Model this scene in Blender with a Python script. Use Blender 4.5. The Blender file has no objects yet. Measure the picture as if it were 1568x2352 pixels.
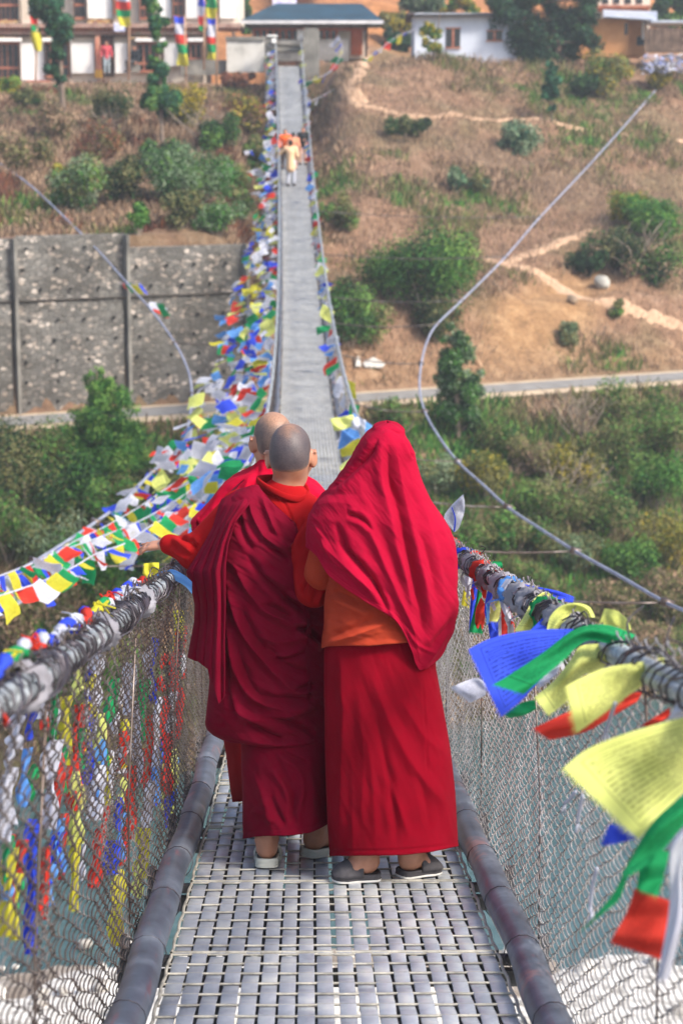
import bpy, math, random
import numpy as np
from mathutils import Vector, Matrix, Euler

# ------------------------------------------------------------------ camera, sky, sun, exposure
SC = bpy.context.scene
COL = SC.collection
FPX, CX, CY = 4573.0, 784.0, 1176.0      # lens measured on the photograph (pixels of a 1568 x 2352 view)
TH = math.radians(11.0)
CAM = Vector((0.0, 0.0, 14.6))
cd = bpy.data.cameras.new("camera")
cam = bpy.data.objects.new("camera", cd)
COL.objects.link(cam)
cam.location = CAM
cam.rotation_euler = (math.radians(90) - TH, 0, 0)
cd.sensor_fit = 'VERTICAL'; cd.sensor_height = 36.0; cd.sensor_width = 24.0
cd.lens = 36.0 * FPX / 2352.0
cd.clip_start = 0.1; cd.clip_end = 3000
cd.dof.use_dof = True; cd.dof.focus_distance = 7.5; cd.dof.aperture_fstop = 4.6
SC.camera = cam

SUN_AZ, SUN_EL = math.radians(125), math.radians(44)   # azimuth clockwise from +Y (north)
wd = bpy.data.worlds.new("World"); SC.world = wd; wd.use_nodes = True
nt = wd.node_tree
bg = nt.nodes["Background"]
sky = nt.nodes.new("ShaderNodeTexSky"); sky.sky_type = 'NISHITA'; sky.sun_disc = False
sky.sun_elevation = SUN_EL; sky.sun_rotation = SUN_AZ
sky.air_density = 1.0; sky.dust_density = 3.0; sky.ozone_density = 1.0
nt.links.new(sky.outputs[0], bg.inputs[0]); bg.inputs[1].default_value = 0.12
sd = bpy.data.lights.new("sun", 'SUN'); sd.energy = 2.3; sd.angle = math.radians(11); sd.color = (1.0, 0.93, 0.84)
so = bpy.data.objects.new("sun", sd); COL.objects.link(so)
_s = Vector((math.sin(SUN_AZ) * math.cos(SUN_EL), math.cos(SUN_AZ) * math.cos(SUN_EL), math.sin(SUN_EL)))
so.rotation_euler = _s.to_track_quat('Z', 'Y').to_euler(); so.location = (0, 0, 60)
SC.view_settings.view_transform = 'Standard'; SC.view_settings.look = 'None'
SC.view_settings.exposure = 1.32; SC.view_settings.gamma = 1.0
SC.cycles.max_bounces = 6; SC.cycles.transparent_max_bounces = 12
SC.cycles.diffuse_bounces = 3; SC.cycles.glossy_bounces = 2

R = random.Random(7)
NR = np.random.default_rng(7)

# ------------------------------------------------------------------ helpers
def ray(x, y):
    u, v = (x - CX) / FPX, (CY - y) / FPX
    return Vector((u, math.cos(TH) + v * math.sin(TH), -math.sin(TH) + v * math.cos(TH)))
def P(x, y, d): return CAM + ray(x, y) * d
def PY(x, y, Y):
    r = ray(x, y); return CAM + r * (Y / r.y)
def PZ(x, y, z):
    r = ray(x, y); return CAM + r * ((z - CAM.z) / r.z)
def proj(p):
    q = p - CAM
    d = q.y * math.cos(TH) - q.z * math.sin(TH)
    v = q.y * math.sin(TH) + q.z * math.cos(TH)
    return CX + q.x / d * FPX, CY - v / d * FPX, d
def lerp(a, b, t): return a + (b - a) * t
def interp(pts, t):
    """piecewise smooth interpolation of sorted (t, v) pairs"""
    return float(np.interp(t, [p[0] for p in pts], [p[1] for p in pts]))
def smooth_poly(pts, n):
    """Catmull-Rom through points (tuples or Vectors), n samples a span"""
    p = [Vector(q) for q in pts]
    out = []
    for i in range(len(p) - 1):
        a, b, c, d = p[max(i - 1, 0)], p[i], p[i + 1], p[min(i + 2, len(p) - 1)]
        for k in range(n):
            t = k / n
            out.append(0.5 * ((2 * b) + (c - a) * t + (2 * a - 5 * b + 4 * c - d) * t * t + (3 * b - a - 3 * c + d) * t ** 3))
    out.append(p[-1]); return out

def tag(o, label=None, cat=None, group=None, kind=None):
    if label: o["label"] = label
    if cat: o["category"] = cat
    if group: o["group"] = group
    if kind: o["kind"] = kind
    return o
def empty(name, loc=(0, 0, 0), rz=0):
    o = bpy.data.objects.new(name, None); COL.objects.link(o)
    o.location = loc; o.rotation_euler = (0, 0, rz); o.empty_display_size = 0.2
    return o
def mesh_data(name, verts, faces, mats=(), smooth=True, uv=None, mi=None, attr=None):
    me = bpy.data.meshes.new(name)
    V = np.asarray(verts, dtype=np.float32).reshape(-1, 3)
    if isinstance(faces, np.ndarray):
        nf, k = faces.shape
        me.vertices.add(len(V)); me.vertices.foreach_set("co", V.ravel())
        me.loops.add(nf * k); me.loops.foreach_set("vertex_index", faces.astype(np.int32).ravel())
        me.polygons.add(nf); me.polygons.foreach_set("loop_start", np.arange(0, nf * k, k, dtype=np.int32))
        me.update(calc_edges=True)
    else:
        me.from_pydata([tuple(v) for v in V], [], [tuple(f) for f in faces])
    if not isinstance(mats, (list, tuple)): mats = [mats]
    for m in mats: me.materials.append(m)
    if mi is not None: me.polygons.foreach_set("material_index", np.asarray(mi, dtype=np.int32))
    if smooth: me.polygons.foreach_set("use_smooth", np.ones(len(me.polygons), dtype=bool))
    if uv is not None:
        ul = me.uv_layers.new(name="UVMap")
        idx = np.zeros(len(me.loops), dtype=np.int32); me.loops.foreach_get("vertex_index", idx)
        ul.data.foreach_set("uv", np.asarray(uv, dtype=np.float32)[idx].ravel())
    if attr is not None:
        for k, a in attr.items():
            a = np.asarray(a, dtype=np.float32)
            if a.ndim == 1:
                at = me.attributes.new(k, 'FLOAT', 'POINT'); at.data.foreach_set("value", a)
            else:
                at = me.attributes.new(k, 'FLOAT_COLOR', 'POINT')
                at.data.foreach_set("color", np.c_[a, np.ones(len(a))].astype(np.float32).ravel())
    me.update(); return me
def obj(name, me, parent=None, loc=None):
    o = bpy.data.objects.new(name, me); COL.objects.link(o)
    if parent is not None: o.parent = parent
    if loc is not None: o.location = loc
    return o
class MB:
    """collects boxes, tubes and sheets into ONE mesh"""
    def __init__(s): s.v = []; s.f = []; s.m = []; s.uv = []
    def add(s, v, f, m=0, uv=None):
        b = len(s.v); s.v += [tuple(q) for q in v]; s.f += [tuple(b + i for i in q) for q in f]; s.m += [m] * len(f)
        s.uv += uv if uv is not None else [(0, 0)] * len(v)
    def box(s, c, size, m=0, rot=None, bev=0.0):
        hx, hy, hz = size[0] / 2, size[1] / 2, size[2] / 2
        q = [Vector((x, y, z)) for x in (-hx, hx) for y in (-hy, hy) for z in (-hz, hz)]
        if rot is not None: q = [rot @ w for w in q]
        c = Vector(c)
        s.add([w + c for w in q], [(0, 1, 3, 2), (4, 6, 7, 5), (0, 4, 5, 1), (2, 3, 7, 6), (0, 2, 6, 4), (1, 5, 7, 3)], m)
    def tube(s, pts, r, n=8, m=0, cap=True, closed=False):
        pts = [Vector(p) for p in pts]; N = len(pts)
        rs = r if isinstance(r, (list, tuple, np.ndarray)) else [r] * N
        b = []; up = None
        for i, p in enumerate(pts):
            t = (pts[min(i + 1, N - 1)] - pts[max(i - 1, 0)])
            t = t.normalized() if t.length > 1e-9 else Vector((0, 0, 1))
            if up is None:
                up = Vector((0, 0, 1)) if abs(t.z) < 0.9 else Vector((1, 0, 0))
            a = t.cross(up).normalized(); up = a.cross(t).normalized()
            for k in range(n):
                w = 2 * math.pi * k / n
                b.append(p + (a * math.cos(w) + up * math.sin(w)) * rs[i])
        f = [(i * n + k, i * n + (k + 1) % n, (i + 1) * n + (k + 1) % n, (i + 1) * n + k) for i in range(N - 1) for k in range(n)]
        if cap: f += [tuple(range(n - 1, -1, -1)), tuple((N - 1) * n + k for k in range(n))]
        s.add(b, f, m)
    def sheet(s, grid, m=0, uv=None):
        """grid: rows of Vectors"""
        nr, nc = len(grid), len(grid[0])
        s.add([q for r in grid for q in r], [(i * nc + j, i * nc + j + 1, (i + 1) * nc + j + 1, (i + 1) * nc + j) for i in range(nr - 1) for j in range(nc - 1)], m,
              [q for r in uv for q in r] if uv else None)
    def build(s, name, mats, parent=None, smooth=False, loc=None):
        off = Vector(loc) if loc is not None else Vector((0, 0, 0))
        v = [(a[0] - off[0], a[1] - off[1], a[2] - off[2]) for a in s.v]
        me = mesh_data(name, v, s.f, mats, smooth, s.uv, s.m)
        return obj(name, me, parent, loc)
def tubes_np(paths, r, n=4):
    """paths: array (W, N, 3) of W wires with N points -> verts, quads (numpy, fast)"""
    W, N, _ = paths.shape
    t = np.gradient(paths, axis=1); t /= np.linalg.norm(t, axis=2, keepdims=True) + 1e-9
    ref = np.array([1.0, 0.17, 0.05]); a = np.cross(t, ref); a /= np.linalg.norm(a, axis=2, keepdims=True) + 1e-9
    b = np.cross(t, a)
    w = 2 * np.pi * np.arange(n) / n
    v = paths[:, :, None, :] + r * (a[:, :, None, :] * np.cos(w)[None, None, :, None] + b[:, :, None, :] * np.sin(w)[None, None, :, None])
    idx = np.arange(W * N * n).reshape(W, N, n)
    q = np.stack([idx[:, :-1], np.roll(idx[:, :-1], -1, 2), np.roll(idx[:, 1:], -1, 2), idx[:, 1:]], -1).reshape(-1, 4)
    return v.reshape(-1, 3), q
def vnoise(p, seed=0):
    """smooth value noise on (N,k) points, about -1..1"""
    p = np.asarray(p, float); k = p.shape[1]
    i = np.floor(p).astype(np.int64); f = p - i; f = f * f * (3 - 2 * f)
    out = np.zeros(len(p))
    for c in range(2 ** k):
        w = np.ones(len(p)); h = np.full(len(p), seed * 7919 + 13, dtype=np.int64)
        for a in range(k):
            bit = (c >> a) & 1
            w *= f[:, a] if bit else 1 - f[:, a]
            h = h * 1103515245 + (i[:, a] + bit) * (374761393 + a * 668265263)
        h = (h ^ (h >> 13)) * 1274126177; h = (h ^ (h >> 16)) & 0xffff
        out += w * (h / 32767.5 - 1)
    return out
def fbm(p, oct=4, seed=0):
    p = np.asarray(p, float); s = np.zeros(len(p)); a = 0.5
    for o in range(oct): s += a * vnoise(p * 2 ** o, seed + o); a *= 0.5
    return s

# ------------------------------------------------------------------ materials
def lin(c):
    if isinstance(c, str):
        c = [int(c[i:i + 2], 16) / 255 for i in (0, 2, 4)]
        c = [x / 12.92 if x <= 0.04045 else ((x + 0.055) / 1.055) ** 2.4 for x in c]
    return (c[0], c[1], c[2], 1.0)
def new_mat(name):
    m = bpy.data.materials.new(name); m.use_nodes = True
    n = m.node_tree.nodes; b = n["Principled BSDF"]
    return m, m.node_tree, b
def N(t, typ, **kw):
    n = t.nodes.new(typ)
    for k, v in kw.items(): setattr(n, k, v)
    return n
def noise(t, scale, detail=4, vec=None, rough=0.55, dist=0.0):
    n = N(t, "ShaderNodeTexNoise"); n.inputs["Scale"].default_value = scale; n.inputs["Detail"].default_value = detail
    n.inputs["Roughness"].default_value = rough; n.inputs["Distortion"].default_value = dist
    if vec is not None: t.links.new(vec, n.inputs["Vector"])
    return n
def ramp(t, fac, stops, interp='LINEAR'):
    r = N(t, "ShaderNodeValToRGB"); r.color_ramp.interpolation = interp
    e = r.color_ramp.elements
    while len(e) < len(stops): e.new(0.5)
    for k, (p, c) in enumerate(stops):
        e[k].position = p; e[k].color = lin(c) if not isinstance(c, (int, float)) else (c, c, c, 1)
    t.links.new(fac, r.inputs[0]); return r
def mix(t, fac, a, b, mode='MIX'):
    n = N(t, "ShaderNodeMix", data_type='RGBA', blend_type=mode)
    for s, v in ((0, fac), (6, a), (7, b)):
        if hasattr(v, "is_output") or isinstance(v, bpy.types.NodeSocket): t.links.new(v, n.inputs[s])
        else: n.inputs[s].default_value = v if s == 0 else lin(v)
    return n.outputs[2]
def math_n(t, op, a, b=0.0, c=0.0):
    n = N(t, "ShaderNodeMath", operation=op)
    for k, v in enumerate((a, b, c)):
        if isinstance(v, bpy.types.NodeSocket): t.links.new(v, n.inputs[k])
        else: n.inputs[k].default_value = v
    return n.outputs[0]
def bump(t, b, h, strength=0.3, dist=0.01):
    n = N(t, "ShaderNodeBump"); n.inputs["Strength"].default_value = strength; n.inputs["Distance"].default_value = dist
    t.links.new(h, n.inputs["Height"]); t.links.new(n.outputs[0], b.inputs["Normal"]); return n
def coord(t, which="Object"): return N(t, "ShaderNodeTexCoord").outputs[which]
def simple(name, stops, scale=4, rough=0.8, bmp=0.2, bscale=None, metal=0.0, sheen=0.0, dist=0.01, detail=5):
    m, t, b = new_mat(name); c = coord(t)
    n = noise(t, scale, detail, c)
    r = ramp(t, n.outputs[0], [(0.3 + 0.4 * k / max(len(stops) - 1, 1), s) for k, s in enumerate(stops)])
    t.links.new(r.outputs[0], b.inputs["Base Color"])
    b.inputs["Roughness"].default_value = rough; b.inputs["Metallic"].default_value = metal
    if sheen: b.inputs["Sheen Weight"].default_value = sheen; b.inputs["Sheen Roughness"].default_value = 0.5
    if bmp:
        n2 = noise(t, bscale or scale * 8, 4, c); bump(t, b, n2.outputs[0], bmp, dist)
    return m

def bridge_frame(d):
    """deck centre, side, up and along vectors at camera depth d"""
    v = -1.358 + 0.03 * (d - 7.63) + 0.0026 * (d - 7.63) ** 2
    x = 0.07 - 0.0138 * d - 0.00014 * d * d
    dv = 0.03 + 0.0052 * (d - 7.63); dx = -0.0138 - 0.00028 * d
    cs, sn = math.cos(TH), math.sin(TH)
    c = CAM + Vector((x, d * cs + v * sn, -d * sn + v * cs))
    al = Vector((dx, cs + dv * sn, -sn + dv * cs)).normalized()
    side = Vector((1, 0, 0)); side = (side - al * side.dot(al)).normalized()
    return c, side, side.cross(al), al

_bt = [bridge_frame(d)[0] for d in np.arange(20, 99, 1.0)]
BRY, BRX, BRZ = (np.array([q[k] for q in _bt]) for k in (1, 0, 2))
# ------------------------------------------------------------------ terrain
def sstep(a, b, x):
    t = np.clip((x - a) / (b - a), 0, 1); return t * t * (3 - 2 * t)
def Yroad(X): return 62.9 + 0.5 * np.clip(X, -45, 45)
def H0(X, Y):
    X = np.asarray(X, float); Y = np.asarray(Y, float)
    s = Y - Yroad(X)
    low = np.interp(s, [-60, -20.5, -17.2, -2.6, -1.9], [-2.0, -2.0, 0.0, 5.7, 5.95])
    rp = np.interp(s, [-1.9, 1.9, 2.8, 5.2, 10, 30, 32, 44, 70, 110, 400], [5.95, 6.0, 6.4, 8.2, 9.9, 17.2, 17.5, 17.7, 27, 46, 50])
    lp = np.interp(s, [-1.9, 1.95, 2.0, 2.6, 8, 38, 40, 56, 80, 120, 400], [5.95, 6.0, 6.05, 11.2, 12.0, 16.3, 16.6, 16.8, 24, 46, 50])
    w = sstep(-3.4, -1.4, X)
    up = lp * (1 - w) + rp * w
    z = np.where(s < -1.9, low, up)
    near = np.interp(Y, [-60, -12, 24, 30, 33.9, 37.5], [16, 13.0, 0.55, 0.35, 0.0, -2.0])
    z = np.where(Y < 40, np.maximum(np.where(Y < 38, near, -2), np.where(s > -20.5, low, -2)), z)
    return z
def rough_mask(X, Y):
    s = Y - Yroad(X)
    flat = (np.abs(s) < 2.6) | ((X < -1) & (s > 38) & (s < 56)) | ((X > -1) & (s > 31.5) & (s < 45))
    wall = (X < -1.5) & (s > 1.5) & (s < 3.2)
    return np.where(flat | wall, 0.0, 1.0)
def H(X, Y):
    X = np.atleast_1d(np.asarray(X, float)); Y = np.atleast_1d(np.asarray(Y, float))
    p = np.c_[X.ravel(), Y.ravel()]
    n = fbm(p * 0.22, 3, 3) * 0.9 + fbm(p * 0.9, 3, 9) * 0.35
    h = H0(X, Y) + (n.reshape(X.shape) * rough_mask(X, Y)) * np.where(Y < 40, 0.25, 0.75)
    bz = np.interp(Y, BRY, BRZ) - 1.6; bx = np.interp(Y, BRY, BRX)      # the slope stays clear under the bridge
    w = np.exp(-(np.abs(X - bx) / 2.0) ** 4) * np.clip((98.2 - Y) / 1.5, 0, 1) * np.clip((Y - 40) / 5, 0, 1)
    return h - w * np.maximum(0, h - bz)
_gY = np.arange(24, 300, 0.15)
def G(x, y):
    """where the line of sight through (x, y) meets the ground"""
    r = ray(x, y); k = _gY / r.y
    X = CAM.x + r.x * k; Z = CAM.z + r.z * k
    h = H(X, _gY); hit = np.nonzero(Z <= h)[0]
    i = hit[0] if len(hit) else len(_gY) - 1
    return Vector((float(X[i]), float(_gY[i]), float(h[i])))
def ground(X, Y, dz=0.0): return Vector((X, Y, float(H(X, Y)[0]) + dz))

m_ground, t, b = new_mat("hillside_soil")
c = coord(t)
at = N(t, "ShaderNodeAttribute", attribute_name="soil")
n1 = noise(t, 1.6, 8, c, 0.65); n2 = noise(t, 9, 6, c, 0.7)
k1 = ramp(t, n1.outputs[0], [(0.3, "8a7868"), (0.5, "c0ae9c"), (0.72, "ffffff")])
k2 = ramp(t, n2.outputs[0], [(0.3, "7d7266"), (0.62, "ffffff")])
cc = mix(t, 0.75, at.outputs[0], k1.outputs[0], 'MULTIPLY'); cc = mix(t, 0.6, cc, k2.outputs[0], 'MULTIPLY')
t.links.new(cc, b.inputs["Base Color"]); b.inputs["Roughness"].default_value = 1.0
bump(t, b, n2.outputs[0], 0.8, 0.15)

def soil_colour(X, Y):
    s = Y - Yroad(X); p = np.c_[X, Y]
    n = fbm(p * 0.13, 3, 21); n2_ = fbm(p * 0.45, 3, 33)
    L = lambda h: np.array(lin(h)[:3])
    base = np.tile(L("b3937a"), (len(X), 1))
    def blend(mask, colr):
        base[:] = base * (1 - mask[:, None]) + L(colr)[None] * mask[:, None]
    blend(sstep(0.0, 0.35, n), "97826c")
    blend(sstep(0.05, 0.35, n2_) * 0.6, "85805c")
    blend(sstep(-2.2, -3.5, s), "6e6a48")
    blend(sstep(-3, -5, s) * sstep(0.0, 0.3, n2_), "a0866a")
    blend(sstep(-0.5, -2.0, X) * (s > 2) * (s < 38) * 0.6, "8a725e")
    e = np.exp(-((X - 6.8 - (s - 4) * 0.55) / 1.9) ** 2 - ((s - 5.2) / 2.6) ** 2)      # bare eroded bank over the road
    blend(np.clip(e * 1.6, 0, 1), "c9a478")
    e = np.exp(-((s - 2.6) / 0.9) ** 2) * (X > -1.5)
    blend(np.clip(e, 0, 1) * 0.7, "c0a07c")
    blend(sstep(45, 50, s), "d79a63")  # sunlight on the hill behind the houses, painted in as orange
    blend((Y < 40) * 1.0, "cfcac2")
    return base
gx = np.unique(np.r_[np.linspace(-140, -34, 22), np.linspace(-34, 34, 205), np.linspace(34, 140, 22)])
gy = np.unique(np.r_[np.linspace(-40, 24, 24), np.linspace(24, 42, 40), np.linspace(42, 120, 300), np.linspace(120, 330, 50)])
XX, YY = np.meshgrid(gx, gy); ZZ = H(XX, YY)
nx, ny = len(gx), len(gy); I = np.arange(nx * ny).reshape(ny, nx)
Q = np.stack([I[:-1, :-1], I[:-1, 1:], I[1:, 1:], I[1:, :-1]], -1).reshape(-1, 4)
me = mesh_data("terrain", np.c_[XX.ravel(), YY.ravel(), ZZ.ravel()], Q, m_ground, True, attr={"soil": soil_colour(XX.ravel(), YY.ravel())})
tag(obj("terrain", me), kind="structure")

# river and gravel bar
m_water, t, b = new_mat("river_water")
n1 = noise(t, 0.9, 5, coord(t), 0.6); r1 = ramp(t, n1.outputs[0], [(0.3, "2f4a4b"), (0.7, "4b6263")])
t.links.new(r1.outputs[0], b.inputs["Base Color"]); b.inputs["Roughness"].default_value = 0.22
bump(t, b, noise(t, 3.5, 4, coord(t), 0.6).outputs[0], 0.35, 0.08)
rx = np.linspace(-140, 140, 60); ry = np.linspace(31, 50, 14); XX, YY = np.meshgrid(rx, ry)
I = np.arange(60 * 14).reshape(14, 60); Qw = np.stack([I[:-1, :-1], I[:-1, 1:], I[1:, 1:], I[1:, :-1]], -1).reshape(-1, 4)
YY2 = YY + 0.5 * np.clip(XX, -45, 45) * (YY > 40) * (YY - 40) / 10
tag(obj("river_water", mesh_data("river_water", np.c_[XX.ravel(), YY2.ravel(), 0 * XX.ravel()], Qw, m_water, True)), kind="structure")
m_gravel = simple("pale_gravel", ["8f8b84", "d8d4cc", "efece6"], 3.5, 0.95, 0.9, 14, dist=0.08)
XX, YY = np.meshgrid(np.linspace(-60, 60, 140), np.linspace(10, 34.6, 60))
ZZ = H(XX, YY) + 0.12 + 0.14 * vnoise(np.c_[XX.ravel(), YY.ravel()] * 2.2, 5).reshape(XX.shape) - 0.6 * sstep(32.2, 34.6, YY + 0.9 * np.sin(XX * 0.8) + 0.6 * np.sin(XX * 2.1 + 1))
I = np.arange(140 * 60).reshape(60, 140); Qg = np.stack([I[:-1, :-1], I[:-1, 1:], I[1:, 1:], I[1:, :-1]], -1).reshape(-1, 4)
tag(obj("gravel_bar_ground", mesh_data("gravel_bar", np.c_[XX.ravel(), YY.ravel(), ZZ.ravel()], Qg, m_gravel, True)), kind="structure")

# road and paths
m_road = simple("road_asphalt", ["6f6c68", "8c8a86"], 2.0, 0.95, 0.4, 30)
m_verge = simple("road_verge_dust", ["a8937a", "c8b496"], 2.0, 1.0, 0.5, 20)
def strip(name, pts, w, m, dz, step=0.5, follow=True):
    c = smooth_poly([(p[0], p[1], 0) for p in pts], 12); rows = []
    for i, p in enumerate(c):
        tn = (c[min(i + 1, len(c) - 1)] - c[max(i - 1, 0)]).normalized(); nrm = Vector((-tn.y, tn.x, 0))
        row = []
        for k in range(5):
            q = p + nrm * (w * (k / 4 - 0.5) * (1 + 0.25 * math.sin(i * 1.7 + k)))
            row.append(ground(q.x, q.y, dz if 0 < k < 4 else dz * 0.3 - 0.03))
        rows.append(row)
    g = MB(); g.sheet(rows); return tag(g.build(name, m, None, True), kind="structure")
g = MB(); g.sheet([[Vector((x, 62.9 + 0.5 * max(-45, min(45, x)) + o, z)) for o, z in ((-1.75, 5.99), (-1.0, 6.03), (1.0, 6.03), (1.6, 6.02))] for x in np.linspace(-60, 60, 60)])
tag(g.build("road_verge_ground", m_verge, None, True), kind="structure")
g = MB(); g.sheet([[Vector((x, 62.9 + 0.5 * max(-45, min(45, x)) + o, z)) for o, z in ((-1.0, 6.05), (0, 6.07), (0.95, 6.05))] for x in np.linspace(-60, 60, 60)])
tag(g.build("road", m_road, None, True), kind="structure")
m_path = simple("path_dust", ["9a7c62", "bf9f82"], 3, 1.0, 0.5, 20)
for pts, w in (([(1090, 592), (1170, 612), (1260, 650), (1380, 690), (1480, 725), (1600, 765)], 0.5),
               ([(1160, 606), (1240, 580), (1320, 545), (1395, 505)], 0.5),
               ([(785, 195), (810, 232), (870, 250), (960, 268), (1080, 272), (1200, 275), (1330, 300), (1450, 315), (1600, 328)], 0.38),
               ([(838, 118), (830, 160), (795, 198), (840, 240)], 0.6)):
    gp = [G(x, y) for x, y in pts]
    strip("dirt_path", [(p.x, p.y) for p in gp], w, m_path, 0.045)
# ------------------------------------------------------------------ suspension bridge
def B(d, off, h):
    c, s, u, a = bridge_frame(d); return c + s * off + u * h
D_END = 96.5
def frames_np(ds):
    F_ = [bridge_frame(d) for d in ds]
    return [np.array([np.array(f[k]) for f in F_]) for k in range(4)]
m_strap, t, b = new_mat("galvanised_strap")
c = coord(t); n1 = noise(t, 6, 6, c, 0.65); n2 = noise(t, 60, 4, c)
n3 = noise(t, 1.3, 3, c)
r1 = ramp(t, n1.outputs[0], [(0.32, "969ca6"), (0.5, "b6bbc2"), (0.68, "d2d4d0")])
r3 = ramp(t, n3.outputs[0], [(0.4, "c6cad2"), (0.6, "ffffff")])
t.links.new(mix(t, 0.7, r1.outputs[0], r3.outputs[0], 'MULTIPLY'), b.inputs["Base Color"])
b.inputs["Metallic"].default_value = 0.35; b.inputs["Roughness"].default_value = 0.45
bump(t, b, n2.outputs[0], 0.15, 0.004)
m_rebar = simple("grey_rebar", ["7d7a72", "a8a498", "c6c1b2"], 14, 0.55, 0.3, 90, metal=0.25)
m_pipe, t, b = new_mat("weathered_pipe")
c = coord(t); n1 = noise(t, 5, 6, c, 0.6)
mp = N(t, "ShaderNodeMapping"); mp.inputs["Scale"].default_value = (30, 1.6, 30); t.links.new(c, mp.inputs[0])
n2 = noise(t, 1.0, 5, mp.outputs[0], 0.6); n4 = noise(t, 3.0, 4, c, 0.7)
r1 = ramp(t, n1.outputs[0], [(0.3, "363c48"), (0.55, "565f6d"), (0.75, "7c8591")])
r2 = ramp(t, n2.outputs[0], [(0.6, 0.0), (0.72, 1.0)]); r4 = ramp(t, n4.outputs[0], [(0.60, 0.0), (0.68, 1.0)])
cc = mix(t, r2.outputs[0], r1.outputs[0], "6b4a55"); cc = mix(t, math_n(t, 'MULTIPLY', r4.outputs[0], 0.5), cc, "a9746a")
t.links.new(cc, b.inputs["Base Color"]); b.inputs["Roughness"].default_value = 0.42; b.inputs["Metallic"].default_value = 0.15
bump(t, b, n2.outputs[0], 0.2, 0.004)
m_wire = simple("rusty_mesh_wire", ["3f312b", "5d514b", "8c847f"], 5, 0.4, 0.0, metal=0.55)
m_wire_r = simple("lit_mesh_wire", ["6e6763", "a09a95", "c6c2be"], 5, 0.35, 0.0, metal=0.5)  # right mesh: paler copy, the light it catches is put into the colour
m_cable = simple("handrail_cable", ["6a7075", "9fa7ab", "c3c8c8"], 20, 0.5, 0.5, 140, metal=0.4)
m_coil = simple("dark_coil_wire", ["252123", "464147", "6f6b72"], 8, 0.35, 0.0, metal=0.6)
m_dark = simple("dark_steel", ["23262a", "3d4043"], 6, 0.6, 0.2)
m_conc = simple("stained_concrete", ["55534f", "77746d", "97938a"], 1.2, 0.95, 0.5, 14)

bridge = empty("suspension_bridge", B(7.6, 0, 0))
tag(bridge, "long narrow suspension footbridge with a woven steel deck and mesh sides", "bridge")
BL = bridge.location.copy()
ROW = 0.118
def deck_mat(d0, rows, x0, x1, ns):
    """woven mat: longitudinal straps passing over and under cross bars"""
    per = 4; n = rows * per + 1
    ds = [d0 + ROW * k / per for k in range(n)]
    C_, S_, U_, A_ = frames_np(ds)
    vs, fs, ms = [], [], []; base = 0
    pitch = (x1 - x0) / ns
    for j in range(ns):
        xc = x0 + pitch * (j + 0.5) + R.uniform(-.0015, .0015); w = pitch * R.uniform(0.82, 0.91)
        ph = j % 2
        k = np.arange(n)
        h = 0.0045 * np.cos(np.pi * (k / per + ph)) + 0.0035
        prof = [(-w / 2, 0), (-w / 2 + 0.002, 0.0018), (w / 2 - 0.002, 0.0018), (w / 2, 0)]
        rows_v = [C_ + S_ * (xc + px) + U_ * (h + ph_)[:, None] for px, ph_ in prof]
        V = np.stack(rows_v, 1).reshape(-1, 3)
        idx = np.arange(n * 4).reshape(n, 4) + base
        q = np.stack([idx[:-1], np.roll(idx[:-1], -1, 1), np.roll(idx[1:], -1, 1), idx[1:]], -1).reshape(-1, 4)
        vs.append(V); fs.append(q); ms.append(np.zeros(len(q), int)); base += len(V)
    # ribbed bars
    nb = 40
    xs = np.linspace(x0 - 0.004, x1 + 0.004, nb)
    paths = []
    for r in range(rows):
        c, s, u, a = bridge_frame(d0 + ROW * (r + 0.0))
        c, s, u, a = map(np.array, (c, s, u, a))
        wob = 0.003 * np.sin(xs * R.uniform(5, 19) + R.uniform(0, 6))
        paths.append(c + s * xs[:, None] + u * (0.0065) + a * wob[:, None])
    V, q = tubes_np(np.array(paths), 0.0040, 6); vs.append(V); fs.append(q + base); ms.append(np.ones(len(q), int)); base += len(V)
    # mat border: first bar doubled and side selvage wire
    pe = []
    for xe in ((x0 - 0.006,) if x0 < -0.1 else (x1 + 0.006,)):
        kk = np.arange(n)
        pe.append(C_ + S_ * (xe + 0.002 * np.sin(kk * np.pi / 4))[:, None] + U_ * (0.010 + 0.003 * np.cos(kk * np.pi / 4))[:, None])
    V, q = tubes_np(np.array(pe), 0.0055, 5); vs.append(V); fs.append(q + base); ms.append(np.ones(len(q), int)); base += len(V)
    c, s, u, a = map(np.array, bridge_frame(d0 + 0.022))
    V, q = tubes_np(np.array([c + s * np.linspace(x0, x1, 20)[:, None] + u * 0.0075]), 0.0065, 6); vs.append(V); fs.append(q + base); ms.append(np.ones(len(q), int)); base += len(V)
    # dark bearer strips under every other gap
    for j in range(ns - 1):
        if R.random() < .16: continue
        xg = x0 + pitch * (j + 1); w = pitch * 0.62
        V = np.stack([C_ + S_ * (xg + px) + U_ * ph_ for px, ph_ in ((-w / 2, -.03), (-w / 2, -.022), (w / 2, -.022), (w / 2, -.03))], 1).reshape(-1, 3)
        idx = np.arange(n * 4).reshape(n, 4) + base
        q = np.stack([idx[:-1], np.roll(idx[:-1], -1, 1), np.roll(idx[1:], -1, 1), idx[1:]], -1).reshape(-1, 4)
        vs.append(V); fs.append(q); ms.append(np.full(len(q), 2)); base += len(V)
    me = mesh_data("deck_mat", np.concatenate(vs) - np.array(BL), np.concatenate(fs), [m_strap, m_rebar, m_dark], True, mi=np.concatenate(ms))
    return obj("deck_mat", me, bridge)
NEAR_END = 2.0 + 26 * 9 * ROW
for k in range(26):
    d0 = 2.0 + k * 9 * ROW
    deck_mat(d0, 9, -0.505, -0.004, 9); deck_mat(d0, 9, 0.004, 0.505, 9)
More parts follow.
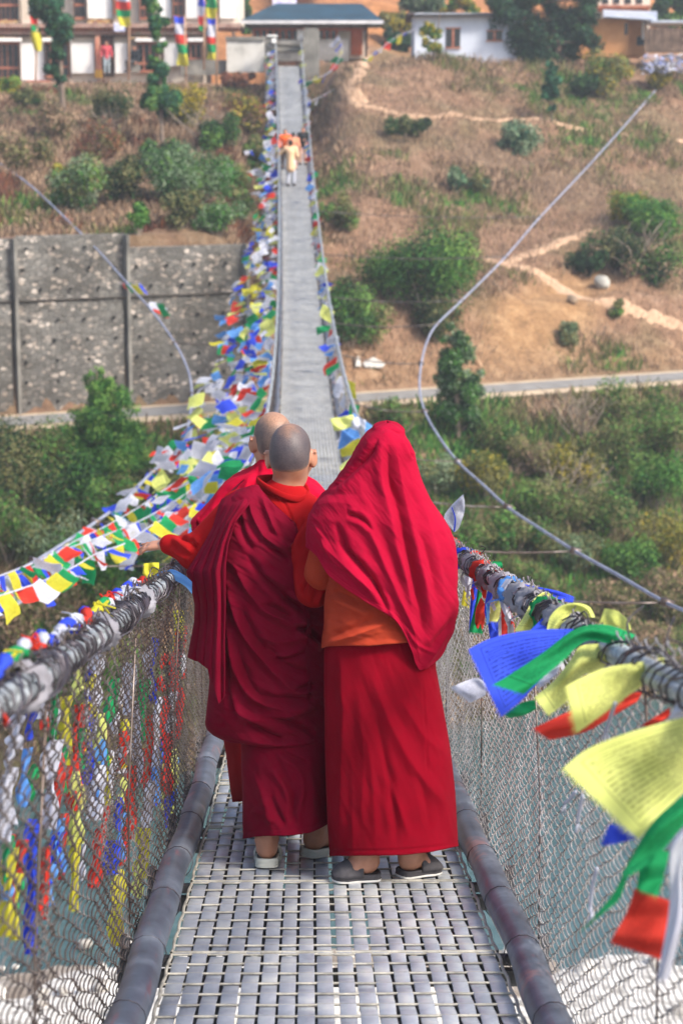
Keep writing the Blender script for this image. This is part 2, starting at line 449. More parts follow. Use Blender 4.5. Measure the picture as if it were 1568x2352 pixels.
# farther deck: the same straps and bars, drawn simpler
dd = NEAR_END
while dd < D_END - 1:
    d1 = min(dd + 11, D_END)
    n = 12; ds = np.linspace(dd, d1, n); C_, S_, U_, A_ = frames_np(ds); vs, fs, ms, base = [], [], [], 0
    for j in range(18):
        xc = -0.505 + 1.01 / 18 * (j + 0.5); w = 1.01 / 18 * 0.80
        V = np.stack([C_ + S_ * (xc + px) + U_ * (0.004 + ph_) for px, ph_ in ((-w / 2, 0), (-w / 2 + .002, .006), (w / 2 - .002, .006), (w / 2, 0))], 1).reshape(-1, 3)
        idx = np.arange(n * 4).reshape(n, 4) + base
        q = np.stack([idx[:-1], np.roll(idx[:-1], -1, 1), np.roll(idx[1:], -1, 1), idx[1:]], -1).reshape(-1, 4)
        vs.append(V); fs.append(q); ms.append(np.zeros(len(q), int)); base += len(V)
    V = np.stack([C_ + S_ * px - U_ * ph_ for px, ph_ in ((-.5, .03), (-.5, .02), (.5, .02), (.5, .03))], 1).reshape(-1, 3); idx = np.arange(n * 4).reshape(n, 4) + base
    q = np.stack([idx[:-1], np.roll(idx[:-1], -1, 1), np.roll(idx[1:], -1, 1), idx[1:]], -1).reshape(-1, 4); vs.append(V); fs.append(q); ms.append(np.full(len(q), 2)); base += len(V)
    bars = []
    for d in np.arange(dd, d1, ROW):
        c, s, u, a = map(np.array, bridge_frame(d)); xs = np.array([-0.51, 0, 0.51]); bars.append(c + s * xs[:, None] + u * 0.009)
    V, q = tubes_np(np.array(bars), 0.007, 4); vs.append(V); fs.append(q + base); ms.append(np.ones(len(q), int))
    obj("deck_mat", mesh_data("deck_mat_far", np.concatenate(vs) - np.array(BL), np.concatenate(fs), [m_strap, m_rebar, m_dark], True, mi=np.concatenate(ms)), bridge)
    dd = d1
# cross beams under every mat joint, deck cables under them
for k in range(89):
    d = 2.0 + k * 9 * ROW
    if d > D_END: break
    c, s, u, a = bridge_frame(d); g = MB(); rot = Matrix((s, a, u)).transposed()
    g.box(c - u * 0.045, (1.36, 0.05, 0.006), 0, rot); g.box(c - u * 0.075 + a * 0.022, (1.36, 0.006, 0.055), 0, rot)
    for sx in (-1, 1):
        g.box(c + s * sx * 0.655 + u * 0.0, (0.03, 0.05, 0.13), 0, rot)
        g.box(c + s * sx * 0.53 - u * 0.012, (0.05, 0.04, 0.03), 0, rot)
    o = g.build("crossbeam", m_dark, bridge, False, BL); o.location = (0, 0, 0)
for off in (-0.40, 0.40):
    g = MB(); g.tube([B(d, off, -0.03) for d in np.arange(-2, D_END + 1, 1.5)], 0.018, 6)
    o = g.build("deck_cable", m_dark, bridge, True, BL); o.location = (0, 0, 0)
# black side pipes in butted lengths
for sx in (-1, 1):
    g = MB(); dlist = list(np.arange(-2, 40, 0.06)) + list(np.arange(40, D_END, 0.5))
    pts, rs = [], []
    for d in dlist:
        w = 0.006 * math.sin(d * 2.1 + sx) + 0.004 * math.sin(d * 5.3)
        pts.append(B(d, sx * (0.575 + w), 0.045 + 0.006 * math.sin(d * 1.6 + 2 * sx)))
        f = (d + (0.1 if sx > 0 else 0)) % 0.36
        rs.append(0.053 - (0.0003 if f < 0.05 else 0) + 0.0005 * math.sin(d * 9))
    g.tube(pts, rs, 14)
    o = g.build("edge_pipe", m_pipe, bridge, True, BL); o.location = (0, 0, 0)
    for d in np.arange(3.2, 16, 0.72):
        g = MB()      # tie wire loops round the pipe
        dj = d + R.uniform(-.05, .05); c, s, u, a = bridge_frame(dj); c = c + s * sx * 0.575 + u * 0.045
        sk = R.uniform(-.02, .02)
        g.tube([c + s * math.cos(q) * 0.058 + u * math.sin(q) * 0.058 + a * sk * math.sin(q) for q in np.linspace(0, 2 * math.pi, 15)], 0.0018, 4, cap=False)
        o = g.build("tie_wire", m_coil, bridge, True, BL); o.location = (0, 0, 0)
# chain-link sides
RAIL_H, RAIL_X, FOOT_X = 1.11, 0.61, 0.625
def side_pt(d, sx, h):
    """point of the mesh plane at height h (numpy)"""
def fence(sx, d0, d1, pw, ph, r, npp, nsides, seed):
    rng = np.random.default_rng(seed)
    W = int((d1 - d0) / pw); n = int(1.2 / ph * npp)
    k = np.arange(n); hh = -0.02 + k * ph / npp
    ds = d0 + (np.arange(W) + 0.5) * pw
    C_, S_, U_, A_ = frames_np(ds)
    zz = np.cos(2 * np.pi * k / npp)[None, :] * np.where(np.arange(W)[:, None] % 2 == 0, 1, -1)
    zz = np.arcsin(0.965 * zz) / np.arcsin(0.965)
    p2 = np.stack(np.broadcast_arrays(ds[:, None] * 1.5, hh[None, :] * 2.2), -1).reshape(-1, 2)
    sl = (0.5 if sx < 0 else 0.8) * fbm(p2, 3, seed).reshape(W, n)
    sl2 = fbm(p2 * 1.9 + 31, 3, seed + 5).reshape(W, n)
    along = zz * pw * (0.56 + 0.10 * sl2 + rng.normal(0, .03, (W, 1))) + 0.16 * sl * pw / 0.065
    hfull = hh[None, :] + 0.03 * sl2 + 0.35 * (np.arange(W) % 12)[:, None] * 0 + rng.normal(0, 0.003, (W, 1))
    out = 0.006 * np.sin(2 * np.pi * k / npp)[None, :] * np.where(np.arange(W)[:, None] % 2 == 0, 1, -1) + 0.035 * sl
    f = np.clip(hh / RAIL_H, 0, 1)
    off = sx * (FOOT_X + (RAIL_X - FOOT_X) * f + 0.03 * np.sin(np.pi * f))[None, :] + out
    pth = C_[:, None] + S_[:, None] * off[..., None] + U_[:, None] * hfull[..., None] + A_[:, None] * along[..., None]
    return tubes_np(pth, r, nsides)
for sx in (-1, 1):
    vs, fs, base = [], [], 0
    for (a0, a1, pw, ph, r, npp, ns) in ((2.4, 13, 0.062, 0.046, 0.0018, 8, 4), (13, 26, 0.09, 0.06, 0.0022, 6, 3), (26, D_END - 1, 0.22, 0.10, 0.004, 4, 3)):
        V, q = fence(sx, a0, a1, pw, ph, r * (1.25 if sx < 0 else 1.3), npp, ns, 11 + int(sx)); vs.append(V); fs.append(q + base); base += len(V)
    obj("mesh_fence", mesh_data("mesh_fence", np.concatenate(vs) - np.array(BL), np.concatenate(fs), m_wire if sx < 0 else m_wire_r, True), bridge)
    # hangers, handrail cable bundle and its coil of lashing wire
    for k in range(0, 89):
        d = 2.0 + k * 9 * ROW * 1.0
        if d > D_END - 1 or k % 2: continue
        g = MB(); g.tube([B(d, sx * 0.64, -0.05), B(d + .01, sx * 0.645, 0.5), B(d, sx * 0.615, RAIL_H)], 0.0032, 5)
        o = g.build("hanger_rod", m_wire, bridge, True, BL); o.location = (0, 0, 0)
    g = MB()
    dl = np.arange(1.5, D_END + 1, 0.25)
    for q in range(3):
        g.tube([B(d, sx * RAIL_X + 0.013 * math.cos(2.1 * q + d * 1.5), RAIL_H + 0.013 * math.sin(2.1 * q + d * 1.5)) for d in dl], 0.016, 7)
    o = g.build("handrail_cable", m_cable, bridge, True, BL); o.location = (0, 0, 0)
    vs, fs, base = [], [], 0
    for rep in range(2):
        ang = np.arange(0, 2 * np.pi * ((260 if sx < 0 else 190) if rep == 0 else 50), 2 * np.pi / 10); nn = len(ang)
        wt = np.exp(1.1 * vnoise(np.c_[np.arange(nn) / 37.0, np.full(nn, rep + sx)], 21) + .5 * vnoise(np.c_[np.arange(nn) / 11.0, np.full(nn, rep + sx)], 22)); dist = 2.4 + np.cumsum(wt * np.abs(NR.normal(1, 0.5, nn))); dist = 2.4 + (dist - 2.4) / (dist[-1] - 2.4) * (15 if rep == 0 else 13)
        rr = 0.036 + 0.010 * vnoise(np.c_[dist * 3, np.zeros(nn)], 3 + rep) + np.abs(NR.normal(0, 0.002, nn)) + 0.004 * rep
        C_, S_, U_, A_ = frames_np(dist)
        tilt = 0.05 * vnoise(np.c_[dist * 5, np.ones(nn)], 8)
        V = C_ + S_ * (sx * RAIL_X + rr * np.cos(ang))[:, None] + U_ * (RAIL_H + rr * np.sin(ang))[:, None] + A_ * (tilt * np.sin(ang))[:, None]
        V, q = tubes_np(V[None], 0.0028, 4); vs.append(V); fs.append(q + base); base += len(V)
    obj("lashing_wire", mesh_data("lashing_wire", np.concatenate(vs) - np.array(BL), np.concatenate(fs), m_coil, True), bridge)
    # a few loose wire ends sticking out of the lashing
    for _ in range(16):
        g = MB(); d = R.uniform(3.5, 12); p = B(d, sx * RAIL_X, RAIL_H + 0.03); q = p + Vector((R.uniform(-.05, .05), R.uniform(-.1, .1), R.uniform(.01, .06)))
        e = q + Vector((R.uniform(-.05, .05), R.uniform(-.06, .06), R.uniform(-.08, .03)))
        g.tube(smooth_poly([p, q, e], 5), 0.0022, 4)
        o = g.build("wire_end", m_coil, bridge, True, BL); o.location = (0, 0, 0)
# ------------------------------------------------------------------ distance-field bodies (one continuous surface each)
def smin(a, b, k):
    h = np.maximum(k - np.abs(a - b), 0) / k
    return np.minimum(a, b) - h * h * k * 0.25
def sd_caps(p, a, b, ra, rb):
    a = np.array(a); b = np.array(b); pa = p - a; ba = b - a
    h = np.clip((pa @ ba) / max(ba @ ba, 1e-12), 0, 1)
    return np.linalg.norm(pa - h[..., None] * ba, axis=-1) - (ra + (rb - ra) * h)
def sd_ell(p, c, r, M):
    q = p - np.array(c)
    if M is not None: q = q @ M            # columns of M are the local axes
    r = np.array(r); k0 = np.linalg.norm(q / r, axis=-1); k1 = np.linalg.norm(q / (r * r), axis=-1) + 1e-9
    return k0 * (k0 - 1) / k1
def sd_box(p, c, r, M, rd):
    q = p - np.array(c)
    if M is not None: q = q @ M
    q = np.abs(q) - (np.array(r) - rd)
    return np.linalg.norm(np.maximum(q, 0), axis=-1) + np.minimum(q.max(-1), 0) - rd
def surface_nets(D, org, vx):
    s = D < 0
    nx, ny, nz = D.shape
    cnt = np.zeros((nx - 1, ny - 1, nz - 1), np.int8)
    for i in (0, 1):
        for j in (0, 1):
            for k in (0, 1): cnt += s[i:nx - 1 + i, j:ny - 1 + j, k:nz - 1 + k]
    act = (cnt > 0) & (cnt < 8)
    idx = -np.ones(act.shape, np.int64); cells = np.argwhere(act); idx[act] = np.arange(len(cells))
    acc = np.zeros((len(cells), 3)); num = np.zeros(len(cells))
    cs = [(i, j, k) for i in (0, 1) for j in (0, 1) for k in (0, 1)]
    val = {c: D[cells[:, 0] + c[0], cells[:, 1] + c[1], cells[:, 2] + c[2]] for c in cs}
    for a in cs:
        for ax in range(3):
            if a[ax]: continue
            b = list(a); b[ax] = 1; b = tuple(b)
            m = (val[a] < 0) != (val[b] < 0)
            t = val[a] / np.where(val[a] - val[b] == 0, 1, val[a] - val[b])
            q = np.repeat(np.array(a, float)[None], len(cells), 0); q[:, ax] = t
            acc[m] += q[m]; num[m] += 1
    V = (cells + acc / num[:, None]) * vx + org
    quads = []
    for ax in range(3):
        o = [x for x in range(3) if x != ax]
        sl0 = [slice(None)] * 3; sl1 = [slice(None)] * 3
        sl0[ax] = slice(0, -1); sl1[ax] = slice(1, None)
        e = np.argwhere(s[tuple(sl0)] != s[tuple(sl1)])
        e = e[(e[:, o[0]] > 0) & (e[:, o[1]] > 0)]
        e = e[(e[:, o[0]] < D.shape[o[0]] - 1) & (e[:, o[1]] < D.shape[o[1]] - 1)]
        def at(d0, d1):
            c = e.copy(); c[:, o[0]] -= d0; c[:, o[1]] -= d1; return idx[c[:, 0], c[:, 1], c[:, 2]]
        q = np.stack([at(1, 1), at(0, 1), at(0, 0), at(1, 0)], -1)
        flip = s[e[:, 0], e[:, 1], e[:, 2]]
        if ax == 1: flip = ~flip
        q[~flip] = q[~flip][:, ::-1]; quads.append(q)
    return V, np.concatenate(quads)
def sdf_mesh(prims, vx, pad=0.03, cut=None):
    """prims: ('c', a, b, ra, rb, k) capsule | ('e', c, r, M, k) ellipsoid | ('b', c, r, M, round, k) box; k<0 carves"""
    lo, hi = [], []
    for q in prims:
        if q[0] == 'c': r = max(q[3], q[4]); lo.append(np.minimum(q[1], q[2]) - r); hi.append(np.maximum(q[1], q[2]) + r)
        else: r = max(q[2]) * (1.75 if q[0] == 'b' else 1); lo.append(np.array(q[1]) - r); hi.append(np.array(q[1]) + r)
    L = np.min(lo, 0) - pad; Hh = np.max(hi, 0) + pad
    n = np.ceil((Hh - L) / vx).astype(int) + 1
    D = np.full(n, 0.2, np.float64)
    for q, l, h in zip(prims, lo, hi):
        k = abs(q[-1]); i0 = np.maximum(((l - k - 3 * vx - L) / vx).astype(int), 0); i1 = np.minimum(((h + k + 3 * vx - L) / vx).astype(int) + 2, n)
        ax = [L[a] + np.arange(i0[a], i1[a]) * vx for a in range(3)]
        p = np.stack(np.meshgrid(*ax, indexing='ij'), -1)
        d = sd_caps(p, q[1], q[2], q[3], q[4]) if q[0] == 'c' else sd_ell(p, q[1], q[2], q[3]) if q[0] == 'e' else sd_box(p, q[1], q[2], q[3], q[4])
        sl = tuple(slice(i0[a], i1[a]) for a in range(3))
        D[sl] = smin(D[sl], d, max(k, 1e-4)) if q[-1] > 0 else -smin(-D[sl], d, max(k, 1e-4))
    if cut is not None:
        g = [L[a] + np.arange(n[a]) * vx for a in range(3)]
        p = np.stack(np.meshgrid(*g, indexing='ij'), -1); D = cut(p, D)
    return surface_nets(D, L, vx)
def relax(V, Q, it=2, lam=0.5):
    n = len(V)
    for _ in range(it):
        acc = np.zeros_like(V); c = np.zeros(n)
        for a in range(4):
            i, j = Q[:, a], Q[:, (a + 1) % 4]
            for d in range(3): acc[:, d] += np.bincount(i, V[j, d], n) + np.bincount(j, V[i, d], n)
            c += np.bincount(i, minlength=n) + np.bincount(j, minlength=n)
        V = V + lam * (acc / np.maximum(c, 1)[:, None] - V)
    return V
def sdf_obj(name, prims, vx, mat, parent, cut=None, it=2, disp=None):
    V, Q = sdf_mesh(prims, vx, cut=cut); V = relax(V, Q, it)
    if disp is not None:
        me = mesh_data("tmp", V, Q, mat); nn = np.zeros(len(V) * 3, np.float32); me.vertices.foreach_get("normal", nn)
        V = V + nn.reshape(-1, 3) * disp(V)[:, None]; bpy.data.meshes.remove(me)
    off = np.array(parent.matrix_basis.translation) if parent is not None else 0
    me = mesh_data(name, V - off, Q, mat, True)
    return obj(name, me, parent)
npv = lambda v: np.array(v, float)
def axes(fwd, up):
    f = npv(fwd) / np.linalg.norm(fwd); r = np.cross(f, npv(up)); r /= np.linalg.norm(r); u = np.cross(r, f)
    return np.stack([r, f, u], 1)          # columns: right, forward, up
def head_prims(c, M, s=1.0, ears=True):
    """head centre c (middle of the skull), M columns right/forward/up"""
    w = lambda x, y, z: npv(c) + M @ (np.array([x, y, z]) * s)
    P_ = [('e', w(0, -.012, .028), npv((.077, .096, .092)) * s, M, .02), ('e', w(0, .03, -.03), npv((.064, .068, .085)) * s, M, .04),
          ('e', w(0, .052, -.088), npv((.040, .036, .030)) * s, M, .04), ('e', w(0, -.05, -.03), npv((.062, .045, .06)) * s, M, .05)]
    for e in (-1, 1):
        P_ += [('e', w(e * .050, .058, -.035), npv((.024, .024, .022)) * s, M, .025), ('e', w(e * .031, .098, .003), npv((.017, .012, .012)) * s, M, -.012),
               ('e', w(e * .031, .086, .003), npv((.0125,) * 3) * s, M, .002), ('c', w(e * .015, .098, .021), w(e * .048, .088, .022), .006 * s, .004 * s, .012)]
        if ears:
            P_ += [('e', w(e * .087, -.006, -.014), npv((.011, .024, .037)) * s, M @ np.array(Euler((0, 0, -e * .45)).to_matrix()), .006),
                   ('c', w(e * .097, -.022, .008), w(e * .094, .002, .021), .0065 * s, .0055 * s, .005), ('e', w(e * .078, .004, -.04), npv((.007, .009, .010)) * s, M, .006)]
    P_ += [('c', w(0, .094, .012), w(0, .112, -.028), .008 * s, .0125 * s, .012), ('e', w(-.010, .104, -.034), npv((.009, .009, .007)) * s, M, .006), ('e', w(.010, .104, -.034), npv((.009, .009, .007)) * s, M, .006),
           ('c', w(-.018, .090, -.060), w(.018, .090, -.060), .0065 * s, .0065 * s, .006), ('c', w(-.015, .088, -.070), w(.015, .088, -.070), .0075 * s, .0075 * s, .006), ('c', w(-.022, .0965, -.0655), w(.022, .0965, -.0655), .002 * s, .002 * s, -.004)]
    return P_
def hand_prims(wrist, d, nrm, side, s=1.0, curl=(0.25, 0.3, 0.35, 0.4), spread=0.09, thumb=0.7):
    """palm leaves the wrist along d, back of the hand faces nrm, thumb on the side vector"""
    d = npv(d) / np.linalg.norm(d); nrm = npv(nrm); nrm -= d * (nrm @ d); nrm /= np.linalg.norm(nrm); sd_ = np.cross(d, nrm); sd_ *= np.sign(sd_ @ npv(side)) or 1
    M = np.stack([sd_, d, nrm], 1); w = npv(wrist)
    P_ = [('b', w + d * .048 * s, npv((.040, .048, .014)) * s, M, .012 * s, .012)]
    for k, (o, L) in enumerate(((.030, .070), (.010, .078), (-.010, .072), (-.029, .056))):
        dirv = d + sd_ * spread * (1.5 - k) * 0.9; dirv /= np.linalg.norm(dirv); p = w + d * .088 * s + sd_ * o * s; c = 0.0
        for j, (fr, ra, rb) in enumerate(((.44, .0095, .0088), (.32, .0088, .008), (.24, .008, .0065))):
            c += curl[k] * (0.6 if j == 0 else 1.0); v = dirv * math.cos(c) - nrm * math.sin(c); q = p + v * L * fr * s
            P_.append(('c', p, q, ra * s, rb * s, .004)); p = q
    p = w + d * .025 * s + sd_ * .030 * s; v = d * .75 + sd_ * thumb - nrm * .25; v /= np.linalg.norm(v); q = p + v * .042 * s
    P_.append(('c', p, q, .0135 * s, .011 * s, .012)); v = d * .95 + sd_ * thumb * .5 - nrm * .3; v /= np.linalg.norm(v); P_.append(('c', q, q + v * .032 * s, .0105 * s, .008 * s, .004))
    return P_
def foot_prims(ank, heel, toe, up=(0, 0, 1), s=1.0):
    """ank: ankle joint, heel/toe: points on the sole"""
    h, t, u = npv(heel), npv(toe), npv(up); d = t - h; L = np.linalg.norm(d); d /= L; r = np.cross(d, u); r /= np.linalg.norm(r)
    P_ = [('e', h + d * .035 * s + u * .030 * s, npv((.031, .038, .034)) * s, np.stack([r, d, u], 1), .02), ('c', npv(ank), h + d * .04 * s + u * .04 * s, .036 * s, .032 * s, .03),
          ('c', h + d * .05 * s + u * .035 * s, t - d * .06 * s + u * .02 * s, .030 * s, .024 * s, .03), ('c', npv(ank) + d * .02 * s, t - d * .07 * s + u * .022 * s, .030 * s, .022 * s, .03),
          ('c', t - d * .065 * s + u * .018 * s - r * .022 * s, t - d * .065 * s + u * .018 * s + r * .022 * s, .020 * s, .020 * s, .02)]
    for k in range(5): P_.append(('c', t - d * .06 * s + u * .014 * s + r * (k - 2) * .015 * s, t - d * (.012 + abs(k - 1.6) * .006) * s + u * .012 * s + r * (k - 2) * .017 * s, .011 * s, .009 * s, .006))
    for e in (-1, 1): P_.append(('e', npv(ank) + r * e * .030 * s - u * .012 * s, npv((.014,) * 3) * s, None, .015))
    P_.append(('c', npv(ank) - d * .022 * s + u * .08 * s, h + d * .012 * s + u * .045 * s, .013 * s, .016 * s, .025))
    return P_
def body_prims(J, s=1.0, hands=True, feet=True, ears=True):
    """J: dict of joints (world): pelvis, chest, neck, head, M, and per side sh/el/wr + hd/hn, hip/kn/an + heel/toe"""
    g = lambda k: npv(J[k])
    P_ = [('e', g('pelvis'), npv((.14, .10, .11)) * s, None, .05), ('c', g('pelvis'), g('chest'), .10 * s, .11 * s, .06), ('e', g('chest'), npv((.145, .105, .15)) * s, None, .06),
          ('c', g('chest') + (0, 0, .1 * s), g('neck'), .085 * s, .058 * s, .06), ('c', g('neck'), g('head') - J['M'][:, 2] * .06 * s, .054 * s, .052 * s, .03)]
    P_ += head_prims(g('head'), J['M'], s, ears)
    for e in 'LR':
        P_ += [('c', g('chest') + (0, 0, .10 * s), g('sh' + e), .07 * s, .062 * s, .05), ('c', g('sh' + e), g('el' + e), .054 * s, .042 * s, .03), ('c', g('el' + e), g('wr' + e), .042 * s, .028 * s, .02)]
        if hands: P_ += hand_prims(g('wr' + e), J['hd' + e], J['hn' + e], J['ht' + e], s * J.get('hs', 1.0), *J.get('hc' + e, ()))
        P_ += [('c', g('hip' + e), g('kn' + e), .080 * s, .050 * s, .05), ('c', g('kn' + e), g('an' + e), .050 * s, .034 * s, .03), ('e', lerp(g('kn' + e), g('an' + e), .3) - J['F'] * .018 * s, npv((.042, .042, .11)) * s, None, .04)]
        if feet: P_ += foot_prims(g('an' + e), g('heel' + e), g('toe' + e), s=s)
    return P_
# ------------------------------------------------------------------ cloth lofts measured on the photograph
def cloth_mat(name, c0, c1, sheen=0.35, weave=420, rough=0.95, bs=0.22):
    m, t, b = new_mat(name); c = coord(t)
    n = noise(t, 5, 5, c, 0.6); r = ramp(t, n.outputs[0], [(0.3, c0), (0.7, c1)])
    t.links.new(r.outputs[0], b.inputs["Base Color"]); b.inputs["Roughness"].default_value = rough
    b.inputs["Sheen Weight"].default_value = sheen * 0.12; b.inputs["Sheen Roughness"].default_value = 0.5; b.inputs["Sheen Tint"].default_value = lin(c1)
    b.inputs["Specular IOR Level"].default_value = 0.08
    n2 = noise(t, weave, 2, c); n3 = noise(t, 30, 6, c, 0.72)
    h = math_n(t, 'ADD', math_n(t, 'MULTIPLY', n2.outputs[0], 0.25), n3.outputs[0])
    bump(t, b, h, bs, 0.004); return m
m_shawl = cloth_mat("crimson_wool", "8c0526", "9e0b2e", 0.45)
m_skirt = cloth_mat("red_cotton", "720014", "82031b", 0.2)
m_robe = cloth_mat("maroon_wool", "65041c", "760826", 0.35)
m_robe2 = cloth_mat("maroon_cotton", "64031b", "740522", 0.25)
m_back = cloth_mat("bright_crimson_wool", "a80526", "b80a2f", 0.3)
m_brown = cloth_mat("russet_cotton", "75141a", "841a1e", 0.2)
m_fleece = cloth_mat("red_fleece", "8e0e14", "a21518", 0.9, 260, 0.95, 0.3)
m_orange = cloth_mat("orange_fleece", "983220", "aa3f29", 0.9, 260, 0.95, 0.3)

m_skin, t, b = new_mat("skin")
c = coord(t); n = noise(t, 9, 5, c, 0.6); r = ramp(t, n.outputs[0], [(0.3, "98664d"), (0.7, "b58268")])
t.links.new(r.outputs[0], b.inputs["Base Color"]); b.inputs["Roughness"].default_value = 0.5
b.inputs["Subsurface Weight"].default_value = 0.12; b.inputs["Subsurface Radius"].default_value = (0.02, 0.008, 0.004); b.inputs["Subsurface Scale"].default_value = 0.4
bump(t, b, noise(t, 120, 3, c).outputs[0], 0.12, 0.002)
def stubble(name, dark, light, top):
    m, t, b = new_mat(name); c = coord(t)
    n = noise(t, 22, 6, c, 0.65); n2 = noise(t, 300, 3, c)
    at = N(t, "ShaderNodeAttribute", attribute_name="thin")
    f = math_n(t, 'MULTIPLY_ADD', n.outputs[0], 0.5, at.outputs[2])
    r = ramp(t, f, [(0.25, dark), (0.7, light), (1.15, top)])
    r2 = ramp(t, n2.outputs[0], [(0.35, "6a6468"), (0.6, "ffffff")])
    t.links.new(mix(t, 0.55, r.outputs[0], r2.outputs[0], 'MULTIPLY'), b.inputs["Base Color"]); b.inputs["Roughness"].default_value = 0.55
    bump(t, b, n2.outputs[0], 0.3, 0.002); return m
m_stub = stubble("cropped_hair", "33303a", "5e5150", "93705c")
def polyd(px, py, pts):
    """signed distance to a polyline and position along it (0..1)"""
    best = np.full(len(px), 1e9); sg = np.zeros(len(px)); tt = np.zeros(len(px))
    pts = [npv(p) for p in pts]; Ls = [np.linalg.norm(pts[i + 1] - pts[i]) for i in range(len(pts) - 1)]; T = sum(Ls); acc = 0
    for i, L in enumerate(Ls):
        a, b_ = pts[i], pts[i + 1]; d = (b_ - a) / L; rx, ry = px - a[0], py - a[1]
        h = np.clip(rx * d[0] + ry * d[1], 0, L); ex, ey = rx - h * d[0], ry - h * d[1]; dist = np.hypot(ex, ey)
        m = dist < best; best[m] = dist[m]; sg[m] = np.sign(d[0] * ry - d[1] * rx)[m]; tt[m] = ((acc + h) / T)[m]; acc += L
    return best, sg, tt
def curve2(pts, n=6): return [(q[0], q[1]) for q in smooth_poly([(p[0], p[1], 0) for p in pts], n)]
def fold_field(px, py, folds):
    h = np.zeros(len(px))
    for f in folds:
        pts, w, amp = f[0], f[1], f[2]; kind = f[3] if len(f) > 3 else 'r'
        s, sg, tt = polyd(px, py, curve2(pts) if len(pts) > 2 else pts)
        e = np.clip(np.minimum(tt, 1 - tt) * 5, 0.0, 1) ** 0.7 if kind != 'E' else 1.0
        if kind == 'r': h += amp * e * (0.55 * np.exp(-(s / w) ** 2) + 0.5 * np.exp(-s / (0.62 * w)) - 0.28 * np.exp(-((s - 2.1 * w) / w) ** 2))
        elif kind == 'g': h -= amp * e * (np.exp(-(s / (0.7 * w)) ** 1.6) - 0.35 * np.exp(-((s - 1.9 * w) / w) ** 2))
        else: h += amp * e * np.where(sg > 0, np.exp(-s / (5 * w)), -0.25 * np.exp(-s / w)) * np.tanh(s / (0.5 * w) + 0.3)
    return h
def smooth1(pts, y0, y1, w=7):
    ys = np.arange(y0 - 20, y1 + 21, 1.0); xs = np.interp(ys, [p[0] for p in pts], [p[1] for p in pts])
    if w > 1: xs = np.convolve(np.pad(xs, w, mode='edge'), np.ones(w) / w, mode='same')[w:-w]
    return lambda y: np.interp(y, ys, xs)
def px_world(x, y, Y):
    """vector version of PY"""
    u, v = (x - CX) / FPX, (CY - y) / FPX
    ry = math.cos(TH) + v * math.sin(TH); rz = -math.sin(TH) + v * math.cos(TH); k = Y / ry
    return np.stack([u * k, Y, CAM.z + rz * k], -1)
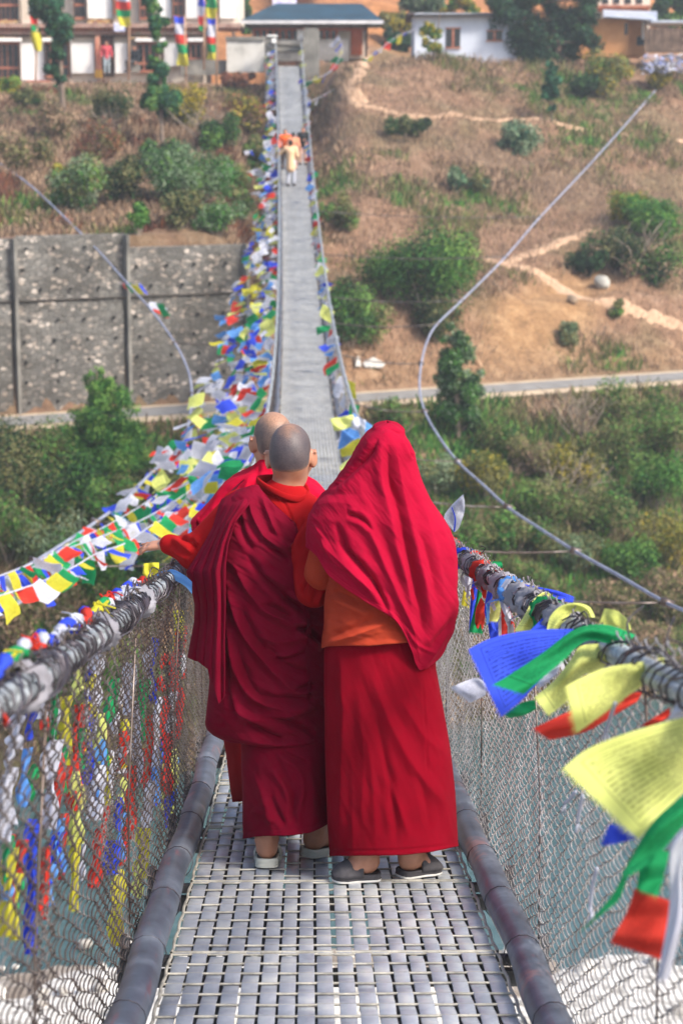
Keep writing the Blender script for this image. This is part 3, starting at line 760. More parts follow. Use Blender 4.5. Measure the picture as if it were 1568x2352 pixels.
def loft_cloth(name, parent, mat, Y0, xl, xr, top, bot, hd, nr=170, nc=260, folds=(), nz=0.0025, nzdir=20, nzs=(60, 14), cut=None, pw=0.9, smw=7, arc=None, thick=0.0, lift=None, fs=1.3):
    ally = [p[0] for p in xl] + [p[0] for p in xr]; y_lo, y_hi = min(ally), max(ally)
    fl, fr = smooth1(xl, y_lo, y_hi, smw), smooth1(xr, y_lo, y_hi, smw)
    fh = smooth1(hd, y_lo, y_hi, 25)
    a = np.linspace(0, 2 * np.pi, nc, endpoint=False) if arc is None else np.linspace(arc[0], arc[1], nc)
    ca, sa = np.cos(a), np.sin(a); cx_ = ca * (1 + (1 - pw) * 1.2 * sa * sa)
    X = lambda y: (fl(y) + fr(y)) / 2 + (fr(y) - fl(y)) / 2 * cx_
    def solve(f):
        if isinstance(f, (int, float)): return np.full(nc, float(f))
        yg = np.arange(min(p[1] for p in f) - 6, max(p[1] for p in f) + 7, 0.5)[:, None]
        xg = (fl(yg) + fr(yg)) / 2 + (fr(yg) - fl(yg)) / 2 * cx_[None]
        dd_ = np.interp(xg, [p[0] for p in f], [p[1] for p in f]) - yg            # falls through zero at the edge
        i = np.argmax(dd_ <= 0, 0); i = np.clip(i, 1, len(yg) - 1); j = np.arange(nc); a0, a1 = dd_[i - 1, j], dd_[i, j]
        y = yg[i - 1, 0] + 0.5 * np.clip(a0 / np.where(a0 - a1 == 0, 1, a0 - a1), 0, 1)
        return np.convolve(np.pad(y, 2, mode='wrap' if arc is None else 'edge'), np.ones(5) / 5, mode='valid')
    yt, yb = solve(top), solve(bot)
    tt = np.linspace(0, 1, nr)[:, None]; y = yt[None] * (1 - tt) + yb[None] * tt
    hw = (fr(y) - fl(y)) / 2; x = (fl(y) + fr(y)) / 2 + hw * cx_[None]
    h = fh(y); off = -np.abs(sa)[None] ** 0.85 * h
    near = px_world(x, y, Y0 + off)
    Vt = near.copy(); Vt[..., 1] = Y0 + np.sign(sa)[None] * np.abs(off)
    ppm = FPX / (Y0 + 0.3)
    nx = np.broadcast_to(ca[None], x.shape) * h; ny = np.broadcast_to(sa[None], x.shape) * (hw / ppm)
    ln = np.sqrt(nx * nx + ny * ny) + 1e-6
    ff = fs * fold_field(x.ravel(), y.ravel(), folds).reshape(x.shape)
    q = math.radians(nzdir); p2 = np.stack([(x * math.cos(q) + y * math.sin(q)) / nzs[0], (-x * math.sin(q) + y * math.cos(q)) / nzs[1], np.where(sa > 0, 9.0, 0.0)[None] + 0 * x], -1).reshape(-1, 3)
    rg = (1 - 2.2 * np.abs(vnoise(p2 * np.array([1.1, 1.5, 1]), 17))) * np.clip(fbm(p2 * .35, 2, 23) * 2.2 + .35, 0, 1); rg2 = 1 - 2.2 * np.abs(vnoise(p2 * np.array([2.6, 3.0, 1]), 19))
    ff = ff + nz * 2 * fbm(p2, 4, len(name)).reshape(x.shape) + nz * (0.8 * rg + 0.22 * rg2).reshape(x.shape)
    ff = ff * np.clip(np.abs(sa)[None] * 2.5 + 0.15, 0, 1)
    ff = ff - 0.0016 * np.exp(-((yb[None] - y - 13) / 1.6) ** 2) + 0.0012 * np.exp(-((yb[None] - y - 2) / 2.5) ** 2)      # stitched hem
    if lift is not None: ff = ff + lift(x, y)
    Vt[..., 0] += ff * nx / ln; Vt[..., 1] += ff * ny / ln
    I = np.arange(nr * nc).reshape(nr, nc)
    if arc is None:
        q4 = np.stack([I[:-1], np.roll(I[:-1], -1, 1), np.roll(I[1:], -1, 1), I[1:]], -1)
    else: q4 = np.stack([I[:-1, :-1], I[:-1, 1:], I[1:, 1:], I[1:, :-1]], -1)
    xm, ym = x[:-1][:, :q4.shape[1]], y[:-1][:, :q4.shape[1]]; am = np.broadcast_to(a[None, :q4.shape[1]], xm.shape)
    keep = np.ones(xm.shape, bool) if cut is None else ~cut(xm, ym, am)
    q4 = q4[keep]
    off3 = np.array(parent.matrix_basis.translation)
    me = mesh_data(name, Vt.reshape(-1, 3) - off3, q4[:, ::-1].copy(), mat, True)
    o = obj(name, me, parent)
    md = o.modifiers.new("thickness", 'SOLIDIFY'); md.thickness = 0.0035; md.offset = -1
    return o
_dy = [(proj(bridge_frame(d)[0])[1], d) for d in np.arange(97, 3, -0.05)]
def deck_d(y): return float(np.interp(y, [q[0] for q in _dy], [q[1] for q in _dy]))
def DK(x, y, dz=0.014): return P(x, y, deck_d(y)) + Vector((0, 0, dz))
def slipper(parent, heel, toe, w, sole_h, vamp, mats, vf=(0.42, 1.0), hv=0.07, cup=0.0):
    """heel and toe are points on the ground under the shoe"""
    h, t_ = Vector(heel), Vector(toe); d = t_ - h; L = d.length; d.normalize(); up = Vector((0, 0, 1)); r = d.cross(up).normalized(); up = r.cross(d)
    prof = [(0, .30), (.03, .62), (.1, .80), (.3, .84), (.5, .84), (.7, 1.0), (.85, .92), (.95, .66), (1.0, .30)]
    n = 30; out = []
    for k in range(n + 1): f = k / n; out.append((f, interp(prof, f) * w / 2))
    off = Vector(parent.location); g = MB()
    def ring(z, ex, m):
        lo = [h + d * (f * L + (ex if f > .5 else -ex) * abs(2 * f - 1) ** 3) + r * (hw + ex) + up * z for f, hw in out]
        hi = [h + d * (f * L + (ex if f > .5 else -ex) * abs(2 * f - 1) ** 3) - r * (hw + ex) + up * z for f, hw in reversed(out)]
        return lo + hi
    lv = [(0.0, -.004, 1), (sole_h * .10, 0.001, 1), (sole_h * .34, 0.001, 1), (sole_h * .36, -.001, 0), (sole_h * .85, 0.0, 0), (sole_h + cup, -.002, 0), (sole_h + cup, -.008, 0), (sole_h - .002, -.010, 2), (sole_h - .003, -.03, 2)]
    rings = [ring(z, ex, m) for z, ex, m in lv]; nn = len(rings[0])
    for i in range(len(rings) - 1):
        g.add(rings[i] + rings[i + 1], [(k, (k + 1) % nn, nn + (k + 1) % nn, nn + k) for k in range(nn)], lv[i + 1][2])
    half = len(out)
    g.add(rings[-1], [(k, k + 1, nn - 2 - k, nn - 1 - k) for k in range(half - 1)], 2)
    sole = g.build("slipper", mats, parent, True, off); sole.location = (0, 0, 0)
    if vamp:
        g = MB(); grid = []; nf = 22
        for k in range(nf + 1):
            f = lerp(vf[0], vf[1], k / nf); hw = interp(prof, min(f, 1)) * w / 2 * 0.985
            zz = hv * (1 - max(0, (f - vf[0]) / (1 - vf[0])) ** 1.5 * 0.82) * (math.sqrt(max(0, 1 - ((f - .72) / .285) ** 4)) if f > .72 else 1)
            grid.append([h + d * f * L + r * hw * math.cos(q) * (1 - .1 * math.sin(q)) + up * (sole_h * .7 + zz * math.sin(q) ** 0.8) for q in np.linspace(0, math.pi, 19)])
        g.sheet(grid)
        e = g.build("upper", mats[0], sole, True, off); e.location = (0, 0, 0)
        md = e.modifiers.new("thickness", 'SOLIDIFY'); md.thickness = 0.004
        g = MB(); g.tube(grid[0], 0.004, 6)
        if vf[1] < 0.99: g.tube(grid[-1], 0.004, 6)
        else:                                # lace seam on the tongue
            for q in (0.12, 0.24, 0.36): g.tube(smooth_poly([grid[int(nf * q)][6] + up * .004, grid[int(nf * q) + 1][9] + up * .007, grid[int(nf * q)][12] + up * .004], 4), 0.003, 5)
        e = g.build("seam", mats[2], sole, True, off); e.location = (0, 0, 0)
    return sole
def hair_cap(parent, c, M, s=1.0, mat=m_stub, crown=0.0):
    w = lambda x, y, z: npv(c) + M @ (np.array([x, y, z]) * s)
    pr = [('e', w(0, -.012, .028), npv((.0785, .0975, .0935)) * s, M, .02), ('e', w(0, -.05, -.03), npv((.0635, .0465, .0615)) * s, M, .05)]
    def cut(p, D):
        q = (p - npv(c)) @ M / s
        line = np.where(q[..., 1] > 0.05, q[..., 1] * 1.6 - 0.03, np.where(q[..., 1] > -0.02, -0.028 + (q[..., 1] + .02) * 1.1, -0.075 + (q[..., 1] + .1) * .4))
        ear = np.hypot(q[..., 1] + .004, q[..., 2] + .014) - 0.030
        return np.maximum(np.maximum(D, line - q[..., 2]), np.where(np.abs(q[..., 0]) > .05, -ear, -1))
    V, Q = sdf_mesh(pr, 0.006 * s, cut=cut); V = relax(V, Q, 1)
    q = (V - npv(c)) @ M / s
    thin = 0.25 + 0.55 * np.clip((q[:, 2] - .02) / .09, 0, 1) * np.clip(1 - np.abs(q[:, 0]) / .085, 0, 1) + crown * np.clip((q[:, 2] - .03) / .07, 0, 1) - 0.12 * np.clip((-q[:, 2]) / .05, 0, 1)
    ln = np.where(q[:, 1] > 0.05, q[:, 1] * 1.6 - 0.03, np.where(q[:, 1] > -0.02, -0.028 + (q[:, 1] + .02) * 1.1, -0.075 + (q[:, 1] + .1) * .4))
    thin = thin + 0.95 * np.exp(-np.clip(q[:, 2] - ln, 0, 1) / .016)
    return obj("hair", mesh_data("hair", V - np.array(parent.location), Q, mat, True, attr={"thin": thin}), parent)
W = lambda x, y, Y: npv(PY(x, y, Y))
UPZ = np.array([0., 0., 1.])
def cvt(sx, ox, oy): return lambda *p: [(ox + sx * a, oy + sx * b_) for a, b_ in p]
c3 = cvt(.2563, 689.0, 947.4); c2 = cvt(.2343, 401.8, 1262.8); c1 = cvt(.2929, 321.4, 941.4); c6 = cvt(.4393, 401.8, 1377.6); c4 = cvt(.2563, 401.8, 1664.6)

# ------------------------------------------------------------------ the hooded monk
Yh = 7.12
mk = empty("person", DK(888, 2022, 0))
tag(mk, "monk with a crimson shawl drawn over the head like a hood and an orange top", "person", "three monks walking on the bridge")
M = axes((0.05, 1, -0.12), (0, 0.1, 1))
hl, tl_ = DK(873, 2026), DK(762, 2030); hr, tr_ = DK(916, 2024), DK(1006, 2008)
SOLE = 0.030
dl = npv((tl_ - hl).normalized()); dr = npv((tr_ - hr).normalized())
J = dict(pelvis=W(888, 1530, Yh), chest=W(880, 1262, Yh), neck=W(886, 1128, Yh + .02), head=W(889, 1046, Yh + .05), M=M, F=np.array([0, 1., 0]),
         shL=W(790, 1210, Yh), shR=W(962, 1222, Yh), elL=W(748, 1320, Yh + .03), elR=W(985, 1400, Yh + .05), wrL=W(760, 1330, Yh + .26), wrR=W(930, 1340, Yh + .27),
         hdL=(0.3, 1, 0), hnL=(-.2, .1, 1), htL=(1, 0, 0), hdR=(-.6, .8, 0), hnR=(.3, .3, 1), htR=(-1, 0, .2),
         hipL=W(845, 1560, Yh), hipR=W(932, 1560, Yh), knL=W(846, 1790, Yh + .05), knR=W(920, 1790, Yh + .05),
         anL=npv(hl) + dl * .052 + UPZ * (SOLE + .075), anR=npv(hr) + dr * .050 + UPZ * (SOLE + .075),
         heelL=npv(hl) + dl * .012 + UPZ * SOLE, toeL=npv(tl_) - dl * .012 + UPZ * SOLE, heelR=npv(hr) + dr * .012 + UPZ * SOLE, toeR=npv(tr_) - dr * .012 + UPZ * SOLE)
sdf_obj("body", body_prims(J), 0.0072, m_skin, mk)
m_shoe = simple("dark_canvas_shoe", ["3a383b", "4c494c"], 30, 0.8, 0.3, 200); m_shoe_rim = simple("white_rubber_rim", ["c9c6c0", "e2dfd8"], 10, 0.6, 0.1); m_shoe_in = simple("shoe_lining", ["2c2a2b", "3a3636"], 20, 0.9, 0.2)
for h_, t__ in ((hl, tl_), (hr, tr_)): slipper(mk, h_, t__, 0.098, SOLE, True, [m_shoe, m_shoe_rim, m_shoe_in], (0.40, 1.0), 0.072)
# red ankle-length skirt
f_sk = [(c6((860, 300), (880, 600), (870, 900), (860, 1300)), 11, .007), (c6((790, 300), (800, 700), (810, 1300)), 9, .006), (c6((960, 500), (985, 800), (975, 1200)), 12, .005),
        (c6((1020, 360), (1090, 560), (1180, 760), (1300, 950), (1420, 1080)), 12, .009), (c6((1040, 600), (1100, 850), (1140, 1080), (1160, 1300)), 9, .008, 'g'), (c6((1290, 400), (1310, 700), (1325, 1000)), 2.5, .003, 'g'),
        (c6((1180, 520), (1290, 700), (1400, 800)), 10, .006), (c6((1080, 900), (1160, 1060), (1230, 1250)), 8, .006), (c6((1330, 900), (1400, 1060), (1440, 1250)), 12, .006), (c6((1000, 700), (1030, 900), (1050, 1250)), 9, .006),
        (c6((920, 800), (925, 1050), (930, 1320)), 8, .004), (c6((760, 1310), (1000, 1312), (1340, 1295), (1500, 1265)), 2.5, .0025, 'g'), (c6((1250, 900), (1300, 1000), (1330, 1200)), 9, .006, 'g')]
loft_cloth("skirt_robe", mk, m_skirt, Yh, [(1440, 742), (1485, 744), (1600, 744), (1800, 748), (1900, 752), (1967, 757)], [(1440, 1000), (1500, 1000), (1536, 1001), (1624, 1017), (1720, 1034), (1817, 1045), (1944, 1052), (1967, 1053)],
           1445, [(757, 1966), (863, 1965), (929, 1964), (990, 1957), (1052, 1944)], [(1440, .155), (1600, .19), (1800, .225), (1967, .285)], 170, 240, f_sk, 0.0016, 70, (90, 16), pw=0.85, fs=1.1)
# orange fleece top
f_or = [(c3((270, 1650), (400, 1720), (560, 1790), (650, 1800)), 10, .010), (c3((300, 1600), (420, 1650), (520, 1720)), 7, .008, 'g'), (c3((210, 2080), (400, 2020), (640, 1930), (820, 1860)), 9, .014), (c3((230, 2040), (420, 1960), (620, 1880)), 7, .008, 'g'),
        (c3((240, 1800), (260, 1900), (240, 2010)), 9, .006), (c3((560, 2000), (760, 1960), (900, 1960)), 9, .006)]
loft_cloth("fleece_top", mk, m_orange, Yh, [(1120, 790), (1200, 760), (1327, 753), (1383, 744), (1440, 744), (1465, 739), (1485, 738), (1495, 739)], [(1120, 960), (1200, 1010), (1330, 1020), (1495, 1008)],
           1130, [(737, 1490), (756, 1484), (843, 1484), (935, 1476), (1010, 1472)], [(1120, .11), (1250, .155), (1420, .175), (1470, .195), (1495, .192)], 120, 200, f_or, 0.0022, 20, (50, 16), pw=0.85)
sv = [('c', W(775, 1205, Yh), W(741, 1305, Yh + .03), .078, .064, .03), ('c', W(741, 1318, Yh + .03), W(756, 1330, Yh + .22), .062, .048, .03), ('c', W(958, 1225, Yh + .02), W(980, 1400, Yh + .05), .070, .058, .03), ('c', W(980, 1400, Yh + .05), W(940, 1345, Yh + .24), .062, .046, .03)]
sdf_obj("sleeve", sv[:2], 0.008, m_orange, mk, disp=lambda V: 0.005 * fbm(V * np.array([18, 18, 30]), 3, 4))
sdf_obj("sleeve", sv[2:], 0.009, m_orange, mk)
# shawl drawn over the head
f_sh = [(c3((790, 290), (800, 600), (890, 900), (950, 1200), (1050, 1600), (1120, 2020)), 11, .012, 'g'), (c3((730, 260), (730, 600), (800, 900), (880, 1250), (960, 1500)), 15, .008),
        (c3((850, 280), (900, 650), (985, 1000), (1090, 1450), (1190, 1950)), 12, .011), (c3((930, 330), (1000, 600), (1120, 900), (1230, 1300), (1290, 1750)), 14, .006),
        (c3((130, 1000), (240, 1200), (430, 1390), (690, 1640), (850, 1850), (980, 2060)), 9, .009), (c3((310, 980), (420, 1230), (600, 1450), (700, 1600), (790, 1800)), 10, .013, 'g'),
        (c3((440, 960), (570, 1000), (660, 1130), (770, 1400), (880, 1650), (1010, 1960), (1060, 2200)), 10, .011), (c3((420, 915), (500, 940), (580, 985), (640, 1060)), 6, .010, 'g'), (c3((420, 870), (540, 880), (640, 960)), 8, .006),
        (c3((200, 1130), (270, 1290), (400, 1430)), 7, .006), (c3((340, 1150), (430, 1260), (560, 1380)), 6, .006, 'g'), (c3((640, 1500), (720, 1640), (800, 1790)), 6, .010, 'g'),
        (c3((940, 190), (985, 320), (1030, 420)), 5, .012, 'g'), (c3((700, 230), (620, 380), (470, 520), (370, 610), (250, 700)), 8, .012, 'g'), (c3((600, 160), (770, 120), (900, 165), (960, 230)), 4, .006), (c3((720, 165), (800, 150), (900, 200)), 3, .005, 'g'),
        (c3((1190, 850), (1300, 1100), (1370, 1400), (1390, 1750)), 13, .006), (c3((1000, 1000), (1120, 1200), (1220, 1600)), 8, .005, 'g'), (c3((880, 1250), (950, 1500), (1010, 1800)), 9, .006), (c3((900, 1880), (960, 1960), (1040, 2080), (1230, 2170)), 4, .004),
        (c3((1330, 1950), (1240, 2080), (1100, 2290)), 7, .009), (c3((1370, 1850), (1290, 1960), (1180, 2120)), 7, .007, 'g'), (c3((250, 1330), (420, 1450), (560, 1540)), 2.5, .002, 'g'), (c3((150, 830), (330, 800), (520, 840)), 12, .005)]
sh_l = [(971, 889.5), (971.6, 886), (972.5, 880), (976, 872), (981, 863), (999, 843), (1016, 827), (1037, 817), (1060, 806), (1086, 786), (1124, 753), (1136, 748), (1150, 731), (1170, 717), (1193, 706), (1224, 702), (1300, 702), (1550, 702)]
sh_r = [(971, 890.5), (971.6, 894), (972.5, 900), (975, 907), (979, 914), (993, 927), (1016, 941), (1042, 953), (1060, 956), (1101, 968), (1137, 984), (1155, 993), (1193, 1017), (1219, 1035), (1247, 1045), (1280, 1050), (1327, 1051), (1357, 1049), (1383, 1053), (1406, 1052), (1429, 1046), (1455, 1040), (1473, 1033), (1501, 1021), (1519, 1008), (1550, 1000)]
hem = [(700, 1255), (717, 1268), (730, 1281), (743, 1306), (756, 1324), (791, 1352), (825, 1373), (853, 1391), (879, 1406), (907, 1424), (920, 1442), (932, 1465), (945, 1498), (953, 1524), (963, 1541), (979, 1535), (994, 1526), (1012, 1511), (1032, 1475), (1045, 1435), (1054, 1405)]
def face_gap(x, y, a):
    return (np.sin(a) > 0.45) & (y < 1122) & (y > 990) & (np.abs(x - 886) < 55)
loft_cloth("hooded_shawl", mk, m_shawl, Yh, sh_l, sh_r, 971.0, hem, [(971, .004), (973, .035), (978, .075), (990, .11), (1020, .135), (1080, .14), (1130, .155), (1200, .195), (1300, .215), (1420, .215), (1550, .21)],
           260, 330, f_sh, 0.0022, 55, (60, 13), cut=face_gap, pw=0.92, smw=3)

# ------------------------------------------------------------------ the monk in the middle
Ym = 7.46
mm = empty("person", DK(660, 1992, 0))
tag(mm, "bareheaded monk in a red fleece jacket and maroon robe reaching out his left hand", "person", "three monks walking on the bridge")
M = axes((0.12, 1, -0.20), (-0.02, 0.2, 1))
hl, tl_ = DK(612, 2003), DK(622, 1945); hr, tr_ = DK(700, 1977), DK(792, 1958)
SO2 = 0.032
dl = npv((tl_ - hl).normalized()); dr = npv((tr_ - hr).normalized())
tl_ = hl + Vector(dl) * .235; tr_ = hr + Vector(dr) * .22
HC = W(668, 1046, Ym + .03)
J = dict(pelvis=W(645, 1520, Ym), chest=W(640, 1258, Ym), neck=W(655, 1128, Ym), head=HC, M=M, F=np.array([0, 1., 0]),
         shL=W(553, 1182, Ym), shR=W(704, 1204, Ym - .06), elL=W(448, 1270, Ym + .04), elR=W(722, 1352, Ym - .20), wrL=W(384, 1250, Ym + .10), wrR=W(800, 1330, Ym + .02),
         hdL=(-1, .30, -.16), hnL=(-.1, -.25, 1), htL=(-.2, 1, .0), hdR=(.8, .6, 0), hnR=(0, .2, 1), htR=(-.3, 1, 0), hs=0.80, hcL=((.10, .22, .30, .38), .13, .9),
         hipL=W(600, 1545, Ym), hipR=W(688, 1545, Ym), knL=W(604, 1760, Ym + .16), knR=W(692, 1755, Ym + .14),
         anL=npv(hl) + dl * .055 + UPZ * (SO2 + .085), anR=npv(hr) + dr * .052 + UPZ * (SO2 + .085),
         heelL=npv(hl) + dl * .018 + UPZ * (SO2 + .006), toeL=npv(tl_) - dl * .015 + UPZ * SO2, heelR=npv(hr) + dr * .012 + UPZ * SO2, toeR=npv(tr_) - dr * .012 + UPZ * SO2)
sdf_obj("body", body_prims(J, hs := 1.0), 0.0068, m_skin, mm, it=1)
hair_cap(mm, HC, M, 1.0)
m_slide = simple("cream_rubber_slide", ["a9aba0", "c6c7bb"], 8, 0.6, 0.15, 60); m_slide_in = simple("slide_footbed", ["6d7068", "83857c"], 20, 0.8, 0.2)
slipper(mm, hl, tl_, 0.108, SO2, True, [m_slide, m_slide, m_slide_in], (0.50, 0.86), 0.062, 0.004)
slipper(mm, hr, tr_, 0.102, SO2, True, [m_slide, m_slide, m_slide_in], (0.50, 0.86), 0.062, 0.003)
# lower skirt
f_ms = [(c4((860, 230), (960, 420), (1060, 640), (1040, 900)), 9, .008, 'g'), (c4((1000, 290), (1110, 420), (1140, 560), (1110, 760)), 7, .009), (c4((880, 400), (980, 560), (1010, 700)), 8, .008), (c4((840, 640), (920, 800), (990, 900)), 7, .008, 'g'),
        (c4((700, 420), (780, 600), (860, 860), (900, 980)), 10, .007), (c4((680, 780), (800, 800), (880, 880)), 8, .006), (c4((1080, 620), (1060, 760), (1090, 900)), 6, .006, 'g'), (c4((620, 250), (640, 600), (630, 1000)), 9, .005), (c4((1200, 250), (1220, 600), (1240, 930)), 14, .006),
        (c4((950, 230), (1060, 300), (1200, 350)), 6, .008, 'g')]
loft_cloth("skirt_robe", mm, m_robe2, Ym, [(1640, 548), (1711, 553), (1844, 557), (1930, 558)], [(1640, 770), (1800, 778), (1930, 785)], 1645, [(557, 1927), (591, 1921), (653, 1919), (684, 1917), (709, 1913), (730, 1905), (749, 1895), (785, 1880)],
           [(1640, .18), (1750, .28), (1850, .36), (1930, .41)], 120, 200, f_ms, 0.002, 60, (60, 14), pw=0.85)
# fleece jacket: torso and sleeves in one surface, collar apart
jk = [('c', W(640, 1450, Ym), W(640, 1260, Ym), .122, .135, .05), ('e', W(640, 1230, Ym), npv((.178, .128, .165)), None, .05), ('c', W(560, 1168, Ym), W(700, 1183, Ym), .072, .078, .06), ('c', W(640, 1190, Ym), W(652, 1138, Ym), .10, .078, .05),
      ('c', W(552, 1175, Ym), W(450, 1270, Ym + .03), .080, .066, .03), ('c', W(450, 1270, Ym + .03), W(390, 1251, Ym + .09), .064, .040, .03),
      ('c', W(703, 1198, Ym - .03), W(712, 1262, Ym - .15), .080, .078, .03), ('c', W(712, 1262, Ym - .15), W(722, 1350, Ym - .21), .078, .068, .03), ('c', W(722, 1352, Ym - .21), W(795, 1332, Ym + .01), .066, .046, .03)]
def jk_disp(V):
    px = CX + V[:, 0] / (V[:, 1] * math.cos(TH) - (V[:, 2] - CAM.z) * math.sin(TH)) * FPX
    q = V[:, 1] * math.cos(TH) - (V[:, 2] - CAM.z) * math.sin(TH); py = CY - (V[:, 1] * math.sin(TH) + (V[:, 2] - CAM.z) * math.cos(TH)) / q * FPX
    fl = [(c1((250, 1010), (330, 1060), (420, 1130)), 7, .009), (c1((300, 990), (380, 1030), (440, 1080)), 5, .008, 'g'), (c1((240, 1080), (300, 1130), (380, 1170)), 6, .008), (c1((390, 1000), (430, 1060), (440, 1130)), 6, .008, 'g'),
          (c2((1440, 240), (1330, 330), (1290, 480)), 5, .009), (c2((1470, 290), (1390, 380), (1350, 540)), 4, .009, 'g'), (c2((1490, 330), (1440, 420), (1390, 540)), 5, .009), (c2((1400, 260), (1300, 300), (1240, 420)), 4, .007, 'g'),
          (c1((1090, 670), (1160, 780), (1200, 900)), 3, .004, 'g'), (c1((1330, 880), (1250, 1000), (1200, 1120)), 8, .008), (c1((1290, 840), (1220, 950), (1180, 1060)), 7, .008, 'g'), (c2((1210, 100), (1190, 250), (1230, 450)), 6, .006)]
    return 1.4 * fold_field(px, py, fl) + 0.003 * fbm(V * 14, 3, 6)
sdf_obj("fleece_jacket", jk, 0.0062, m_fleece, mm, disp=jk_disp)
g = MB(); nk = npv(PY(650, 1122, Ym)); grid = []
for k in range(9):
    f = k / 8; rr = []
    for q in np.linspace(0, 2 * math.pi, 41):
        rad = 0.076 + 0.012 * f + 0.006 * math.sin(f * math.pi); fold = 0.012 if k >= 7 else 0
        zz = -0.045 + 0.078 * min(f, .9) - 0.030 * math.cos(q + .55) + 0.008 * math.sin(2 * q) - (0.03 * (f - .9) * 10 if f > .9 else 0)
        rr.append(Vector(nk + np.array([math.cos(q) * (rad + fold), math.sin(q) * (rad * 1.0 + fold), zz])))
    grid.append(rr)
g.sheet(grid); o = g.build("collar", m_fleece, mm, True, mm.location); o.location = (0, 0, 0)
md = o.modifiers.new("thickness", 'SOLIDIFY'); md.thickness = 0.008; md.offset = 0; md = o.modifiers.new("soft", 'SUBSURF'); md.levels = md.render_levels = 2
# maroon robe wrapped round the body
f_ro = [(c2((560, 100), (650, 270), (770, 460), (910, 600), (1120, 690), (1450, 745)), 9, .012), (c2((510, 350), (590, 600), (710, 850), (860, 1060), (1000, 1220), (1160, 1370), (1440, 1450)), 10, .014),
        (c2((505, 700), (580, 1050), (690, 1340), (880, 1500), (1150, 1565), (1430, 1480)), 10, .012), (c2((500, 1150), (560, 1450), (700, 1640), (1000, 1650), (1300, 1560), (1440, 1490)), 11, .011),
        (c2((700, 60), (850, 250), (1050, 430), (1250, 590), (1450, 655)), 10, .014, 'g'), (c2((1040, 470), (1150, 520), (1240, 570)), 6, .010, 'g'), (c2((830, 530), (1000, 590), (1180, 700)), 7, .009, 'g'), (c2((1180, 770), (1330, 810), (1470, 930)), 8, .014, 'g'),
        (c2((620, 560), (760, 830), (900, 1000)), 9, .010, 'g'), (c2((900, 950), (1130, 1150), (1350, 1210)), 9, .009, 'g'), (c2((1150, 1375), (1280, 1350), (1390, 1320)), 6, .009, 'g'), (c2((560, 800), (660, 1150), (800, 1400), (1000, 1460), (1350, 1450)), 8, .009, 'g'),
        (c2((500, 1000), (520, 1350), (600, 1650)), 9, .014, 'g'), (c2((840, 1640), (1100, 1690), (1380, 1800)), 8, .013, 'g'), (c2((700, 1710), (900, 1800), (1070, 1870)), 7, .011, 'g'), (c2((490, 1850), (700, 1860), (1000, 1905), (1400, 1880)), 8, .010),
        (c2((800, 830), (1000, 900), (1250, 880)), 6, .005), (c2((880, 1030), (1050, 1040), (1280, 960)), 5, .005), (c2((950, 1100), (1150, 1060), (1300, 1000)), 5, .005, 'g'), (c2((820, 200), (1000, 300), (1140, 370)), 9, .008), (c2((1000, 700), (1150, 760), (1300, 860), (1440, 980)), 8, .009),
        (c1((850, 700), (900, 850), (1000, 1010), (1180, 1120)), 7, .010), (c1((750, 760), (800, 950), (880, 1100)), 7, .009, 'g'), (c1((930, 620), (990, 780), (1080, 980), (1180, 1100)), 5, .007), (c1((960, 1010), (1060, 1090), (1180, 1180)), 6, .010, 'g'), (c1((1000, 960), (1100, 1040), (1190, 1090)), 5, .009)]
ro_l = [(1110, 560), (1124, 545), (1138, 527), (1161, 508), (1184, 500), (1211, 494), (1237, 482), (1283, 470), (1352, 470), (1450, 472), (1520, 476), (1560, 481), (1591, 479), (1661, 471), (1675, 474.5), (1689, 488), (1700, 512), (1722, 530)]
ro_r = [(1110, 610), (1124, 612), (1141, 640), (1167, 680), (1200, 735), (1264, 760), (1400, 775), (1560, 778), (1722, 775)]
rtop = [(470, 1160), (547, 1124), (579, 1114), (594, 1114), (603, 1141), (617, 1167), (632, 1199), (644, 1223), (667, 1264), (674, 1310), (690, 1335), (745, 1345), (800, 1345)]
rbot = [(465, 1668), (474, 1677), (488, 1690), (514, 1701), (535, 1706), (601, 1715), (660, 1719), (713, 1715), (744, 1702), (800, 1690)]
loft_cloth("draped_robe", mm, m_robe, Ym, ro_l, ro_r, rtop, rbot, [(1110, .115), (1150, .165), (1250, .205), (1400, .22), (1560, .235), (1722, .25)], 250, 320, f_ro, 0.0024, 35, (60, 12), pw=0.88, arc=(math.pi * 0.75, math.pi * 2.05), fs=1.6)
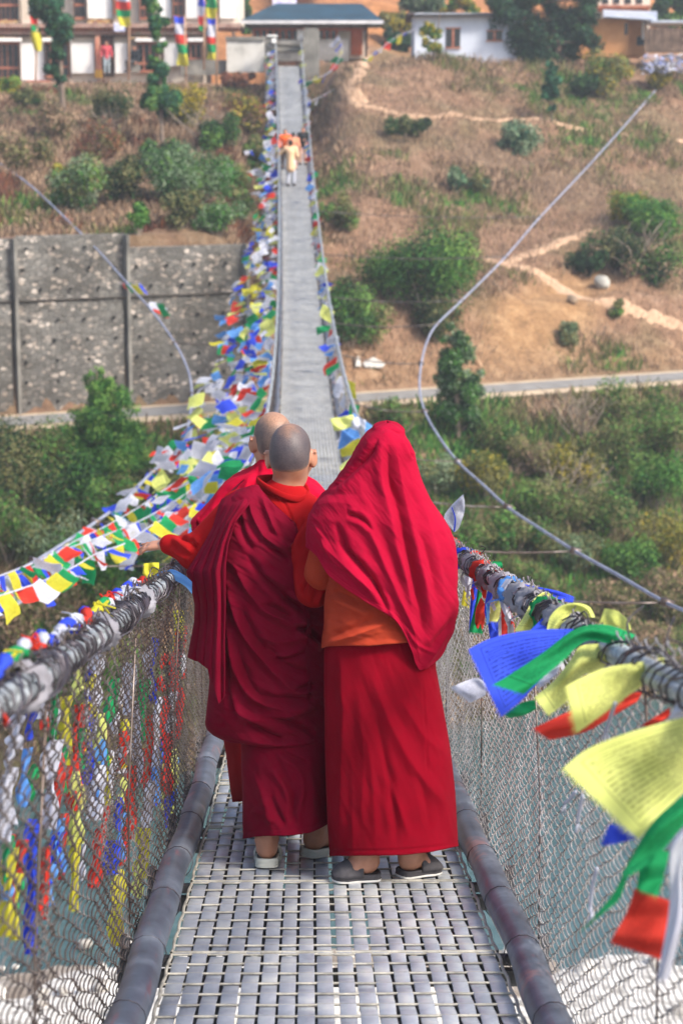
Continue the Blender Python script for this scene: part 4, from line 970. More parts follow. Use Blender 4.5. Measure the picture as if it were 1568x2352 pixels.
# pleated end of the robe hanging from the left shoulder
g = MB(); nr_, nc_ = 90, 72; grid = []
tl2 = [(1126, 512), (1140, 512), (1161, 502), (1184, 496), (1211, 488), (1237, 474), (1283, 447), (1313, 427), (1352, 439), (1389, 447), (1427, 446), (1474, 437), (1511, 430), (1650, 424)]
tr2 = [(1126, 590), (1160, 572), (1200, 540), (1250, 524), (1300, 519), (1500, 517), (1650, 515)]
fL, fR = smooth1(tl2, 1126, 1640, 7), smooth1(tr2, 1126, 1640, 15)
for i in range(nr_):
    row = []
    for j in range(nc_):
        u = j / (nc_ - 1); yb = interp([(0, 1510), (.2, 1518), (.28, 1519), (.55, 1537), (.60, 1557), (.66, 1560), (.72, 1582), (.86, 1618), (1, 1600)], u); yt = interp([(0, 1146), (.35, 1128), (.75, 1128), (1, 1140)], u)
        y = lerp(yt, yb, i / (nr_ - 1)); x = lerp(float(fL(y)), float(fR(y)), u); s_ = min(1, i / 26)
        pl = 0.016 * s_ * (abs(math.sin(math.pi * (u * 4.3 + .15 * math.sin(i * .04) + .1))) ** 0.6 - .5) + 0.003 * math.sin(i * .21 + u * 9)
        bulge = interp([(1126, .10), (1160, .165), (1200, .185), (1300, .205), (1500, .225), (1650, .23)], y) * (0.30 + 0.72 * min(1, u * 1.35) ** 0.7)
        row.append(PY(x, y, Ym - bulge - 0.010 - pl))
    grid.append(row)
g.sheet(grid); o = g.build("robe_end", m_robe, mm, True, mm.location); o.location = (0, 0, 0)
md = o.modifiers.new("thickness", 'SOLIDIFY'); md.thickness = 0.004; md.offset = 1

# ------------------------------------------------------------------ the monk at the far side of the group
Yb = 8.15
mb = empty("person", DK(600, 1935, 0))
tag(mb, "monk in a bright crimson shawl mostly hidden beyond the middle monk's shaved head", "person", "three monks walking on the bridge")
M = axes((-0.30, 1, -0.12), (0, 0.1, 1)); HC = W(626, 1013, Yb)
hl, tl_ = DK(590, 1932), DK(585, 1890); hr, tr_ = DK(660, 1925), DK(668, 1885)
dl = npv((tl_ - hl).normalized()); dr = npv((tr_ - hr).normalized()); tl_ = hl + Vector(dl) * .24; tr_ = hr + Vector(dr) * .24
J = dict(pelvis=W(615, 1470, Yb), chest=W(612, 1225, Yb), neck=W(622, 1088, Yb), head=HC, M=M, F=np.array([0, 1., 0]), shL=W(555, 1160, Yb), shR=W(690, 1160, Yb), elL=W(515, 1235, Yb + .10), elR=W(700, 1290, Yb + .02),
         wrL=W(520, 1270, Yb + .32), wrR=W(690, 1360, Yb + .2), hdL=(-.2, 1, 0), hnL=(0, 0, 1), htL=(1, 0, 0), hdR=(-.2, 1, -.2), hnR=(0, .2, 1), htR=(-1, 0, 0), hipL=W(575, 1490, Yb), hipR=W(655, 1490, Yb), knL=W(580, 1700, Yb + .04), knR=W(658, 1700, Yb + .04),
         anL=npv(hl) + dl * .05 + UPZ * .105, anR=npv(hr) + dr * .05 + UPZ * .105, heelL=npv(hl) + dl * .014 + UPZ * .03, toeL=npv(tl_) - dl * .014 + UPZ * .03, heelR=npv(hr) + dr * .014 + UPZ * .03, toeR=npv(tr_) - dr * .014 + UPZ * .03)
sdf_obj("body", body_prims(J), 0.0075, m_skin, mb, it=1)
hair_cap(mb, HC, M, 1.0, stubble("thin_cropped_hair", "393338", "705c52", "a37c64"), 0.25)
for h_, t__ in ((hl, tl_), (hr, tr_)): slipper(mb, h_, t__, 0.1, 0.03, True, [m_shoe, m_shoe_rim, m_shoe_in])
loft_cloth("skirt_robe", mb, m_brown, Yb, [(1440, 500), (1700, 514), (1741, 520), (1823, 530), (1843, 534), (1880, 537)], [(1440, 720), (1880, 705)], 1445, [(530, 1843), (560, 1840), (705, 1835)], [(1440, .15), (1880, .18)], 60, 120, [], 0.002, 80, (60, 14))
f_bs = [(c1((870, 480), (830, 620), (760, 760), (700, 900)), 8, .008), (c1((940, 420), (900, 560), (830, 700)), 6, .007, 'g'), (c1((640, 620), (600, 720), (500, 860)), 9, .006), (c1((1330, 600), (1380, 640), (1430, 700)), 6, .006), (c1((560, 760), (600, 800), (560, 950)), 8, .006)]
loft_cloth("shawl", mb, m_back, Yb, [(1036, 617), (1042, 612), (1056, 594), (1082, 576), (1100, 530), (1117, 509), (1155, 480), (1199, 437), (1220, 441), (1235, 460), (1300, 480), (1500, 495)],
           [(1036, 640), (1050, 668), (1082, 690), (1105, 711), (1117, 731), (1135, 750), (1200, 768), (1500, 760)], 1040, [(437, 1200), (441, 1220), (459, 1223), (463, 1236), (475, 1300), (500, 1480), (760, 1480)],
           [(1036, .07), (1060, .10), (1100, .14), (1200, .18), (1500, .19)], 130, 200, f_bs, 0.002, 60, (60, 14), smw=5, pw=0.9)
# ------------------------------------------------------------------ guy cables
m_guy = simple("blue_grey_cable", ["6d7284", "999eb0"], 3, 0.6, 0.2, 40)
def guy(label, pts, pipe, ties):
    root = empty("guy_cable", P(*pts[0])); tag(root, label, "cable"); off = Vector(root.location)
    g = MB(); c = smooth_poly([P(*p) for p in pts], 8); g.tube(c, [0.015 + 0.00022 * proj(q)[2] for q in c], 8)
    o = g.build("cable", m_guy, root, True, off); o.location = (0, 0, 0)
    for (x, y, d), sx in ties:
        a = P(x, y, d); dd = d + R.uniform(-.5, .5); b_ = B(dd, sx * .64, 0.02); g = MB(); n = 9
        g.tube([a.lerp(b_, k / n) + Vector((0, 0, -0.10 * math.sin(math.pi * k / n))) for k in range(n + 1)], 0.008 + d * 0.00012, 5)
        o = g.build("tie_wire", m_wire, root, True, off); o.location = (0, 0, 0)
        g = MB(); g.tube([a + Vector((-.06, 0, .02)), a, a + Vector((.06, 0, -.02))], .045, 7); o = g.build("clamp", m_wire, root, True, off); o.location = (0, 0, 0)
RG = [(1640, 1428, 17.5), (1530, 1385, 19.5), (1420, 1322, 21.5), (1320, 1266, 23.5), (1240, 1215, 26), (1165, 1165, 28.5), (1110, 1115, 31), (1050, 1060, 34), (1005, 1000, 36.5), (975, 945, 39.5), (963, 890, 43), (967, 835, 46), (980, 785, 48.5), (1003, 745, 51), (1060, 690, 55), (1160, 590, 62), (1240, 498, 70), (1340, 392, 80)]
e = G(1508, 203); RG.append((1425, 298, 88)); RG.append((1508, 203, proj(e)[2]))
guy("blue grey guy cable sweeping across the brown slope right of the bridge", RG, 1, [((x, y, d), 1) for x, y, d in (RG[1], RG[3], RG[5], RG[7], RG[9], RG[11], RG[13], RG[14], RG[15], RG[16])])
LG = [(-70, 1378, 17), (0, 1334, 19), (80, 1290, 21), (150, 1246, 23), (220, 1199, 25.5), (285, 1150, 28), (350, 1084, 31.5), (400, 1045, 34.5), (425, 1010, 36.5), (436, 955, 40), (441, 905, 43), (432, 850, 46), (402, 788, 49), (350, 715, 53), (290, 648, 58), (230, 580, 64), (170, 520, 71), (75, 430, 80), (0, 375, 86), (-60, 330, 90)]
LG[14:] = [(x, y, min(d, proj(G(x, y))[2] - (.8 if x > 120 else 2.2))) for x, y, d in LG[14:]]
guy("blue grey guy cable crossing in front of the stone retaining wall", LG, -1, [((x, y, d), -1) for x, y, d in (LG[2], LG[4], LG[6], LG[8], LG[10], LG[12])])

# ------------------------------------------------------------------ prayer flags
FCOL = {"blue": ("2a3fc4", "3d58d8"), "white": ("b4b7c6", "d2d4de"), "red": ("b92a22", "d64436"), "green": ("0f7f48", "27a062"), "yellow": ("bcb328", "d0ca48"), "lemon": ("c6cd66", "d8de88"), "sky": ("4a86cf", "6ea3e2"), "grey": ("85848c", "b0aeb6")}
def flag_mat(key, printed=True, name=None):
    m, t, b = new_mat(name or ("flag_cotton_" + key)); c0, c1 = FCOL[key]
    n = noise(t, 3.5, 4, coord(t), 0.6); r = ramp(t, n.outputs[0], [(0.3, c0), (0.7, c1)]); colr = r.outputs[0]
    if printed:
        uv = N(t, "ShaderNodeUVMap").outputs[0]; sp = N(t, "ShaderNodeSeparateXYZ"); t.links.new(uv, sp.inputs[0]); u, v = sp.outputs[0], sp.outputs[1]
        rows = math_n(t, 'MULTIPLY', v, 17.0); fl = math_n(t, 'FLOOR', rows); fr = math_n(t, 'FRACT', rows)
        cb = N(t, "ShaderNodeCombineXYZ"); t.links.new(math_n(t, 'MULTIPLY', u, 34.0), cb.inputs[0]); t.links.new(math_n(t, 'MULTIPLY', fl, 7.31), cb.inputs[1]); t.links.new(math_n(t, 'MULTIPLY', fr, 1.6), cb.inputs[2])
        g_ = noise(t, 1.0, 3, cb.outputs[0], 0.7)
        ink = math_n(t, 'GREATER_THAN', g_.outputs[0], 0.47)
        band = math_n(t, 'MULTIPLY', math_n(t, 'GREATER_THAN', fr, 0.22), math_n(t, 'LESS_THAN', fr, 0.72))
        head = math_n(t, 'MULTIPLY', math_n(t, 'GREATER_THAN', fr, 0.62), math_n(t, 'LESS_THAN', fr, 0.72))     # the head line of the script
        ins = math_n(t, 'MULTIPLY', math_n(t, 'MULTIPLY', math_n(t, 'GREATER_THAN', u, 0.13), math_n(t, 'LESS_THAN', u, 0.90)), math_n(t, 'MULTIPLY', math_n(t, 'GREATER_THAN', v, 0.10), math_n(t, 'LESS_THAN', v, 0.90)))
        emb = math_n(t, 'GREATER_THAN', math_n(t, 'ADD', math_n(t, 'ABSOLUTE', math_n(t, 'SUBTRACT', u, 0.24)), math_n(t, 'ABSOLUTE', math_n(t, 'SUBTRACT', v, 0.78))), 0.13)
        txt = math_n(t, 'MULTIPLY', math_n(t, 'MULTIPLY', math_n(t, 'MAXIMUM', math_n(t, 'MULTIPLY', ink, band), math_n(t, 'MULTIPLY', head, math_n(t, 'GREATER_THAN', g_.outputs[0], 0.40))), ins), emb)
        du = math_n(t, 'ABSOLUTE', math_n(t, 'SUBTRACT', u, 0.515)); dv = math_n(t, 'ABSOLUTE', math_n(t, 'SUBTRACT', v, 0.5))
        q = math_n(t, 'MAXIMUM', math_n(t, 'DIVIDE', du, 0.415), math_n(t, 'DIVIDE', dv, 0.43))
        frame = math_n(t, 'MULTIPLY', math_n(t, 'GREATER_THAN', q, 0.985), math_n(t, 'LESS_THAN', q, 1.01))
        wv = N(t, "ShaderNodeTexWave", wave_type='RINGS'); wv.inputs["Scale"].default_value = 9; wv.inputs["Distortion"].default_value = 6; wv.inputs["Detail"].default_value = 2
        mp = N(t, "ShaderNodeMapping"); mp.inputs["Location"].default_value = (-0.24, -0.78, 0); t.links.new(uv, mp.inputs[0]); t.links.new(mp.outputs[0], wv.inputs[0])
        figure = math_n(t, 'MULTIPLY', math_n(t, 'GREATER_THAN', wv.outputs[1], 0.72), math_n(t, 'SUBTRACT', 1.0, emb))
        tx = math_n(t, 'MAXIMUM', math_n(t, 'MAXIMUM', txt, frame), figure)
        dark = tuple(0.22 * x for x in lin(c0)[:3]); colr = mix(t, math_n(t, 'MULTIPLY', tx, 0.62), colr, dark)
    t.links.new(colr, b.inputs["Base Color"]); b.inputs["Roughness"].default_value = 0.85; b.inputs["Specular IOR Level"].default_value = 0.2
    tr = N(t, "ShaderNodeBsdfTranslucent"); t.links.new(colr, tr.inputs[0]); mx = N(t, "ShaderNodeMixShader"); mx.inputs[0].default_value = 0.35
    t.links.new(b.outputs[0], mx.inputs[1]); t.links.new(tr.outputs[0], mx.inputs[2]); t.links.new(mx.outputs[0], t.nodes["Material Output"].inputs[0])
    bump(t, b, noise(t, 260, 2, coord(t)).outputs[0], 0.1, 0.002)
    return m
FM = {k: flag_mat(k) for k in FCOL}
FP = {k: flag_mat(k, False, "plain_cotton_" + k) for k in FCOL}
def fray(mb_, row, nrm, L, m):
    """short loose threads along an edge"""
    for i in range(len(row) - 1):
        a, b_ = row[i], row[i + 1]
        for f in (0.1, 0.3, 0.5, 0.7, 0.9):
            p = a.lerp(b_, f); q = p + nrm[i] * L * R.uniform(.4, 1.2) + (b_ - a) * R.uniform(-.4, .4); w = (b_ - a) * 0.07
            mb_.add([p - w, p + w, q], [(0, 1, 2)], m)
def hero(label, key, top, bot, d_att, d_free, wave=0.012, printed=True, nu=26, nv=14, name="prayer_flag", fr=0.012, group=None, freq=2.0, uvs=None):
    """flag between two edges given from its fixed end to its free end"""
    tp, bt = curve2(top, 6), curve2(bot, 6)
    def at(c, t):
        L = [0.0]
        for i in range(len(c) - 1): L.append(L[-1] + math.hypot(c[i + 1][0] - c[i][0], c[i + 1][1] - c[i][1]))
        s = [l / max(L[-1], 1e-6) for l in L]; return float(np.interp(t, s, [q[0] for q in c])), float(np.interp(t, s, [q[1] for q in c]))
    ph = R.uniform(0, 6); grid, uv = [], []
    for j in range(nv + 1):
        v = j / nv; row, ru = [], []
        for i in range(nu + 1):
            u = i / nu; a, b_ = at(tp, u), at(bt, u)
            d = lerp(d_att, d_free, u) + wave * (0.3 + u) * math.sin(freq * 2 * math.pi * u * 0.7 + v * 2.2 + ph) + wave * 0.5 * math.sin(7 * v + 4 * u + ph) - 0.35 * wave * math.sin(math.pi * v) * 3
            row.append(P(lerp(a[0], b_[0], v), lerp(a[1], b_[1], v), d)); ru.append((1 - u, 1 - v))
        grid.append(row); uv.append(ru)
    g = MB(); loc = grid[0][0]; g.sheet(grid, 0, uv)
    if fr:
        e = [r[-1] for r in grid]; nr_ = [(r[-1] - r[-3]).normalized() for r in grid]; fray(g, e, nr_, fr, 0)
        fray(g, grid[-1][nu // 2:], [(grid[-1][i] - grid[-3][i]).normalized() for i in range(nu // 2, nu + 1)], fr * .5, 0)
    o = g.build(name, (FM if printed else FP)[key], None, True, loc)
    return tag(o, label, "prayer flag", group)
c7 = cvt(.3482, 1022.0, 1148.3); c8 = cvt(.3482, 1022.0, 1492.8); c9 = cvt(.5, 784.0, 976.0); c5 = cvt(.5, 0.0, 919.0)
GR = "prayer flags tied along the right handrail"
hero("white printed flag with a blue stripe standing up beside the crimson shawl", "white", c9((515, 490), (470, 430), (500, 375), (556, 320)), c9((520, 492), (540, 470), (562, 400), (564, 345)), 9.5, 9.3, .02, group=GR)
hero("thin blue ribbon across the upright white flag", "blue", c9((512, 490), (518, 430), (503, 378)), c9((520, 490), (525, 430), (508, 378)), 9.44, 9.2, .004, False, 10, 3, fr=0, name="ribbon")
hero("narrow yellow flag hanging lowest next to the crimson shawl", "yellow", c7((105, 330), (125, 520), (105, 690)), c7((140, 340), (160, 560), (160, 710)), 8.9, 8.9, .012, False, group=GR)
hero("white striped printed flag hanging right beside the yellow one", "white", c7((150, 350), (125, 480), (130, 600)), c7((215, 370), (175, 500), (165, 625)), 8.6, 8.6, .012, group=GR)
hero("small red flag folded over the rail near the crimson shawl", "red", c7((250, 350), (170, 340), (130, 470)), c7((200, 400), (175, 440), (150, 480)), 8.5, 8.4, .02, False, group=GR)
hero("long bright blue flag hanging straight down from the rail", "blue", c7((215, 400), (175, 560), (155, 870)), c7((255, 395), (225, 560), (185, 850)), 8.2, 8.2, .012, False, group=GR)
hero("long dark green flag draped from the rail beside the bright blue one", "green", c7((370, 405), (240, 430), (205, 650), (155, 870)), c7((380, 440), (270, 540), (225, 740), (245, 880)), 7.9, 7.9, .014, False, group=GR)
hero("red flag twisted down beside the dark green one", "red", c7((385, 455), (300, 450), (235, 530), (245, 640)), c7((360, 470), (310, 510), (275, 560), (268, 650)), 7.6, 7.6, .014, False, group=GR)
hero("red flag with black print below the green one", "red", c7((235, 640), (200, 730), (195, 840)), c7((268, 700), (260, 780), (245, 850)), 7.85, 7.9, .008, group=GR)
hero("dark blue flag curling round the yellow printed strip", "blue", c7((350, 480), (280, 600), (258, 740), (290, 830)), c7((375, 500), (330, 590), (300, 720), (335, 860)), 7.3, 7.3, .014, False, group=GR)
hero("yellow printed strip curled beside the dark blue flag", "lemon", c7((335, 590), (295, 690), (278, 800)), c7((362, 600), (362, 720), (345, 800)), 7.15, 7.2, .012, group=GR)
hero("dark blue end hanging under the yellow printed strip", "blue", c7((280, 800), (285, 850), (300, 930)), c7((370, 790), (365, 860), (350, 920)), 7.35, 7.35, .01, group=GR)
hero("red printed flag hanging left of the tangled wire", "red", c7((370, 660), (368, 760), (370, 890)), c7((412, 660), (440, 760), (462, 880)), 6.9, 6.95, .012, group=GR)
hero("pale ribbon of white cloth hanging past the tangled wire", "white", c7((400, 520), (350, 620), (390, 760), (440, 800)), c7((445, 520), (400, 620), (430, 750), (450, 800)), 6.75, 6.8, .01, False, group=GR)
hero("blue flag blown out behind the rail", "blue", c7((520, 556), (620, 575), (740, 600), (842, 636)), c7((540, 570), (640, 600), (740, 650), (838, 680)), 6.3, 6.5, .012, group=GR)
hero("lemon printed flag laid over the rail left of the coiled wire", "lemon", c7((720, 645), (660, 605), (580, 660), (510, 780), (455, 862)), c7((735, 650), (690, 640), (640, 690), (600, 770), (560, 862)), 5.95, 5.75, .015, group=GR)
hero("green flag peeping out from under the lemon flag on the rail", "green", c7((640, 690), (600, 740), (560, 850)), c7((660, 740), (640, 790), (600, 850)), 5.9, 5.85, .01, False, group=GR)
hero("blue strap of cloth rising to the rail between two lemon flags", "blue", c7((790, 690), (700, 720), (620, 800), (560, 860)), c7((800, 700), (740, 770), (690, 830), (650, 880)), 5.6, 5.4, .008, False, group=GR, fr=0)
hero("lemon printed flag arching over the rail around the wire knot", "lemon", c7((988, 775), (950, 705), (860, 678), (760, 700), (690, 770), (668, 860)), c7((930, 775), (890, 740), (840, 740), (800, 780), (770, 810), (740, 860)), 5.25, 5.2, .015, group=GR)
hero("lemon printed flag standing upright beyond the rail", "lemon", c7((1225, 855), (1200, 790), (1130, 730), (1050, 716)), c7((1200, 870), (1150, 860), (1080, 840), (1018, 810)), 4.75, 4.95, .015, group=GR)
hero("large royal blue flag blown toward the crimson shawl", "blue", c7((850, 850), (560, 860), (310, 910), (155, 985)), c8((700, 130), (600, 230), (500, 330), (370, 437)), 4.95, 4.65, .02, group=GR, fr=.018)
hero("long green printed flag swept across the royal blue one", "green", c7((1252, 890), (1060, 823), (860, 850), (640, 1010), (430, 1150), (318, 1215)), c7((1190, 955), (1080, 950), (930, 930), (770, 1060), (640, 1170), (520, 1278)), 4.5, 4.35, .014, group=GR)
hero("pale green flag end under the royal blue flag", "green", c8((590, 330), (500, 350), (390, 425)), c8((600, 390), (520, 430), (420, 448)), 4.8, 4.8, .01, False, group=GR)
hero("small white printed flag fluttering left of the royal blue flag", "white", c8((270, 230), (200, 185), (40, 245)), c8((265, 300), (220, 320), (165, 345)), 5.05, 5.0, .012, group=GR)
hero("lilac white printed scrap between the green and yellow flags", "white", c8((760, 90), (690, 140), (610, 215)), c8((740, 150), (690, 200), (620, 250)), 4.62, 4.6, .008, group=GR)
hero("yellow printed flag folded under the green printed one", "lemon", c8((1090, -40), (900, -30), (830, 60), (720, 200), (590, 310)), c8((1090, 70), (1000, 150), (900, 170), (800, 330), (680, 430)), 4.55, 4.5, .022, group=GR)
hero("pale lemon printed flag streaming left with a frayed end", "lemon", c8((1475, 45), (1250, 85), (1030, 125), (800, 235)), c8((1480, 95), (1300, 235), (1080, 390), (868, 545)), 4.05, 3.9, .016, group=GR, fr=.016)
hero("red flag streaming out below the pale lemon flag", "red", c8((1310, 265), (1050, 330), (830, 400), (585, 515)), c8((1260, 345), (1100, 440), (920, 540), (690, 592)), 4.2, 4.1, .016, False, group=GR)
hero("largest lemon printed flag filling the edge of the picture", "lemon", c8((1760, 400), (1450, 475), (1130, 572), (920, 665), (785, 775)), c8((1760, 800), (1568, 945), (1430, 1085), (1340, 1170), (1270, 1245)), 3.45, 3.35, .014, group=GR, fr=.018)
hero("dark red flag tucked by the coiled rail above the largest lemon flag", "red", c8((1480, 380), (1400, 430), (1290, 500)), c8((1490, 430), (1430, 470), (1350, 500)), 3.9, 3.9, .01, False, group=GR)
hero("pale lilac flag on the rail above the largest lemon flag", "white", c8((1640, 250), (1560, 300), (1470, 445)), c8((1700, 400), (1620, 430), (1540, 450)), 3.62, 3.62, .01, False, group=GR)
hero("small blue flag end poking out below the largest lemon flag", "blue", c8((1290, 1240), (1190, 1160), (1085, 1150)), c8((1260, 1245), (1150, 1270), (1030, 1290)), 3.5, 3.5, .01, False, group=GR)
hero("wide green printed flag under the largest lemon flag", "green", c8((1680, 880), (1500, 1010), (1340, 1170), (1160, 1480)), c8((1680, 1050), (1540, 1190), (1420, 1330), (1200, 1500)), 3.3, 3.25, .014, group=GR)
hero("green flag hanging between the wide green flag and the low red flag", "green", c8((1300, 1300), (1280, 1420), (1260, 1575)), c8((1480, 1330), (1440, 1480), (1395, 1625)), 3.34, 3.34, .012, False, group=GR)
hero("thin green tail trailing over the wire mesh", "green", c8((1180, 1460), (1110, 1600), (1040, 1690), (900, 1845)), c8((1200, 1500), (1150, 1640), (1060, 1720), (905, 1850)), 3.3, 3.3, .008, False, group=GR, fr=.02)
hero("red printed flag hanging lowest on the wire mesh", "red", c8((1250, 1570), (1190, 1740), (1085, 1925)), c8((1495, 1660), (1480, 1850), (1440, 2045)), 3.36, 3.36, .014, group=GR)
hero("frayed white ribbon blowing down at the picture edge", "white", c8((1600, 1150), (1480, 1300), (1475, 1700), (1395, 2160)), c8((1680, 1250), (1570, 1420), (1560, 1800), (1470, 2170)), 3.25, 3.25, .02, False, group=GR, fr=.03)

# flags and braids on the near left handrail
GL = "prayer flags tied along the left handrail"
hero("blue flag stretched over the left rail below the outstretched hand", "sky", [(352, 1328), (372, 1312), (398, 1308), (425, 1322), (441, 1336)], [(350, 1336), (375, 1326), (400, 1332), (425, 1346), (441, 1364)], 7.6, 7.3, .01, False, group=GL, fr=.006)
hero("red flag hooked over the left rail", "red", [(298, 1358), (272, 1358), (252, 1376), (244, 1420)], [(296, 1372), (282, 1385), (272, 1400), (262, 1424)], 6.2, 6.1, .015, False, group=GL)
hero("small frayed yellow flag on the left rail", "yellow", [(222, 1442), (214, 1430), (196, 1420)], [(205, 1452), (200, 1446), (192, 1442)], 5.2, 5.2, .006, False, group=GL, fr=.03)
hero("yellow flag beyond the left rail under the outstretched hand", "yellow", [(366, 1292), (350, 1292), (332, 1294)], [(366, 1318), (350, 1322), (332, 1328)], 8.3, 8.3, .01, False, group=GL)
hero("orange red flag end at the left picture edge", "red", [(-20, 1620), (5, 1628), (20, 1650)], [(-20, 1640), (0, 1650), (14, 1668)], 3.36, 3.34, .006, False, group=GL)
br = empty("flag_braid", B(4.5, -.65, RAIL_H)); tag(br, "braid of twisted coloured flags lying along the left handrail", "prayer flag braid")
cols = ["white", "yellow", "blue", "white", "red", "blue", "yellow", "green", "white", "red", "white", "blue"]; dd = 2.9; k = 0
while dd < 6.6:
    L = R.uniform(.10, .17); g = MB(); n = 7; pts = []
    for i in range(n + 1):
        d = dd + L * i / n; pts.append(B(d, -0.640 + .012 * math.sin(d * 23), RAIL_H + 0.045 + .010 * math.cos(d * 31)))
    g.tube(pts, [0.006 + 0.011 * abs(math.sin(math.pi * (i + .5) / (n + 1) * 1.5)) for i in range(n + 1)], 7)
    if k % 3 == 0:
        p = pts[3]
        for _ in range(4): g.tube(smooth_poly([p, p + Vector((R.uniform(-.02, .03), R.uniform(-.03, .03), .02)), p + Vector((R.uniform(-.03, .05), R.uniform(-.05, .05), R.uniform(-.04, .02)))], 4), .0025, 4)
    o = g.build("twisted_flag", FP[cols[k % len(cols)]], br, True, br.location); o.location = (0, 0, 0); dd += L * 0.92; k += 1

# crumpled strips of cloth knotted round the right handrail, and cords on the mesh
def wrap(d, sx, key, L, rad, label, group):
    g = MB(); grid = []; ph = R.uniform(0, 9)
    for i in range(9):
        f = i / 8; c, s_, u, a_ = bridge_frame(d + L * (f - .5)); c = c + s_ * sx * RAIL_X + u * RAIL_H; rr = rad * (0.82 + .30 * math.sin(math.pi * f) ** .5)
        grid.append([c + (s_ * math.cos(q) + u * math.sin(q)) * rr * (1 + .12 * math.sin(3 * q + ph + 8 * f) + .12 * math.sin(7 * q - 14 * f + ph) + .05 * math.sin(13 * q + 21 * f)) + a_ * .02 * math.sin(2 * q + ph) for q in np.linspace(0, 2 * math.pi, 25)])
    g.sheet(grid); p = grid[4][int(R.uniform(13, 20))]
    for _ in range(2 if sx > 0 else 0):
        q = p + Vector((R.uniform(-.05, .02) * sx, R.uniform(-.05, .05), -R.uniform(.04, .10))); w = Vector((.006, .018, 0)); m = p.lerp(q, .5) + Vector((-.02 * sx, .01, .01)); g.sheet([[p - w, p + w], [m - w * 1.2, m + w * 1.2], [q - w, q + w]])
    return tag(g.build("cloth_strip", FP[key], None, True, grid[4][0]), label, "cloth strip", group)
for d, key, L, rad in ((4.62, "grey", .06, .041), (5.45, "grey", .08, .042), (5.78, "green", .06, .042), (6.2, "grey", .10, .043), (6.5, "grey", .12, .044), (6.8, "sky", .06, .042), (7.1, "grey", .10, .043), (7.6, "grey", .08, .042), (7.95, "red", .10, .042), (8.4, "grey", .12, .042), (8.9, "blue", .10, .042), (9.7, "red", .12, .043)):
    wrap(d, 1, key, L, rad, "%s cloth strip knotted round the near right handrail" % key, "%s strips round the right handrail" % key)
for d, key, L, rad in ((3.75, "grey", .04, .041), (5.1, "grey", .04, .041), (6.3, "grey", .05, .041)):
    wrap(d, -1, key, L, rad, "%s cloth strip knotted round the near left handrail" % key, "%s strips round the left handrail" % key)
for lab, pts in (("white knotted cord with a tufted end on the right mesh", c8((905, 960), (885, 1060), (870, 1140))), ("short white cord end left of the tufted one", c8((860, 935), (820, 985), (790, 1010))), ("pale cord looping down the lower right mesh", c8((1000, 1440), (970, 1560), (955, 1700), (965, 1740))),
                 ("thin white string under the pale lemon flag", c8((1120, 350), (1090, 440), (1060, 540))), ("white string dangling by the left rail", [(206, 1580), (200, 1620), (203, 1680)]), ("white cord tied near the far end of the left braid", [(122, 1498), (135, 1520), (145, 1545)])):
    sxx = 1 if pts[0][0] > 720 else -1; g = MB(); dd_ = [(.60 * 4573 / (q[0] - 784 + 63) if sxx > 0 else .665 * 4573 / (721 - q[0])) - .05 for q in pts]; c = smooth_poly([P(q[0], q[1], d) for q, d in zip(pts, dd_)], 5); g.tube(c, .0042, 5)
    for _ in range(5): g.tube([c[-1], c[-1] + Vector((R.uniform(-.012, .012), R.uniform(-.012, .012), -R.uniform(.01, .03)))], .0022, 4)
    tag(g.build("cord", FP["white"], None, True, c[0]), lab, "cord")

# ------------------------------------------------------------------ many small flags: a few sewn shapes, copied
def flag_variant(seed, w, L, long=False):
    """fixed edge along local Y, cloth running to local -X, flutter along Z"""
    rr = random.Random(seed); a, b_, c_, p = rr.uniform(.05, .13), rr.uniform(.02, .06), rr.uniform(-.5, .5), rr.uniform(0, 6); nu, nv = (9, 6)
    v, f, uv = [], [], []
    for i in range(nu + 1):
        u = i / nu
        for j in range(nv + 1):
            q = j / nv; droop = -.25 * u * u * L
            v.append((-u * L * (1 - .12 * a) + .03 * L * math.sin(5 * q + p) * u, (q - .5) * w * (1 - .15 * u * abs(c_)) + c_ * u * u * .18, a * L * u * math.sin(4.2 * u + p + 1.5 * q) + b_ * L * math.sin(6 * q + p * 2) * u + droop * .35)); uv.append((q, u))
    for i in range(nu):
        for j in range(nv): s = i * (nv + 1) + j; f.append((s, s + 1, s + nv + 2, s + nv + 1))
    return v, f, uv
VAR = [flag_variant(40 + k, R.uniform(.24, .36), R.uniform(.28, .42)) for k in range(8)]
FMESH = {}
def flag_mesh(k, key):
    if (k, key) not in FMESH:
        v, f, uv = VAR[k]; FMESH[(k, key)] = mesh_data("flag_cloth", v, f, FM[key], True, uv)
    return FMESH[(k, key)]
SEQ = ["white", "blue", "white", "red", "green", "yellow", "white", "lemon", "sky", "white"]
def small_flag(loc, yaw, pitch, roll, sc, key, label, group, name="prayer_flag", parent=None):
    o = bpy.data.objects.new(name, flag_mesh(R.randrange(8), key)); COL.objects.link(o)
    o.rotation_euler = Euler((roll, pitch, yaw), 'XYZ'); o.scale = (sc,) * 3
    if parent is not None: o.parent = parent; o.location = Vector(loc) - Vector(parent.location); return o
    o.location = loc; return tag(o, label, "prayer flag", group)
